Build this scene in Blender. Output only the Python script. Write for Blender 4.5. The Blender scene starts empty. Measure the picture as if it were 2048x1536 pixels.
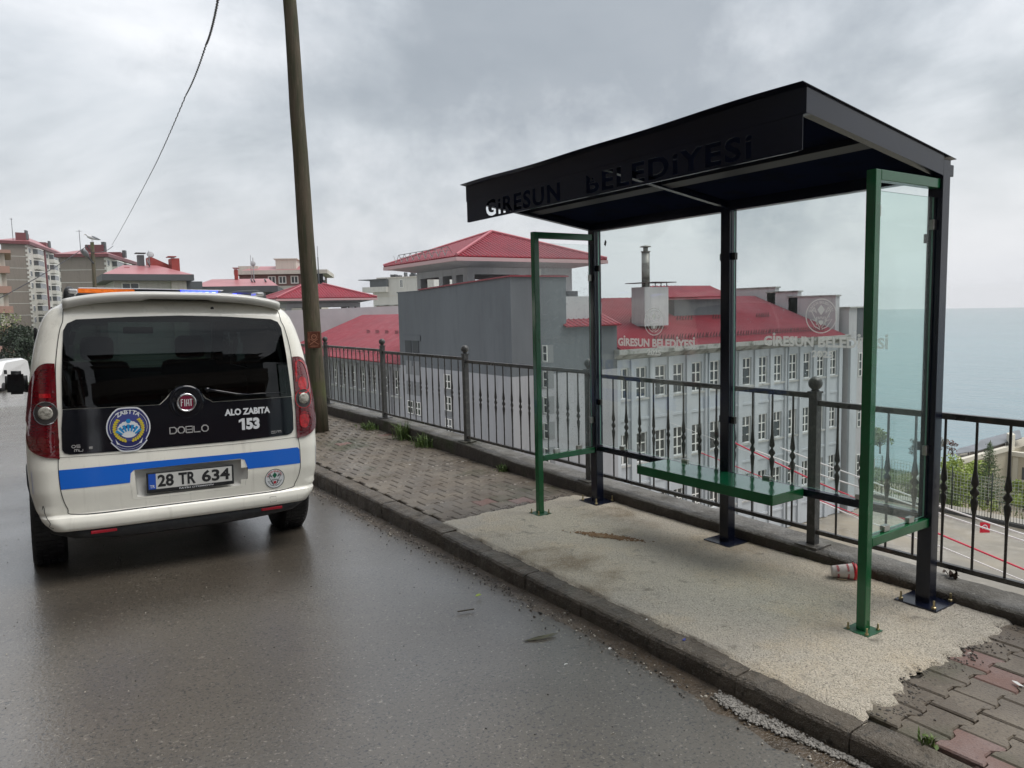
import bpy, bmesh, math, random
from mathutils import Vector, Matrix, Euler
from mathutils.geometry import tessellate_polygon
sc = bpy.context.scene
COL = sc.collection
random.seed(7)
R = math.radians
# ---------------------------------------------------------------- camera
# world axes: +X towards the sea, +Y up the street, Z = 0 is the shelter's concrete base
CAM = Vector((-3.757, -1.856, 1.541))
F_PX, PITCH, ROLL, YAW = 1479.56, 0.0999, 0.0238, R(-33.94)
_Rz = Matrix.Rotation(YAW, 3, 'Z')
_f = _Rz @ Vector((0, math.cos(PITCH), -math.sin(PITCH)))
_u = _Rz @ Vector((0, math.sin(PITCH), math.cos(PITCH)))
_r = _Rz @ Vector((1, 0, 0))
cr = _r * math.cos(ROLL) - _u * math.sin(ROLL)
cu = _r * math.sin(ROLL) + _u * math.cos(ROLL)
cam_d = bpy.data.cameras.new("camera")
cam = bpy.data.objects.new("camera", cam_d); COL.objects.link(cam)
cam.matrix_world = Matrix(((cr.x, cu.x, -_f.x, CAM.x), (cr.y, cu.y, -_f.y, CAM.y), (cr.z, cu.z, -_f.z, CAM.z), (0, 0, 0, 1)))
cam_d.sensor_width = 36; cam_d.lens = F_PX / 2048 * 36
cam_d.clip_start = 0.05; cam_d.clip_end = 9000
sc.camera = cam
FW = _Rz @ Vector((0, 1, 0))
def at(u, v, d):
    """surveyed point: photo pixel (u, v) at horizontal distance d (metres) ahead of the camera"""
    a = cr * (u - 1024) + cu * (768 - v) + _f * F_PX
    return CAM + a * (d / a.dot(FW))
def ony(u, v, y):
    a = cr * (u - 1024) + cu * (768 - v) + _f * F_PX
    return CAM + a * ((y - CAM.y) / a.y)
def onx(u, v, x):
    a = cr * (u - 1024) + cu * (768 - v) + _f * F_PX
    return CAM + a * ((x - CAM.x) / a.x)
# ---------------------------------------------------------------- sky, sun, exposure
SUN_EL, SUN_AZ = R(62), R(122)      # azimuth measured from +Y clockwise: high, behind the camera
w = bpy.data.worlds.new("World"); sc.world = w; w.use_nodes = True
nt = w.node_tree; nt.nodes.clear(); N = nt.nodes.new; Lk = nt.links.new
out = N('ShaderNodeOutputWorld'); bg = N('ShaderNodeBackground'); Lk(bg.outputs[0], out.inputs[0])
sky = N('ShaderNodeTexSky'); sky.sky_type = 'NISHITA'; sky.sun_disc = False
sky.sun_elevation = SUN_EL; sky.sun_rotation = SUN_AZ; sky.air_density = 2; sky.dust_density = 4
sk = N('ShaderNodeVectorMath'); sk.operation = 'SCALE'; sk.inputs['Scale'].default_value = 0.09
Lk(sky.outputs[0], sk.inputs[0])
tc = N('ShaderNodeTexCoord')
mp = N('ShaderNodeMapping'); mp.inputs['Scale'].default_value = (1.0, 1.0, 2.2); mp.inputs['Location'].default_value = (3.1, 1.7, 0.35)
Lk(tc.outputs['Generated'], mp.inputs[0])
n1 = N('ShaderNodeTexNoise'); n1.inputs['Scale'].default_value = 2.1; n1.inputs['Detail'].default_value = 9; n1.inputs['Roughness'].default_value = 0.56; n1.inputs['Distortion'].default_value = 0.35
Lk(mp.outputs[0], n1.inputs['Vector'])
rmp = N('ShaderNodeValToRGB'); e = rmp.color_ramp.elements
e[0].position = 0.33; e[0].color = (0.26, 0.29, 0.325, 1)
e[1].position = 0.64; e[1].color = (0.68, 0.69, 0.715, 1)
m_ = rmp.color_ramp.elements.new(0.48); m_.color = (0.485, 0.51, 0.545, 1)
Lk(n1.outputs['Fac'], rmp.inputs[0])
sep = N('ShaderNodeSeparateXYZ'); Lk(tc.outputs['Generated'], sep.inputs[0])
mr = N('ShaderNodeMapRange'); mr.inputs['From Min'].default_value = 0.0; mr.inputs['From Max'].default_value = 0.22
mr.inputs['To Min'].default_value = 0.92; mr.inputs['To Max'].default_value = 0.0; Lk(sep.outputs['Z'], mr.inputs['Value'])
hz = N('ShaderNodeMixRGB'); hz.inputs['Color2'].default_value = (0.585, 0.60, 0.635, 1); Lk(mr.outputs[0], hz.inputs['Fac']); Lk(rmp.outputs[0], hz.inputs['Color1'])
mx = N('ShaderNodeMixRGB'); mx.inputs['Fac'].default_value = 0.12; Lk(hz.outputs[0], mx.inputs['Color1']); Lk(sk.outputs[0], mx.inputs['Color2'])

# one heavy cloud bank hanging ahead, with a torn edge
geo = N('ShaderNodeVectorMath'); geo.operation = 'ADD'; nz2 = N('ShaderNodeTexNoise'); nz2.inputs['Scale'].default_value = 4.2; nz2.inputs['Detail'].default_value = 8; nz2.inputs['Roughness'].default_value = .62
Lk(tc.outputs['Generated'], nz2.inputs['Vector']); s2 = N('ShaderNodeVectorMath'); s2.operation = 'SCALE'; s2.inputs['Scale'].default_value = 0.85
sb_ = N('ShaderNodeVectorMath'); sb_.operation = 'SUBTRACT'; sb_.inputs[1].default_value = (.5, .5, .5); Lk(nz2.outputs['Color'], sb_.inputs[0]); Lk(sb_.outputs[0], s2.inputs[0])
Lk(tc.outputs['Generated'], geo.inputs[0]); Lk(s2.outputs[0], geo.inputs[1])
cl_dir = (at(1130, 120, 100) - CAM).normalized()
sq = N('ShaderNodeVectorMath'); sq.operation = 'SUBTRACT'; sq.inputs[1].default_value = tuple(cl_dir); Lk(geo.outputs[0], sq.inputs[0])
sz_ = N('ShaderNodeVectorMath'); sz_.operation = 'MULTIPLY'; sz_.inputs[1].default_value = (1, 1, 1.55); Lk(sq.outputs[0], sz_.inputs[0])
ln = N('ShaderNodeVectorMath'); ln.operation = 'LENGTH'; Lk(sz_.outputs[0], ln.inputs[0])
m2 = N('ShaderNodeMapRange'); m2.inputs['From Min'].default_value = .16; m2.inputs['From Max'].default_value = .50; m2.inputs['To Min'].default_value = .86; m2.inputs['To Max'].default_value = 0; Lk(ln.outputs['Value'], m2.inputs['Value'])
cm_ = N('ShaderNodeMixRGB'); cm_.inputs['Color2'].default_value = (.245, .275, .31, 1); Lk(m2.outputs[0], cm_.inputs['Fac']); Lk(mx.outputs[0], cm_.inputs['Color1'])
Lk(cm_.outputs[0], bg.inputs['Color']); bg.inputs['Strength'].default_value = 0.87
SKY_STRENGTH = bg.inputs['Strength']
sun_d = bpy.data.lights.new("sun", 'SUN'); sun_d.energy = 1.5; sun_d.angle = R(42); sun_d.color = (1.0, 0.975, 0.94)
sun = bpy.data.objects.new("sun", sun_d); COL.objects.link(sun)
sd = Vector((math.sin(SUN_AZ) * math.cos(SUN_EL), math.cos(SUN_AZ) * math.cos(SUN_EL), math.sin(SUN_EL)))
sun.rotation_euler = sd.to_track_quat('Z', 'Y').to_euler()
sc.view_settings.view_transform = 'Standard'; sc.view_settings.look = 'None'
sc.view_settings.gamma = 1; sc.view_settings.use_curve_mapping = False
sc.view_settings.exposure = 0.84
sc.cycles.max_bounces = 10; sc.cycles.transparent_max_bounces = 16
sc.cycles.use_denoising = True
# ---------------------------------------------------------------- materials
MATS = {}
def mat(name, col, rough=0.6, metal=0.0, spec=0.5, var=None, bump=None, coat=0.0, emit=None, rvar=None, coatr=0.08, coatbump=True):
    """procedural Principled material. var=(scale, colour2, lo, hi[, stretch]) noise mix; bump=(scale, strength, distance)"""
    if name in MATS: return MATS[name]
    m = bpy.data.materials.new(name); m.use_nodes = True; t = m.node_tree; b = t.nodes['Principled BSDF']
    b.inputs['Base Color'].default_value = (*col, 1); b.inputs['Roughness'].default_value = rough
    b.inputs['Metallic'].default_value = metal; b.inputs['Specular IOR Level'].default_value = spec
    b.inputs['Coat Weight'].default_value = coat; b.inputs['Coat Roughness'].default_value = coatr
    co = t.nodes.new('ShaderNodeTexCoord')
    last = None
    for k, v in enumerate(var if isinstance(var, list) else ([var] if var else [])):
        s, c2, lo, hi = v[:4]
        nz = t.nodes.new('ShaderNodeTexNoise'); nz.inputs['Scale'].default_value = s; nz.inputs['Detail'].default_value = 5; nz.inputs['Roughness'].default_value = 0.6
        mpn = t.nodes.new('ShaderNodeMapping'); mpn.inputs['Scale'].default_value = v[4] if len(v) > 4 else (1, 1, 1); mpn.inputs['Location'].default_value = (k * 7.3, k * 3.1, 1.7 * k)
        t.links.new(co.outputs['Object'], mpn.inputs[0]); t.links.new(mpn.outputs[0], nz.inputs['Vector'])
        mr = t.nodes.new('ShaderNodeMapRange'); mr.inputs['From Min'].default_value = lo; mr.inputs['From Max'].default_value = hi
        t.links.new(nz.outputs['Fac'], mr.inputs['Value'])
        mi = t.nodes.new('ShaderNodeMixRGB'); mi.inputs['Color2'].default_value = (*c2, 1)
        if last is None: mi.inputs['Color1'].default_value = (*col, 1)
        else: t.links.new(last, mi.inputs['Color1'])
        t.links.new(mr.outputs[0], mi.inputs['Fac']); last = mi.outputs[0]
    if last is not None: t.links.new(last, b.inputs['Base Color'])
    if rvar:
        s, lo, hi = rvar
        nz = t.nodes.new('ShaderNodeTexNoise'); nz.inputs['Scale'].default_value = s; nz.inputs['Detail'].default_value = 4
        t.links.new(co.outputs['Object'], nz.inputs['Vector'])
        mr = t.nodes.new('ShaderNodeMapRange'); mr.inputs['From Min'].default_value = 0.35; mr.inputs['From Max'].default_value = 0.65
        mr.inputs['To Min'].default_value = lo; mr.inputs['To Max'].default_value = hi
        t.links.new(nz.outputs['Fac'], mr.inputs['Value']); t.links.new(mr.outputs[0], b.inputs['Roughness'])
    nrm = None
    for v in (bump if isinstance(bump, list) else ([bump] if bump else [])):
        s, st, d = v
        nz = t.nodes.new('ShaderNodeTexNoise'); nz.inputs['Scale'].default_value = s; nz.inputs['Detail'].default_value = 4
        t.links.new(co.outputs['Object'], nz.inputs['Vector'])
        bp = t.nodes.new('ShaderNodeBump'); bp.inputs['Strength'].default_value = st; bp.inputs['Distance'].default_value = d
        t.links.new(nz.outputs['Fac'], bp.inputs['Height'])
        if nrm is not None: t.links.new(nrm, bp.inputs['Normal'])
        nrm = bp.outputs[0]
    if nrm is not None:
        t.links.new(nrm, b.inputs['Normal'])
        if coat and coatbump: t.links.new(nrm, b.inputs['Coat Normal'])
    if emit:
        b.inputs['Emission Color'].default_value = (*emit[0], 1); b.inputs['Emission Strength'].default_value = emit[1]
    MATS[name] = m
    return m
def glass(name, tint, refl_rough=0.02, ior=1.45, haze=0.0, haze_col=(0.6, 0.65, 0.65), frosted=False):
    """thin pane: tinted transparency with a Fresnel reflection and an optional film of frosting or dirt"""
    m = bpy.data.materials.new(name); m.use_nodes = True; t = m.node_tree; t.nodes.clear()
    o = t.nodes.new('ShaderNodeOutputMaterial'); tr = t.nodes.new('ShaderNodeBsdfTransparent'); tr.inputs[0].default_value = (*tint, 1)
    gl = t.nodes.new('ShaderNodeBsdfGlossy'); gl.inputs['Roughness'].default_value = refl_rough
    lw = t.nodes.new('ShaderNodeLayerWeight'); lw.inputs['Blend'].default_value = 0.5
    pw = t.nodes.new('ShaderNodeMath'); pw.operation = 'POWER'; pw.inputs[1].default_value = 5; t.links.new(lw.outputs['Facing'], pw.inputs[0])
    fr = t.nodes.new('ShaderNodeMath'); fr.operation = 'MULTIPLY_ADD'; f0 = ((ior - 1) / (ior + 1)) ** 2; fr.inputs[1].default_value = 1 - f0; fr.inputs[2].default_value = f0; t.links.new(pw.outputs[0], fr.inputs[0])
    mx = t.nodes.new('ShaderNodeMixShader'); t.links.new(fr.outputs[0], mx.inputs[0]); t.links.new(tr.outputs[0], mx.inputs[1]); t.links.new(gl.outputs[0], mx.inputs[2])
    last = mx.outputs[0]
    if haze:
        df = t.nodes.new('ShaderNodeBsdfDiffuse'); df.inputs[0].default_value = (*haze_col, 1)
        if frosted:
            tl = t.nodes.new('ShaderNodeBsdfTranslucent'); tl.inputs[0].default_value = (*haze_col, 1); ad = t.nodes.new('ShaderNodeMixShader'); ad.inputs[0].default_value = .5
            t.links.new(df.outputs[0], ad.inputs[1]); t.links.new(tl.outputs[0], ad.inputs[2]); df = ad
        m2 = t.nodes.new('ShaderNodeMixShader'); m2.inputs[0].default_value = haze
        t.links.new(last, m2.inputs[1]); t.links.new(df.outputs[0], m2.inputs[2]); last = m2.outputs[0]
    t.links.new(last, o.inputs[0]); MATS[name] = m
    return m
# ---------------------------------------------------------------- object helpers
def tag(o, label=None, cat=None, group=None, kind=None):
    if label: o['label'] = label
    if cat: o['category'] = cat
    if group: o['group'] = group
    if kind: o['kind'] = kind
    return o
def empty(name, loc, label, cat, group=None, rot=(0, 0, 0)):
    o = bpy.data.objects.new(name, None); COL.objects.link(o); o.location = loc; o.rotation_euler = rot; o.empty_display_size = 0.2
    return tag(o, label, cat, group)
class MB:
    """collects shapes and links them as one mesh object"""
    def __init__(s): s.v = []; s.f = []; s.m = []; s.sm = []
    def add(s, vs, fs, mi=0, smooth=False):
        n = len(s.v); s.v += [tuple(p) for p in vs]
        for f in fs: s.f.append([i + n for i in f]); s.m.append(mi); s.sm.append(smooth)
        return s
    def box(s, a, b, mi=0, M=None):
        x0, y0, z0 = a; x1, y1, z1 = b
        vs = [Vector(p) for p in ((x0, y0, z0), (x1, y0, z0), (x1, y1, z0), (x0, y1, z0), (x0, y0, z1), (x1, y0, z1), (x1, y1, z1), (x0, y1, z1))]
        if M: vs = [M @ p for p in vs]
        return s.add(vs, [(0, 3, 2, 1), (4, 5, 6, 7), (0, 1, 5, 4), (1, 2, 6, 5), (2, 3, 7, 6), (3, 0, 4, 7)], mi)
    def bbox(s, a, b, r=0.004, mi=0, M=None):
        """box with chamfered edges"""
        bm = bmesh.new(); bmesh.ops.create_cube(bm, size=1)
        for q in bm.verts: q.co = Vector([(a[i] + b[i]) / 2 + q.co[i] * (b[i] - a[i]) for i in range(3)])
        bmesh.ops.bevel(bm, geom=bm.edges[:], offset=r, segments=2, affect='EDGES', profile=0.5)
        bm.verts.index_update()
        vs = [(M @ q.co if M else q.co.copy()) for q in bm.verts]; fs = [[q.index for q in f.verts] for f in bm.faces]; bm.free()
        return s.add(vs, fs, mi)
    def beam(s, p, q, wy, wz, mi=0, up=(0, 0, 1)):
        """rectangular bar from p to q"""
        p = Vector(p); q = Vector(q); d = (q - p).normalized(); u = Vector(up); r = d.cross(u).normalized(); u = r.cross(d)
        vs = []
        for c in (p, q):
            for a, b in ((-1, -1), (1, -1), (1, 1), (-1, 1)): vs.append(c + r * a * wy / 2 + u * b * wz / 2)
        return s.add(vs, [(0, 1, 2, 3)[::-1], (4, 5, 6, 7), (0, 1, 5, 4), (1, 2, 6, 5), (2, 3, 7, 6), (3, 0, 4, 7)], mi)
    def tube(s, pts, rad, n=8, mi=0, smooth=True, cap=True):
        pts = [Vector(p) for p in pts]; rs = rad if isinstance(rad, (list, tuple)) else [rad] * len(pts)
        vs = []; fs = []; k = len(pts); ref = None
        for i, p in enumerate(pts):
            d = (pts[min(i + 1, k - 1)] - pts[max(i - 1, 0)]).normalized()
            if ref is None: ref = d.orthogonal().normalized()
            ref = (ref - d * ref.dot(d)).normalized(); b = d.cross(ref)
            for j in range(n):
                a = 2 * math.pi * j / n; vs.append(p + (ref * math.cos(a) + b * math.sin(a)) * rs[i])
        for i in range(k - 1):
            for j in range(n): fs.append((i * n + j, i * n + (j + 1) % n, (i + 1) * n + (j + 1) % n, (i + 1) * n + j))
        if cap: fs += [tuple(range(n))[::-1], tuple(range((k - 1) * n, k * n))]
        return s.add(vs, fs, mi, smooth)
    def lathe(s, prof, c, n=16, mi=0, smooth=True, M=None, sx=1.0):
        vs = []; fs = []
        for r_, z_ in prof:
            for j in range(n):
                a = 2 * math.pi * j / n + math.pi / n; p = Vector((r_ * math.cos(a) * sx, r_ * math.sin(a), z_))
                vs.append((M @ p if M else p) + Vector(c))
        for i in range(len(prof) - 1):
            for j in range(n): fs.append((i * n + j, i * n + (j + 1) % n, (i + 1) * n + (j + 1) % n, (i + 1) * n + j))
        fs += [tuple(range(n))[::-1], tuple(range((len(prof) - 1) * n, len(prof) * n))]
        return s.add(vs, fs, mi, smooth)
    def quad(s, a, b, c, d, mi=0): return s.add([a, b, c, d], [(0, 1, 2, 3)], mi)
    def build(s, name, mats, parent=None, loc=None):
        me = bpy.data.meshes.new(name); me.from_pydata(s.v, [], s.f)
        for m in (mats if isinstance(mats, (list, tuple)) else [mats]): me.materials.append(m)
        me.polygons.foreach_set('material_index', s.m); me.polygons.foreach_set('use_smooth', s.sm); me.update()
        o = bpy.data.objects.new(name, me); COL.objects.link(o)
        if parent: o.parent = parent
        if loc is not None: o.location = loc
        return o
def copy_tree(o, parent=None, kids=None):
    c = o.copy(); COL.objects.link(c); c.parent = parent
    for ch in (kids or o.children):
        copy_tree(ch, c)
    return c
def struct(o): o['kind'] = 'structure'; return o
# ---- 2D drawing kit: text, strokes and fills in a plane, mapped on to a surface
_txt = {}
def text2d(s, size=1.0, bold=0.0, spacing=1.0):
    """outline of a word in Blender's built-in font, as 2D triangles, left bottom at 0,0; returns verts, faces, width"""
    k = (s, size, bold, spacing)
    if k in _txt: return _txt[k]
    cu_ = bpy.data.curves.new('t', 'FONT'); cu_.body = s; cu_.size = size; cu_.offset = bold * size; cu_.space_character = spacing; cu_.resolution_u = 3
    ob = bpy.data.objects.new('t', cu_); COL.objects.link(ob); bpy.context.view_layer.update()
    ev = ob.evaluated_get(bpy.context.evaluated_depsgraph_get()); me = ev.to_mesh()
    v = [(p.co.x, p.co.y) for p in me.vertices]; f = [list(p.vertices) for p in me.polygons]
    ev.to_mesh_clear(); bpy.data.objects.remove(ob); bpy.data.curves.remove(cu_)
    if v:
        x0 = min(p[0] for p in v); v = [(p[0] - x0, p[1]) for p in v]; wd = max(p[0] for p in v)
    else: wd = size * 0.3
    _txt[k] = (v, f, wd); return _txt[k]
class D2:
    def __init__(s): s.v = []; s.f = []
    def raw(s, v, f): n = len(s.v); s.v += v; s.f += [[i + n for i in q] for q in f]; return s
    def poly(s, pts):
        tr = tessellate_polygon([[Vector((p[0], p[1], 0)) for p in pts]]); return s.raw(list(pts), [list(t) for t in tr])
    def disc(s, c, r, n=28, ry=None): 
        ry = ry or r; return s.poly([(c[0] + r * math.cos(2 * math.pi * i / n), c[1] + ry * math.sin(2 * math.pi * i / n)) for i in range(n)])
    def ring(s, c, r, wd, n=40, a0=0, a1=360, ry=None):
        k = (ry or r) / r
        return s.line([(c[0] + r * math.cos(R(a0 + (a1 - a0) * i / n)), c[1] + k * r * math.sin(R(a0 + (a1 - a0) * i / n))) for i in range(n + 1)], wd)
    def line(s, pts, wd):
        V_ = []
        for i, p in enumerate(pts):
            a = Vector(pts[max(i - 1, 0)]); b = Vector(pts[min(i + 1, len(pts) - 1)]); d = (b - a)
            d = d.normalized() if d.length > 1e-9 else Vector((1, 0)); nn = Vector((-d.y, d.x)) * wd / 2; p = Vector(p)
            V_ += [tuple(p + nn), tuple(p - nn)]
        return s.raw(V_, [[2 * i, 2 * i + 1, 2 * i + 3, 2 * i + 2] for i in range(len(pts) - 1)])
    def text(s, st, x, y, size, bold=0.0, width=None, height=None, center=False, spacing=1.0, slant=0.0):
        dots = [i for i, ch in enumerate(st) if ch == 'İ']; st = st.replace('İ', 'I')
        v, f, wd = text2d(st, 1.0, bold, spacing)
        if not v: return s
        if dots:   # the dotted capital I: a plain I with a round dot set above it
            v = list(v); f = list(f); ih = max(p[1] for p in text2d('I', 1.0, bold, spacing)[0]); iw = text2d('I', 1.0, bold, spacing)[2]
            for i in dots:
                cx = text2d(st[:i + 1], 1.0, bold, spacing)[2] - iw / 2; n = len(v); rr = iw * .62
                v += [(cx + rr * math.cos(k * math.pi / 6), ih * 1.20 + rr * math.sin(k * math.pi / 6)) for k in range(12)]; f.append([n + k for k in range(12)])
        y0 = min(p[1] for p in v); y1 = max(p[1] for p in v)
        sx = width / wd if width else size; sy = height / (y1 - y0) if height else size
        ox = x - (wd * sx / 2 if center else 0)
        return s.raw([(ox + p[0] * sx + slant * (p[1] - y0) * sy, y + (p[1] - y0) * sy) for p in v], f)
    def arctext(s, st, c, r, a0, a1, size, bold=0.0, ry=None):
        n = len(st); k = (ry or r) / r
        for i, ch in enumerate(st):
            if ch == ' ': continue
            a = R(a0 + (a1 - a0) * i / (n - 1)); v, f, wd = text2d(ch, 1.0, bold)
            th = a - math.pi / 2
            P = []
            for x, y in v:
                x = (x - wd / 2) * size; y = y * size
                P.append((c[0] + r * math.cos(a) + x * math.cos(th) - y * math.sin(th), c[1] + (r * math.sin(a)) * k + x * math.sin(th) + y * math.cos(th)))
            s.raw(P, f)
        return s
    def mesh(s, name, m, fn, parent=None, cuts=None):
        """map to 3D with fn(x, y) -> point; cuts=(step) slices the faces so that they follow a curved surface"""
        me = bpy.data.meshes.new(name)
        if cuts:
            bm = bmesh.new(); vs = [bm.verts.new((p[0], p[1], 0)) for p in s.v]
            for q in s.f:
                try: bm.faces.new([vs[i] for i in q])
                except ValueError: pass
            for ax in (0, 1):
                lo = min(p[ax] for p in s.v); hi = max(p[ax] for p in s.v); k = math.ceil(lo / cuts) * cuts
                while k < hi:
                    no = Vector((1, 0, 0)) if ax == 0 else Vector((0, 1, 0))
                    bmesh.ops.bisect_plane(bm, geom=bm.verts[:] + bm.edges[:] + bm.faces[:], plane_co=no * k, plane_no=no, dist=1e-6); k += cuts
            for q in bm.verts: q.co = Vector(fn(q.co.x, q.co.y))
            bmesh.ops.recalc_face_normals(bm, faces=bm.faces[:]); bm.to_mesh(me); bm.free()
            me.polygons.foreach_set('use_smooth', [True] * len(me.polygons))
        else:
            me.from_pydata([tuple(fn(*p)) for p in s.v], [], s.f)
        me.materials.append(m); me.update()
        o = bpy.data.objects.new(name, me); COL.objects.link(o)
        if parent: o.parent = parent
        return o
def emblem_layers():
    """the round municipal emblem: ring, open book, diamond, castle and leaves; unit radius"""
    L = D2(); L.ring((0, 0), 0.97, 0.06, 48)
    for sgn in (-1, 1):
        L.line([(sgn * 0.10, -0.62), (sgn * 0.62, 0.30), (sgn * 0.44, 0.50), (sgn * 0.30, 0.22)], 0.055)
        for k in range(4): L.line([(sgn * (0.60 - k * 0.06), 0.28 - k * 0.0), (sgn * (0.44 - k * 0.06), 0.46 - k * 0.10)], 0.035)
        L.line([(sgn * 0.05, -0.76), (sgn * 0.38, -0.62), (sgn * 0.70, -0.18), (sgn * 0.36, -0.26), (sgn * 0.05, -0.66)], 0.05)
    L.line([(-0.27, -0.5), (-0.27, -0.06), (-0.15, -0.06), (-0.15, -0.16), (-0.06, -0.16), (-0.06, -0.06), (0.06, -0.06), (0.06, -0.16), (0.15, -0.16), (0.15, -0.06), (0.27, -0.06), (0.27, -0.5)], 0.05)
    D = D2(); D.poly([(0, 0.66), (0.24, 0.36), (0, 0.04), (-0.24, 0.36)])
    H = D2(); H.poly([(0, -0.56), (-0.14, -0.42), (-0.15, -0.30), (-0.05, -0.24), (0, -0.27), (0.05, -0.24), (0.15, -0.30), (0.14, -0.42)])
    T = D2(); T.arctext("GiRESUN BELEDiYESi", (0, 0), 0.72, 158, 22, 0.20, 0.02)
    return L, D, H, T
# ================================================================ street: road, kerb, pavement, slab
ASPH = mat('wet_asphalt', (0.102, 0.086, 0.066), 0.42, var=[(0.6, (0.060, 0.050, 0.038), 0.42, 0.7), (52, (0.25, 0.22, 0.18), 0.60, 0.72), (80, (0.018, 0.016, 0.014), 0.54, 0.64), (150, (0.30, 0.28, 0.25), 0.64, 0.72)],
           bump=[(4, 0.10, 0.02), (60, 0.17, 0.010), (160, 0.15, 0.005)], rvar=(1.1, 0.3, 0.5), spec=0.7, coat=1.0, coatr=0.17)
KERB = mat('wet_kerb_concrete', (0.120, 0.100, 0.076), 0.62, var=[(5, (0.060, 0.048, 0.034), 0.40, 0.66), (1.7, (.045, .043, .022), .56, .7), (60, (0.24, 0.22, 0.19), 0.58, 0.75), (25, (.03, .026, .02), .55, .7)], bump=[(40, 0.9, 0.012), (160, 0.9, 0.006)], rvar=(6, 0.35, 0.75))
PAVE = mat('grey_paver', (0.112, 0.090, 0.067), 0.55, var=[(3.2, (0.165, 0.138, 0.105), 0.42, 0.65), (90, (0.05, 0.042, 0.034), 0.53, 0.7), (45, (.22, .19, .15), .62, .74), (1.3, (.06, .058, .03), .58, .7)], bump=[(120, 0.35, 0.006)], rvar=(2.5, 0.30, 0.62))
PAVR = mat('red_paver', (0.155, 0.082, 0.062), 0.55, var=[(3.2, (0.20, 0.14, 0.125), 0.42, 0.65), (90, (0.08, 0.05, 0.05), 0.55, 0.78)], bump=[(120, 0.35, 0.006)], rvar=(2.5, 0.30, 0.62))
SAND = mat('joint_sand', (0.045, 0.040, 0.032), 0.85, var=(9, (0.055, 0.065, 0.025), 0.5, 0.7), bump=(90, 0.6, 0.01))
SLAB = mat('rough_cast_concrete', (0.63, 0.565, 0.455), 0.85, var=[(0.9, (0.55, 0.505, 0.43), 0.45, 0.62), (2.7, (0.66, 0.56, 0.41), 0.50, 0.72), (1.6, (0.36, 0.29, 0.20), 0.60, 0.72), (120, (0.26, 0.225, 0.18), 0.53, 0.66), (190, (0.80, 0.75, 0.66), 0.56, 0.68), (9, (0.30, .27, .22), .62, .74)],
           bump=[(90, 1.0, 0.02), (220, 1.0, 0.010), (6, 0.4, 0.03)])
def ze(y):
    """height of the road at the kerb"""
    if y < 1: return -0.10 + 0.004 * (y - 1) * -1
    if y < 5.4: return -0.10 - 0.065 * ((y - 1) / 4.4)
    d = min(y - 5.4, 40); return -0.165 - 0.02 * d - 0.00145 * d * d
def zroad(x, y): return ze(y) + 0.022 * min(max(-1.37 - x, 0), 3.2)
def sheet(name, m, xs, ys, fz, smooth=True):
    b = MB(); vs = [(x, y, fz(x, y)) for y in ys for x in xs]; nx = len(xs)
    fs = [(j * nx + i, j * nx + i + 1, (j + 1) * nx + i + 1, (j + 1) * nx + i) for j in range(len(ys) - 1) for i in range(nx - 1)]
    b.add(vs, fs, 0, smooth); return b.build(name, m)
def lin(a, b, n): return [a + (b - a) * i / n for i in range(n + 1)]
struct(sheet('road', ASPH, lin(-10.5, -1.3, 24), lin(-9, 12, 42) + lin(13, 90, 40), zroad))
# kerb: half-metre stones, worn and slightly uneven
rk = random.Random(3); kb = MB()
for i in range(-9, 30):
    y0 = 0.082 + i * 0.508 + 0.003; y1 = y0 + 0.501; dz = rk.uniform(-0.004, 0.004); dx = rk.uniform(-0.004, 0.004)
    zt = 0.0 + dz; N_ = 9
    prof = [(-1.372, -0.42), (-1.374, -0.06), (-1.372, -0.020), (-1.364, -0.006), (-1.350, 0.0), (-1.285, 0.002), (-1.240, 0.0), (-1.228, -0.010), (-1.226, -0.3)]
    vs = []; fs = []
    for j in range(N_ + 1):
        t = j / N_; y = y0 + (y1 - y0) * t; e_ = (abs(t - .5) * 2) ** 14 * 0.0035
        for k, (x, z) in enumerate(prof):
            zz = zt + z; wob = rk.uniform(-0.0022, 0.0022) if 0 < k < 8 else 0
            vs.append((x + dx + wob + (e_ if k < 4 else 0), y, (zz - (e_ if 1 < k < 8 else 0) + wob * 0.7) if k not in (0, 8) else z + min(0, ze(y) + .1)))
    n = len(prof)
    for j in range(N_):
        for k in range(n - 1): fs.append((j * n + k, (j + 1) * n + k, (j + 1) * n + k + 1, j * n + k + 1))
    fs += [tuple(range(n))[::-1][::-1], tuple(range(N_ * n, (N_ + 1) * n))[::-1]]
    kb.add(vs, fs, 0, False)
struct(kb.build('kerb', KERB))
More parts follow.
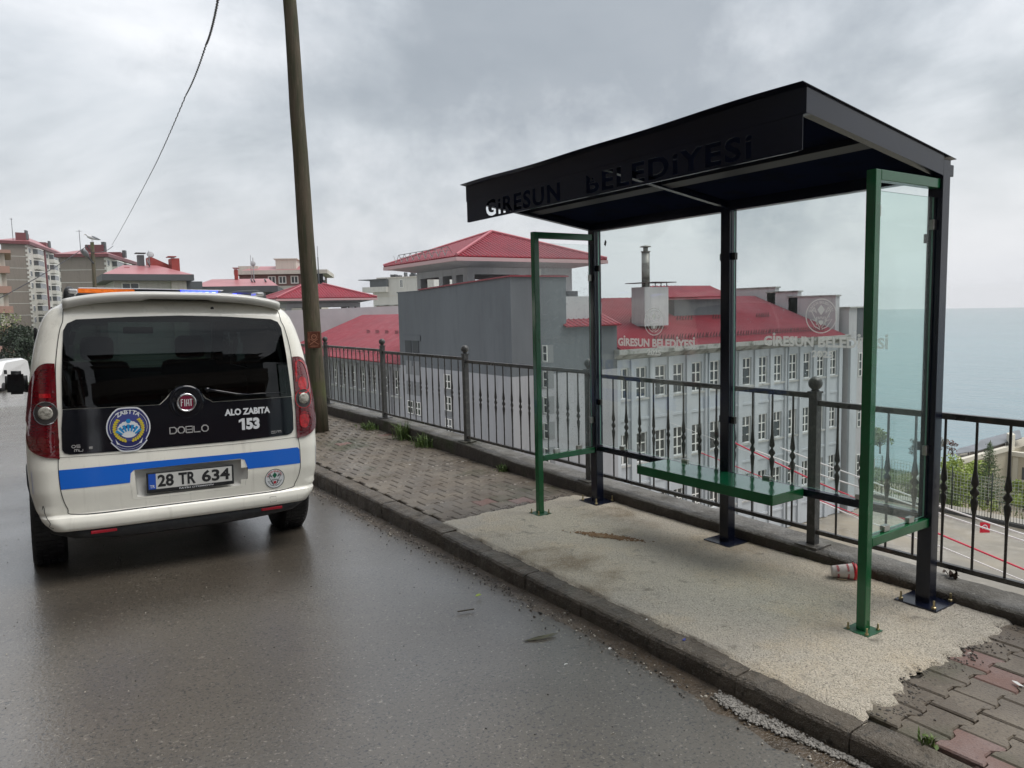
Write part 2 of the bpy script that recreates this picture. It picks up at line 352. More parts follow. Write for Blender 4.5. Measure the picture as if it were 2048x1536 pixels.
# interlocking pavers (waisted blocks) laid over sand
def zpave(x, y):
    r_ = min(max((y - 4.2) / 3.5, 0), 1); return 0.05 * r_ * min(max((x + 1.2) / 1.2, 0), 1) - (0.0014 * (y - 14) ** 2 if y > 14 else 0)
struct(sheet('pavement_bed', SAND, lin(-1.24, 0.12, 8), lin(-6, 30, 72), lambda x, y: zpave(x, y) - 0.0215))
def pave_block(b, cx, cy, mi, dz, rot):
    # 0.20 long (along X), 0.165 wide (along Y); the long sides pinch in at the waist
    hl, hw, nk, g = 0.083, 0.081, 0.0585, 0.0
    out_ = [(-hl, -hw), (-0.047, -hw), (-0.024, -nk), (0.024, -nk), (0.047, -hw), (hl, -hw), (hl, hw), (0.047, hw), (0.024, nk), (-0.024, nk), (-0.047, hw), (-hl, hw)]
    c, s_ = math.cos(rot), math.sin(rot)
    P = [(cx + x * c - y * s_, cy + x * s_ + y * c) for x, y in out_]
    Q = [(cx + (x * c - y * s_) * 0.93, cy + (x * s_ + y * c) * 0.93) for x, y in out_]
    P = [(min(max(x, -1.222), .10), y) for x, y in P]; Q = [(min(max(x, -1.216), .10), y) for x, y in Q]
    z = zpave(cx, cy) + dz; n = 12; tx, ty = rk.uniform(-.012, .012), rk.uniform(-.012, .012)
    vs = [(x, y, z - 0.03) for x, y in P] + [(x, y, z - 0.006 + (x - cx) * tx + (y - cy) * ty) for x, y in P] + [(x, y, z + (x - cx) * tx + (y - cy) * ty) for x, y in Q]
    fs = [(i, (i + 1) % n, n + (i + 1) % n, n + i) for i in range(n)] + [(n + i, n + (i + 1) % n, 2 * n + (i + 1) % n, 2 * n + i) for i in range(n)]
    fs += [(24 + 0, 24 + 1, 24 + 10, 24 + 11), (24 + 1, 24 + 2, 24 + 9, 24 + 10), (24 + 2, 24 + 3, 24 + 8, 24 + 9), (24 + 3, 24 + 4, 24 + 7, 24 + 8), (24 + 4, 24 + 5, 24 + 6, 24 + 7)]
    b.add(vs, fs, mi)
pv = MB()
LX, LY = 0.172, 0.143
for j in range(-40, 95):
    for i in range(-1, 10):
        cx = -1.20 + i * LX + (LX / 2 if j % 2 else 0); cy = j * LY
        if cx < -1.215 or cx > 0.14: continue
        if -0.30 < cy < 2.78 : continue
        red = (cy < -0.3 and (i + 2 * (j // 2)) % 6 == 0) or (2.7 < cy < 3.2 and cx > -1 and (i + j) % 5 == 0) or rk.random() < 0.02
        pave_block(pv, cx, cy, 1 if red else 0, rk.uniform(-0.003, 0.003), 0)
struct(pv.build('pavement', [PAVE, PAVR]))
# shelter base: rough concrete poured between kerb and wall with ragged ends
def noise1(t, s): return math.sin(t * 7.1 + s) * .5 + math.sin(t * 17.3 + s * 2) * .3 + math.sin(t * 41 + s * 3) * .2
def slab_lo(x): return -0.385 + (-0.07 if x < -0.9 else 0) * min(1, (-0.9 - x) / .15 if x < -0.9 else 0) + 0.040 * noise1(x * 2.2, 1.0) + 0.022 * noise1(x * 7.2, 2.0) + 0.03 * (1 if x < -0.5 else 0.3)
def slab_hi(x): return 2.85 + 0.022 * noise1(x * 2.5, 4.0) - (0.35 * max(0, x + 0.02) / 0.1 if x > -0.02 else 0)
sb = MB(); nx_, ny_ = 70, 150
from mathutils import noise as mn
vs = []; fs = []
for j in range(ny_ + 1):
    for i in range(nx_ + 1):
        x = -1.262 + 1.352 * i / nx_; lo, hi = slab_lo(x), slab_hi(x); y = lo + (hi - lo) * j / ny_
        xx = x
        if i == 0: xx = x + 0.018 * noise1(y * 2.3, 2.0) + (-0.03 if y < .2 else 0)
        edge = min(j, ny_ - j, i + 1, 99) / 2.0
        z = 0.004 + 0.010 * min(1, edge) + 0.006 * mn.noise(Vector((x * 2.1, y * 2.1, 0))) + 0.0035 * mn.noise(Vector((x * 23, y * 23, 3))) + 0.002 * mn.noise(Vector((x * 61, y * 61, 3)))
        if j in (0, ny_) or i == 0: z = -0.01
        vs.append((xx, y, z))
for j in range(ny_):
    for i in range(nx_): fs.append((j * (nx_ + 1) + i, j * (nx_ + 1) + i + 1, (j + 1) * (nx_ + 1) + i + 1, (j + 1) * (nx_ + 1) + i))
sb.add(vs, fs, 0, True); struct(sb.build('concrete_base', SLAB))
STAIN = mat('rusty_sand', (0.22, 0.13, 0.065), 0.9, var=(30, (0.36, 0.29, 0.18), 0.5, 0.7), bump=(90, 0.8, 0.01))
d = MB(); rs = random.Random(5)
for k in range(1100):
    t = rs.gauss(0, 1); y = 1.80 + t * 0.085; x = -0.545 - t * 0.040 + rs.gauss(0, 1) * 0.022; r_ = rs.uniform(0.003, 0.010)
    d.lathe([(r_, 0), (r_ * .7, r_ * .3), (0.0005, r_ * .45)], (x, y, 0.0165 + rs.uniform(-.002, .002)), 5, 0, False)
tag(d.build('spilled_sand', STAIN), 'thin patch of rusty brown sand spilled on the concrete base under the shelter', 'sand', kind='stuff')
# brown silt washed into the gutter, ragged towards the road
SILT = mat('gutter_silt', (0.085, 0.062, 0.040), 0.4, var=[(14, (0.05, 0.036, 0.022), .42, .62), (80, (.20, .17, .13), .60, .72)], bump=[(70, .8, .01)], rvar=(6, .2, .6), coat=.4, coatr=.25)
sg = MB(); vs = []; fs = []; ny2 = 420
for j in range(ny2 + 1):
    y = -2.4 + 11.5 * j / ny2; wd_ = .10 + .05 * mn.noise(Vector((y * 1.3, 2, 0))) + .04 * mn.noise(Vector((y * 7, 5, 0))) + .02 * mn.noise(Vector((y * 31, 9, 0))) + .05 * max(0, 1 - abs(y + .2))
    for k, (x, h) in enumerate(((-1.366, .012), (-1.385, .009), (-1.372 - wd_ * .6, .005), (-1.372 - wd_, .0005))): vs.append((x, y, zroad(x, y) + h))
for j in range(ny2):
    for k in range(3): fs.append((j * 4 + k, (j + 1) * 4 + k, (j + 1) * 4 + k + 1, j * 4 + k + 1))
sg.add(vs, fs, 0, True); tag(sg.build('gutter_silt', SILT), 'brown silt lying along the foot of the kerb in the gutter', 'silt', kind='stuff')
# gutter grit, mortar lump
GRIT = mat('gutter_grit', (0.13, 0.115, 0.10), 0.7, var=(40, (0.05, 0.045, 0.04), 0.45, 0.65), bump=(80, 0.6, 0.01))
g = MB()
for k in range(2600):
    y = rs.uniform(-2.2, 8.5); x = -1.385 - abs(rs.gauss(0, 1)) * 0.075; r_ = rs.uniform(0.002, 0.006) * (1.6 if rs.random() < .1 else 1)
    g.lathe([(r_, -r_ * .2), (r_ * .8, r_ * .5), (0.0004, r_ * .8)], (x, y, zroad(x, y) + .004), 5, rs.choice((0, 0, 1, 2)), False)
for k in range(900):
    y = rs.uniform(-2.5, 9); x = rs.uniform(-5.6, -1.4); r_ = rs.uniform(0.0015, 0.0048)
    g.lathe([(r_, -r_ * .2), (r_ * .8, r_ * .5), (0.0004, r_ * .8)], (x, y, zroad(x, y)), 4, rs.choice((0, 1, 1, 2)), False)
for k in range(1100):   # crumbs along the ragged end of the slab and by the wall
    if k % 3 == 0: x = rs.uniform(-1.2, 0.05); y = slab_lo(x) - abs(rs.gauss(0, 1)) * 0.04
    elif k % 3 == 1: x = rs.uniform(-1.2, 0.05); y = slab_hi(x) + abs(rs.gauss(0, 1)) * 0.035
    else: x = 0.075 - abs(rs.gauss(0, 1)) * 0.02; y = rs.uniform(-3, 9)
    r_ = rs.uniform(0.002, 0.006); g.lathe([(r_, -r_ * .2), (r_ * .8, r_ * .5), (0.0004, r_ * .8)], (x, y, zpave(x, y) + .001), 5, 0, False)
tag(g.build('loose_grit', [GRIT, mat('dark_grit', (.02, .018, .015), .6), mat('pale_grit', (.42, .39, .33), .7)]), 'loose grit and small stones washed along the gutter and pavement edge', 'grit', kind='stuff')
MORT = mat('mortar', (0.30, 0.285, 0.26), 0.8, var=(30, (0.15, 0.14, 0.12), 0.5, 0.7), bump=(70, 0.9, 0.02))
ml = MB()
for k in range(1500):
    t = rs.random() ** 1.3; y = 0.10 - 0.62 * t + rs.gauss(0, .02); x = -1.385 - 0.03 * rs.random() - 0.085 * max(0, 1 - abs(t - .25) * 1.6) * rs.random(); r_ = rs.uniform(0.002, 0.008)
    ml.lathe([(r_, -r_ * .3), (r_ * .9, r_ * .3), (r_ * .4, r_ * .7), (.0005, r_ * .8)], (x, y, zroad(x, y) + .010 + .006 * rs.random()), 6, 0, True)
tag(ml.build('mortar_spill', MORT), 'grey mortar spill lying in the gutter against the kerb', 'mortar', kind='stuff')
# ================================================================ low wall with the drop behind it
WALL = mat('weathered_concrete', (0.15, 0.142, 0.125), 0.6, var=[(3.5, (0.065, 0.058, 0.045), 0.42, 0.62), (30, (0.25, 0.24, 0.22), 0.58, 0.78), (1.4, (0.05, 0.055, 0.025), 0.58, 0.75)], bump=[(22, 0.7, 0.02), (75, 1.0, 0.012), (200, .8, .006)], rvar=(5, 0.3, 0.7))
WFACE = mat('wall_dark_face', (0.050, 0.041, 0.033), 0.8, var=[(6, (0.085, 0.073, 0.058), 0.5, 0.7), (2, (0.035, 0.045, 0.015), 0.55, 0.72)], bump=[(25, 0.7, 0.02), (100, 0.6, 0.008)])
def wtop(y):
    K = [(-6, .05), (0, .062), (0.8, .082), (2.6, .10), (3.8, .115), (4.85, .16), (6.7, .19), (9.3, .18), (14, .2), (30, -.3)]
    for (a, za), (b, zb) in zip(K, K[1:]):
        if a <= y <= b: return za + (zb - za) * (y - a) / (b - a)
    return .05
vs = []; fs = []; mi = []; ys = [-6 + i * 0.035 for i in range(int(20 / 0.035))] ; n = 12
for y in ys:
    z = wtop(y); q = lambda a, s: a * mn.noise(Vector((y * s, a * 90, s)))
    prof = [(0.083 + q(.010, 3) + q(.006, 14), -0.25), (0.085 + q(.010, 3) + q(.005, 17), -0.04), (0.084 + q(.006, 3.3) + q(.006, 15), z - 0.035), (0.087 + q(.006, 5) + q(.006, 19), z - 0.012), (0.097 + q(.006, 26), z - .001 + q(.003, 18)),
            (0.16, z + q(.004, 4) + q(.006, 31)), (0.21, z + q(.004, 5) + q(.006, 37)), (0.27, z + q(.004, 3) + q(.006, 34)), (0.333 + q(.010, 5), z - 0.001 + q(.005, 19)), (0.347 + q(.010, 7) + q(.008, 12), z - 0.02), (0.350, z - 0.1), (0.352, -17.2)]
    vs += [(p[0], y, p[1]) for p in prof]
wb = MB()
for j in range(len(ys) - 1):
    for k in range(n - 1):
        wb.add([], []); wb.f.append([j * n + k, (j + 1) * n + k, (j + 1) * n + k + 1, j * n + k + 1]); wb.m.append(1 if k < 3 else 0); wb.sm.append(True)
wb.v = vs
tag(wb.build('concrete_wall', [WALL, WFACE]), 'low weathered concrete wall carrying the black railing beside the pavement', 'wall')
# ================================================================ railing on the wall
IRON = mat('grey_painted_iron', (0.028, 0.026, 0.024), 0.38, var=[(14, (0.065, 0.058, 0.050), 0.45, 0.72), (6, (.075, .038, .02), .62, .72)], bump=[(120, 0.25, 0.003)], spec=0.6, rvar=(9, 0.22, 0.5))
IRONP = mat('hammered_iron', (0.042, 0.042, 0.040), 0.42, var=[(30, (0.085, 0.082, 0.075), 0.5, 0.7)], bump=[(70, 0.5, 0.006)], spec=0.6)
FX = 0.17
posts = [-3.41, -1.33, 0.757, 2.84, 4.851, 6.94, 9.02, 11.1]
ral = empty('railing', (FX, 0.757, 0.08), 'black wrought iron railing with ball topped posts on the low concrete wall', 'railing')
def wl(o): o.location = -Vector((FX, 0.757, 0.08)); return o
tops = {-3.41: (.93, .14), -1.33: (.965, .182), .757: (1.008, .192), 2.84: (1.03, .225), 4.851: (1.058, .262), 6.94: (1.078, .275), 9.02: (1.07, .27)}
for y in posts:
    z = wtop(y); b = MB(); b.bbox((FX - .027, y - .027, z), (FX + .027, y + .027, z + .925), .004)
    b.box((FX - .032, y - .032, z + .925), (FX + .032, y + .032, z + .937))
    wl(b.build('post', IRONP, ral))
    b = MB(); b.lathe([(.017, .937), (.026, .941), (.019, .947)] + [(max(.002, .041 * math.sin(a)), .985 - .041 * math.cos(a)) for a in [R(28 + 152 * k / 12) for k in range(13)]], (FX, y, z), 18)
    wl(b.build('ball_finial', IRONP, ral))
    b = MB(); b.box((FX - .075, y - .075, z + .001), (FX + .075, y + .075, z + .010)); wl(b.build('foot_plate', MATS['weathered_concrete'] if y < 5 else IRON, ral))
bar = MB()
H_ = [(0, .0065), (.20, .0068), (.30, .0085), (.365, .0185), (.376, .018), (.390, .0078), (.396, .008), (.415, .0225), (.425, .0225), (.444, .008), (.450, .0078), (.464, .018), (.475, .0185), (.54, .0085), (.64, .0068), (.80, .0065)]
vs = []; fs = []; nn = 8
for z, r_ in H_:
    for j in range(nn):
        a = 2 * math.pi * j / nn + math.pi / 8; vs.append((min(r_, .0085) * math.cos(a), r_ * math.sin(a), z))
for i in range(len(H_) - 1):
    for j in range(nn): fs.append((i * nn + j, i * nn + (j + 1) % nn, (i + 1) * nn + (j + 1) % nn, (i + 1) * nn + j))
bar.add(vs, fs, 0, True); bar0 = bar.build('bar', IRON, ral); first = True
for a, b_ in zip(posts[:-1], posts[1:]):
    zt, zb = tops[a]
    r_ = MB(); r_.bbox((FX - .016, a + .027, zt - .032), (FX + .016, b_ - .027, zt), .003); wl(r_.build('top_rail', IRON, ral))
    r_ = MB(); r_.bbox((FX - .014, a + .027, zb - .026), (FX + .014, b_ - .027, zb), .003); wl(r_.build('bottom_rail', IRON, ral))
    nb = 13
    for k in range(nb):
        y = a + (b_ - a) * (k + 1) / (nb + 1); o = bar0 if first else bar0.copy()
        if not first: COL.objects.link(o)
        first = False; o.parent = ral; o.location = Vector((FX, y, zb)) - Vector((FX, 0.757, 0.08)); o.scale = (1, 1, (zt - .03 - zb) / .80)
        o.rotation_euler.z = random.uniform(-.25, .25)
# ================================================================ bus shelter
NAVY = mat('navy_black_paint', (0.005, 0.007, 0.017), 0.2, var=[(3, (0.008, 0.011, 0.026), 0.45, 0.7)], bump=[(9, 0.04, 0.004)], spec=0.5)
GREEN = mat('dark_green_paint', (0.002, 0.098, 0.028), 0.24, var=[(4, (0.004, 0.125, 0.040), 0.45, 0.7)], bump=[(240, 0.07, 0.001)], spec=0.55, coat=0.3)
GRNW = mat('green_paint_dusty', (0.012, 0.085, 0.036), 0.45, var=[(40, (0.12, 0.13, 0.08), 0.55, 0.75)], bump=[(140, 0.3, 0.003)])
STEEL = mat('brushed_steel', (0.55, 0.54, 0.51), 0.32, 1.0, var=(20, (0.40, 0.38, 0.34), 0.4, 0.7))
BRASS = mat('zinc_bolt', (0.42, 0.35, 0.20), 0.4, 0.8, bump=(100, .3, .002))
DKCLIP = mat('dark_clip', (0.02, 0.018, 0.015), 0.35)
PANE = glass('shelter_glass', (0.945, 0.975, 0.968), 0.01, 1.42, haze=0.03, haze_col=(0.70, 0.76, 0.75))
PANEG = glass('side_glass', (0.92, 0.985, 0.965), 0.01, 1.42, haze=0.04, haze_col=(0.80, 0.90, 0.85), frosted=True)
EDGE = mat('glass_edge', (0.16, 0.34, 0.27), 0.15)
sh = empty('bus_shelter', (-0.55, 1.27, 0), 'open bus shelter with navy black roof and posts, glass panes and green side frames', 'bus shelter')
OFF = -Vector((-0.55, 1.27, 0))
def S(b, name, m, par=None): 
    o = b.build(name, m, par or sh)
    if par is None: o.location = OFF
    return o
w2, g2, DX, L_ = .0347, .0222, -.5645, 2.55
YP = [0, 1.264, 2.55]
for y in YP:
    top = 2.205
    b = MB(); b.bbox((-w2, y - w2, .018), (w2, y + w2, top), .003); 
    b.box((-w2 - .0015, y - .003, .02), (-w2, y + .0005, top - .02)) if False else None
    p_ = S(b, 'post', NAVY)
    b = MB(); b.bbox((-.105, y - .105, .010), (.105, y + .105, .020), .002); S(b, 'base_plate', NAVY)
    for sx, sy in ((-1, -1), (-1, 1), (1, -1), (1, 1)):
        if y == YP[1]: continue
        b = MB(); b.lathe([(.012, 0), (.012, .009), (.0085, .011), (.0055, .012), (.0055, .040), (.004, .042)], (sx * .082, y + sy * .082, .020), 6, 0, False); S(b, 'bolt', BRASS)
for y, ht in ((0, 2.116), (L_, 2.098)):
    b = MB(); b.bbox((DX - g2, y - g2, .018), (DX + g2, y + g2, ht), .003); S(b, 'side_frame_post', GREEN)
    b = MB(); b.bbox((DX - .062, y - .062, .010), (DX + .062, y + .062, .018), .002); S(b, 'side_frame_plate', GRNW)
    for sx, sy in ((-1, -1), (-1, 1), (1, -1), (1, 1)):
        b = MB(); b.lathe([(.009, 0), (.009, .007), (.005, .008), (.0045, .030), (.003, .031)], (DX + sx * .046, y + sy * .046, .018), 6, 0, False); S(b, 'bolt', BRASS)
    b = MB(); b.bbox((DX + g2, y - g2, ht - .046), (-w2, y + g2, ht), .003); S(b, 'side_frame_top', GREEN)
    b = MB(); b.bbox((DX + g2, y - g2, .412), (-w2, y + g2, .456), .003); S(b, 'side_frame_rail', GREEN)
    zt_ = 2.028 if y == 0 else 2.02
    b = MB(); b.box((DX + g2 + .012, y - .004, .466), (-w2 - .016, y + .004, zt_), 0)
    b.m[0] = b.m[1] = 1
    for q in (2, 3, 4, 5): b.m[q] = 1 if q in (3, 5) else 0
    pane = S(b, 'side_pane', [PANEG if y == 0 else PANE, EDGE])
    pane.data.materials[0] = PANEG if y == 0 else PANE
    for x, z in ((DX + g2 + .008, 1.94), (-w2 - .010, 1.90), (-w2 - .010, .80), (DX + g2 + .008, .80)):
        if y > 1: z -= .13
        b = MB(); b.bbox((x - .016, y - .011, z - .024), (x + .016, y + .011, z + .024), .002); S(b, 'glass_clip', STEEL)
    for x in (-.40, -.18):
        b = MB(); b.bbox((x - .024, y - .012, .457), (x + .024, y + .012, .486), .002); S(b, 'glass_clip', STEEL)
# back rail and panes
for (a, c) in ((YP[0], YP[1]), (YP[1], YP[2])):
    b = MB(); b.bbox((-.022, a + w2, .425), (.022, c - w2, .468), .003); S(b, 'back_rail', NAVY)
    b = MB(); b.box((-.004, a + w2 + .012, .478), (.004, c - w2 - .012, 2.115)); b.m[0] = b.m[1] = 1; b.m[2] = b.m[4] = 1
    S(b, 'back_pane', [PANE, EDGE])
    for y in (a + .36, c - .30):
        b = MB(); b.bbox((-.012, y - .026, .469), (.012, y + .026, .497), .002); S(b, 'glass_clip', STEEL)
    for y in (a + w2 + .008, c - w2 - .008):
        for z in (1.84, .81):
            b = MB(); b.bbox((-.012, y - .018, z - .022), (.012, y + .018, z + .022), .002); S(b, 'glass_clip', DKCLIP)
# bench
b = MB(); b.bbox((-.322, .684, .418), (-.036, 1.763, .478), .004); b.box((-.312, .694, .4165), (-.046, 1.753, .4185)); b.box((-.320, .686, .4775), (-.038, 1.761, .4792), 1); bench = S(b, 'bench_seat', [GREEN, mat('wet_green_paint', (0.004, 0.12, 0.05), 0.12, var=[(4, (0.004, 0.11, 0.045), 0.45, 0.7)], bump=[(40, .05, .002)], spec=1.0, coat=1.0)])
# roof: sloping beams, purlins, ceiling, deck, fascia
xf, xb = -1.108, w2
def ztop(x): return 2.386 + (x - xf) / (xb - xf) * (2.213 - 2.386)
def zbot(x): return 2.285 + (x - xf) / (xb - xf) * (2.118 - 2.285)
def slope_beam(y0, y1, x0, x1, dt=0, db=0):
    b = MB(); vs = []
    for x in (x0, x1):
        for y in (y0, y1):
            vs += [(x, y, zbot(x) + db), (x, y, ztop(x) + dt)]
    b.add(vs, [(0, 2, 3, 1), (4, 5, 7, 6), (0, 1, 5, 4), (2, 6, 7, 3), (0, 4, 6, 2), (1, 3, 7, 5)]); return b
S(slope_beam(-.035, .004, xf + .002, -w2), 'side_beam', NAVY)
S(slope_beam(2.546, 2.585, xf + .002, -w2), 'side_beam', NAVY)
S(slope_beam(1.248, 1.282, xf + .03, -w2, -.03, .012), 'middle_beam', NAVY)
b = MB(); b.box((-w2 + .002, w2 + .001, 2.118), (w2 - .002, 2.55 - w2 - .001, 2.19)); S(b, 'back_beam', NAVY)
b = MB(); b.box((-.0015 - w2 + 0.0, .02, 2.190), (w2 - .002, 2.53, 2.207)); S(b, 'back_lintel', NAVY)
for (a, c) in ((.005, 1.2475), (1.2825, 2.545)):
    b = MB(); x0, x1 = xf + .045, -w2 - .001; vs = [(x, y, zbot(x) + .050 + dz + (.004 * math.sin(y * 5) if 0 else 0)) for dz in (0, .004) for x, y in ((x0, a), (x1, a), (x1, c), (x0, c))]
    b.add(vs, [(0, 3, 2, 1), (4, 5, 6, 7), (0, 1, 5, 4), (1, 2, 6, 5), (2, 3, 7, 6), (3, 0, 4, 7)]); S(b, 'ceiling_panel', mat('ceiling_black', (0.008, 0.011, 0.026), 0.6, spec=0.0, var=(6, (.008, .009, .015), .5, .7)))
    b = MB(); x = -.56; vs = [(xx, y, zbot(xx) + dz) for y in (a, c) for xx, dz in ((x - .045, .022), (x + .045, .022), (x + .045, .049), (x - .045, .049))]
    b.add(vs, [(0, 1, 2, 3), (7, 6, 5, 4), (0, 4, 5, 1), (1, 5, 6, 2), (2, 6, 7, 3), (3, 7, 4, 0)]); S(b, 'purlin', mat('purlin_black', (0.004, 0.005, 0.012), .45, spec=.3))
b = MB(); n = 40; vs = []; fs = []
def wav(x, y): return .0035 * math.sin(y * 2.6 + 1) + .0025 * math.sin(y * 6.1)
for k in range(n + 1):
    y = -.0446 + (2.6396) * k / n
    for x in (-1.150, .066):
        z = 2.3935 + (x + 1.150) / 1.216 * (2.211 - 2.3935) + (wav(x, y) if x < -1 else 0)
        vs += [(x, y, z), (x, y, z - .0025)]
for k in range(n):
    a = 4 * k; fs += [(a, a + 4, a + 6, a + 2)[::-1], (a + 1, a + 3, a + 7, a + 5)[::-1], (a, a + 1, a + 5, a + 4)[::-1], (a + 2, a + 6, a + 7, a + 3)[::-1]]
fs += [(0, 2, 3, 1), (4 * n, 4 * n + 1, 4 * n + 3, 4 * n + 2)]
b.add(vs, fs); S(b, 'roof_sheet', NAVY)
b = MB(); b.box((xf - .002, -.035, 2.284), (xf + .002, 2.585, 2.388)); S(b, 'fascia', NAVY)
b = MB(); b.box((xf + .0, -.034, 2.2805), (xf + .040, 2.584, 2.284)); S(b, 'fascia_lip', NAVY)
b = MB(); b.bbox((w2 + .001, -.03, 2.13), (w2 + .04, .035, 2.185), .003); S(b, 'rear_bracket', NAVY)
# lettered sign below the fascia, letters cut right through the sheet
def loops_of(v, f):
    ed = {}
    for q in f:
        for i in range(len(q)):
            a, c = q[i], q[(i + 1) % len(q)]; ed[(a, c)] = 1
    nx = {}
    for (a, c) in ed:
        if (c, a) not in ed: nx[a] = c
    out_ = []
    while nx:
        s0 = next(iter(nx)); lp = []; k = s0
        while k in nx: lp.append(v[k]); k = nx.pop(k)
        if len(lp) > 2: out_.append(lp)
    return out_
def merged(v, f):
    key = {}; idx = []; nv = []
    for p in v:
        k = (round(p[0], 5), round(p[1], 5))
        if k not in key: key[k] = len(nv); nv.append(p)
        idx.append(key[k])
    return nv, [q for q in ([idx[i] for i in t] for t in f) if len(set(q)) == len(q)]
DS = D2(); DS.text("GiRESUN", 0.240, .010, 1, .03, width=.795, height=.106, spacing=1.18); DS.text("BELEDiYESi", 1.269, .012, 1, .03, width=1.085, height=.104, spacing=1.18)
lps = loops_of(*merged(DS.v, DS.f))
cv = bpy.data.curves.new('sign', 'CURVE'); cv.dimensions = '2D'; cv.fill_mode = 'BOTH'; cv.extrude = 0.0012
SW, SH = 2.597, 0.137
def sp(pts):
    q = cv.splines.new('POLY'); q.points.add(len(pts) - 1)
    for i, p in enumerate(pts): q.points[i].co = (p[0], p[1], 0, 1)
    q.use_cyclic_u = True
sp([(0, 0), (SW, 0), (SW, SH), (0, SH)])
for lp in lps: sp(lp)
ob = bpy.data.objects.new('s', cv); COL.objects.link(ob); bpy.context.view_layer.update()
ev = ob.evaluated_get(bpy.context.evaluated_depsgraph_get()); me_ = ev.to_mesh()
b = MB(); b.add([(xf - .0005 + p.co.z, 2.578 - p.co.x, 2.1435 + p.co.y) for p in me_.vertices], [tuple(p.vertices) for p in me_.polygons])
ev.to_mesh_clear(); bpy.data.objects.remove(ob)
S(b, 'sign_panel', NAVY)
b = MB()   # stencil bridges that hold the islands of the letters
b.box((xf - .0015, 2.578 - 1.385, 2.208), (xf + .0005, 2.578 - 1.29, 2.213)); b.box((xf - .0015, -.02 + .03, 2.1435), (xf + .014, 2.57, 2.1450))
S(b, 'sign_bridge', NAVY)
# etched lettering and emblems on the back panes
ETCH = glass('etched_glass', (0.80, 0.80, 0.79), 0.4, 1.3, haze=0.8, haze_col=(0.80, 0.79, 0.77), frosted=True)
EL, ED, EH, ET = emblem_layers()
for (yl, yr_, zt_, cz, cyy, yc) in ((2.285, 1.535, 1.255, 1.434, 1.911, 1.911), (0.99, 0.228, 1.291, 1.466, .613, .60)):
    d = D2(); d.text("GİRESUN BELEDİYESİ", 0, 0, 1, .040, width=yl - yr_, height=.078)
    d.text("2025", (yl - yc) - .0, -.058, 1, .04, width=.135, height=.040, center=True)
    o = d.mesh('etched_lettering', ETCH, lambda x, z: (-.0062, yl - x, zt_ + z), sh); o.location = OFF
    d = D2()
    for q in (EL, ED, EH, ET): d.raw(q.v, q.f)
    o = d.mesh('etched_emblem', ETCH, lambda x, z: (-.0062, cyy - x * .097, cz + z * .097), sh); o.location = OFF
o = D2().poly([(0, .03), (.016, .012), (.004, -.022), (-.014, -.006)]).mesh('pane_sticker', DKCLIP, lambda x, z: (-.0064, 2.417 - x, 2.02 + z), sh); o.location = OFF
# rain drops on the glass
DROP = mat('rain_drop', (0.75, 0.78, 0.80), 0.03, spec=0.8); DROP.node_tree.nodes['Principled BSDF'].inputs['Transmission Weight'].default_value = 0.85
def drops(name, n, fn, rmax):
    b = MB(); r0 = random.Random(n)
    for k in range(n):
        u, v, = r0.random(), r0.random(); p, nrm, tx = fn(u, v, r0); r_ = rmax * (0.25 + .75 * r0.random() ** 4)
        t2 = nrm.cross(tx); vs = [p + (tx * math.cos(a) + t2 * math.sin(a)) * r_ for a in [i * math.pi / 3 for i in range(6)]] + [p + nrm * r_ * .6]
        b.add(vs, [(i, (i + 1) % 6, 6) for i in range(6)], 0, True)
    o = b.build(name, DROP, sh); o.location = OFF; o['kind'] = 'stuff'; return o
drops('rain_drops', 2600, lambda u, v, r0: (Vector((DX + g2 + .02 + u * .46, 2.5455, .48 + (v ** .8) * 1.38)), Vector((0, -1, 0)), Vector((1, 0, 0))), .0034)
def dl(u, v, r0):
    y = 2.50 - (u ** 2.2) * 1.1; return (Vector((-.0045, y, .5 + v * 1.4)), Vector((-1, 0, 0)), Vector((0, 1, 0)))
drops('rain_drops', 380, dl, .003)
drops('rain_drops', 420, lambda u, v, r0: (Vector((-.0045, .05 + 2.45 * u, .479 + .012 * v)), Vector((-1, 0, 0)), Vector((0, 1, 0))), .0040)
drops('rain_drops', 260, lambda u, v, r0: (Vector((-.0045, 1.22 - (u ** 2) * .9, .9 + v * .8)), Vector((-1, 0, 0)), Vector((0, 1, 0))), .003)
# ================================================================ municipal patrol van
PAINT = mat('cream_white_paint', (0.85, 0.83, 0.745), 0.30, var=[(2.2, (0.74, 0.725, 0.65), 0.45, 0.75), (22, (.68, .66, .585), .58, .78, (1, 1, .06)), (90, (.50, .47, .40), .70, .80)], bump=[(300, .03, .001)], coat=0.6, rvar=(5, .25, .42))
PAINTG = mat('spoiler_painted_shade', (0.55, 0.54, 0.50), 0.35, coat=0.5)  # body cream greyed down, the spoiler's shade put into its colour
BLKP = mat('gloss_black_panel', (0.006, 0.007, 0.011), 0.08, spec=0.5, bump=[(400, .02, .0006)])
BLKR = mat('black_plastic', (0.014, 0.015, 0.017), 0.5, var=(25, (0.03, 0.03, 0.03), .5, .7), bump=[(250, .2, .001)])
TYRE = mat('wet_tyre_rubber', (0.010, 0.010, 0.011), 0.55, bump=[(120, .3, .003)])
LINER = mat('dark_cabin_lining', (0.004, 0.004, 0.005), 0.95, spec=.2)
SEAT = mat('dark_seat_cloth', (0.006, 0.006, 0.007), 0.9, bump=[(200, .3, .002)])
SEAM = mat('panel_gap', (0.02, 0.02, 0.02), 0.7)
BLUE = mat('blue_stripe', (0.004, 0.13, 0.62), 0.35, coat=0.2)
WHT = mat('white_vinyl', (0.72, 0.74, 0.76), 0.45)
CHR = mat('chrome', (0.72, 0.72, 0.74), 0.16, 1.0)
DIMCH = mat('worn_chrome', (0.50, 0.49, 0.48), 0.4, 0.3)
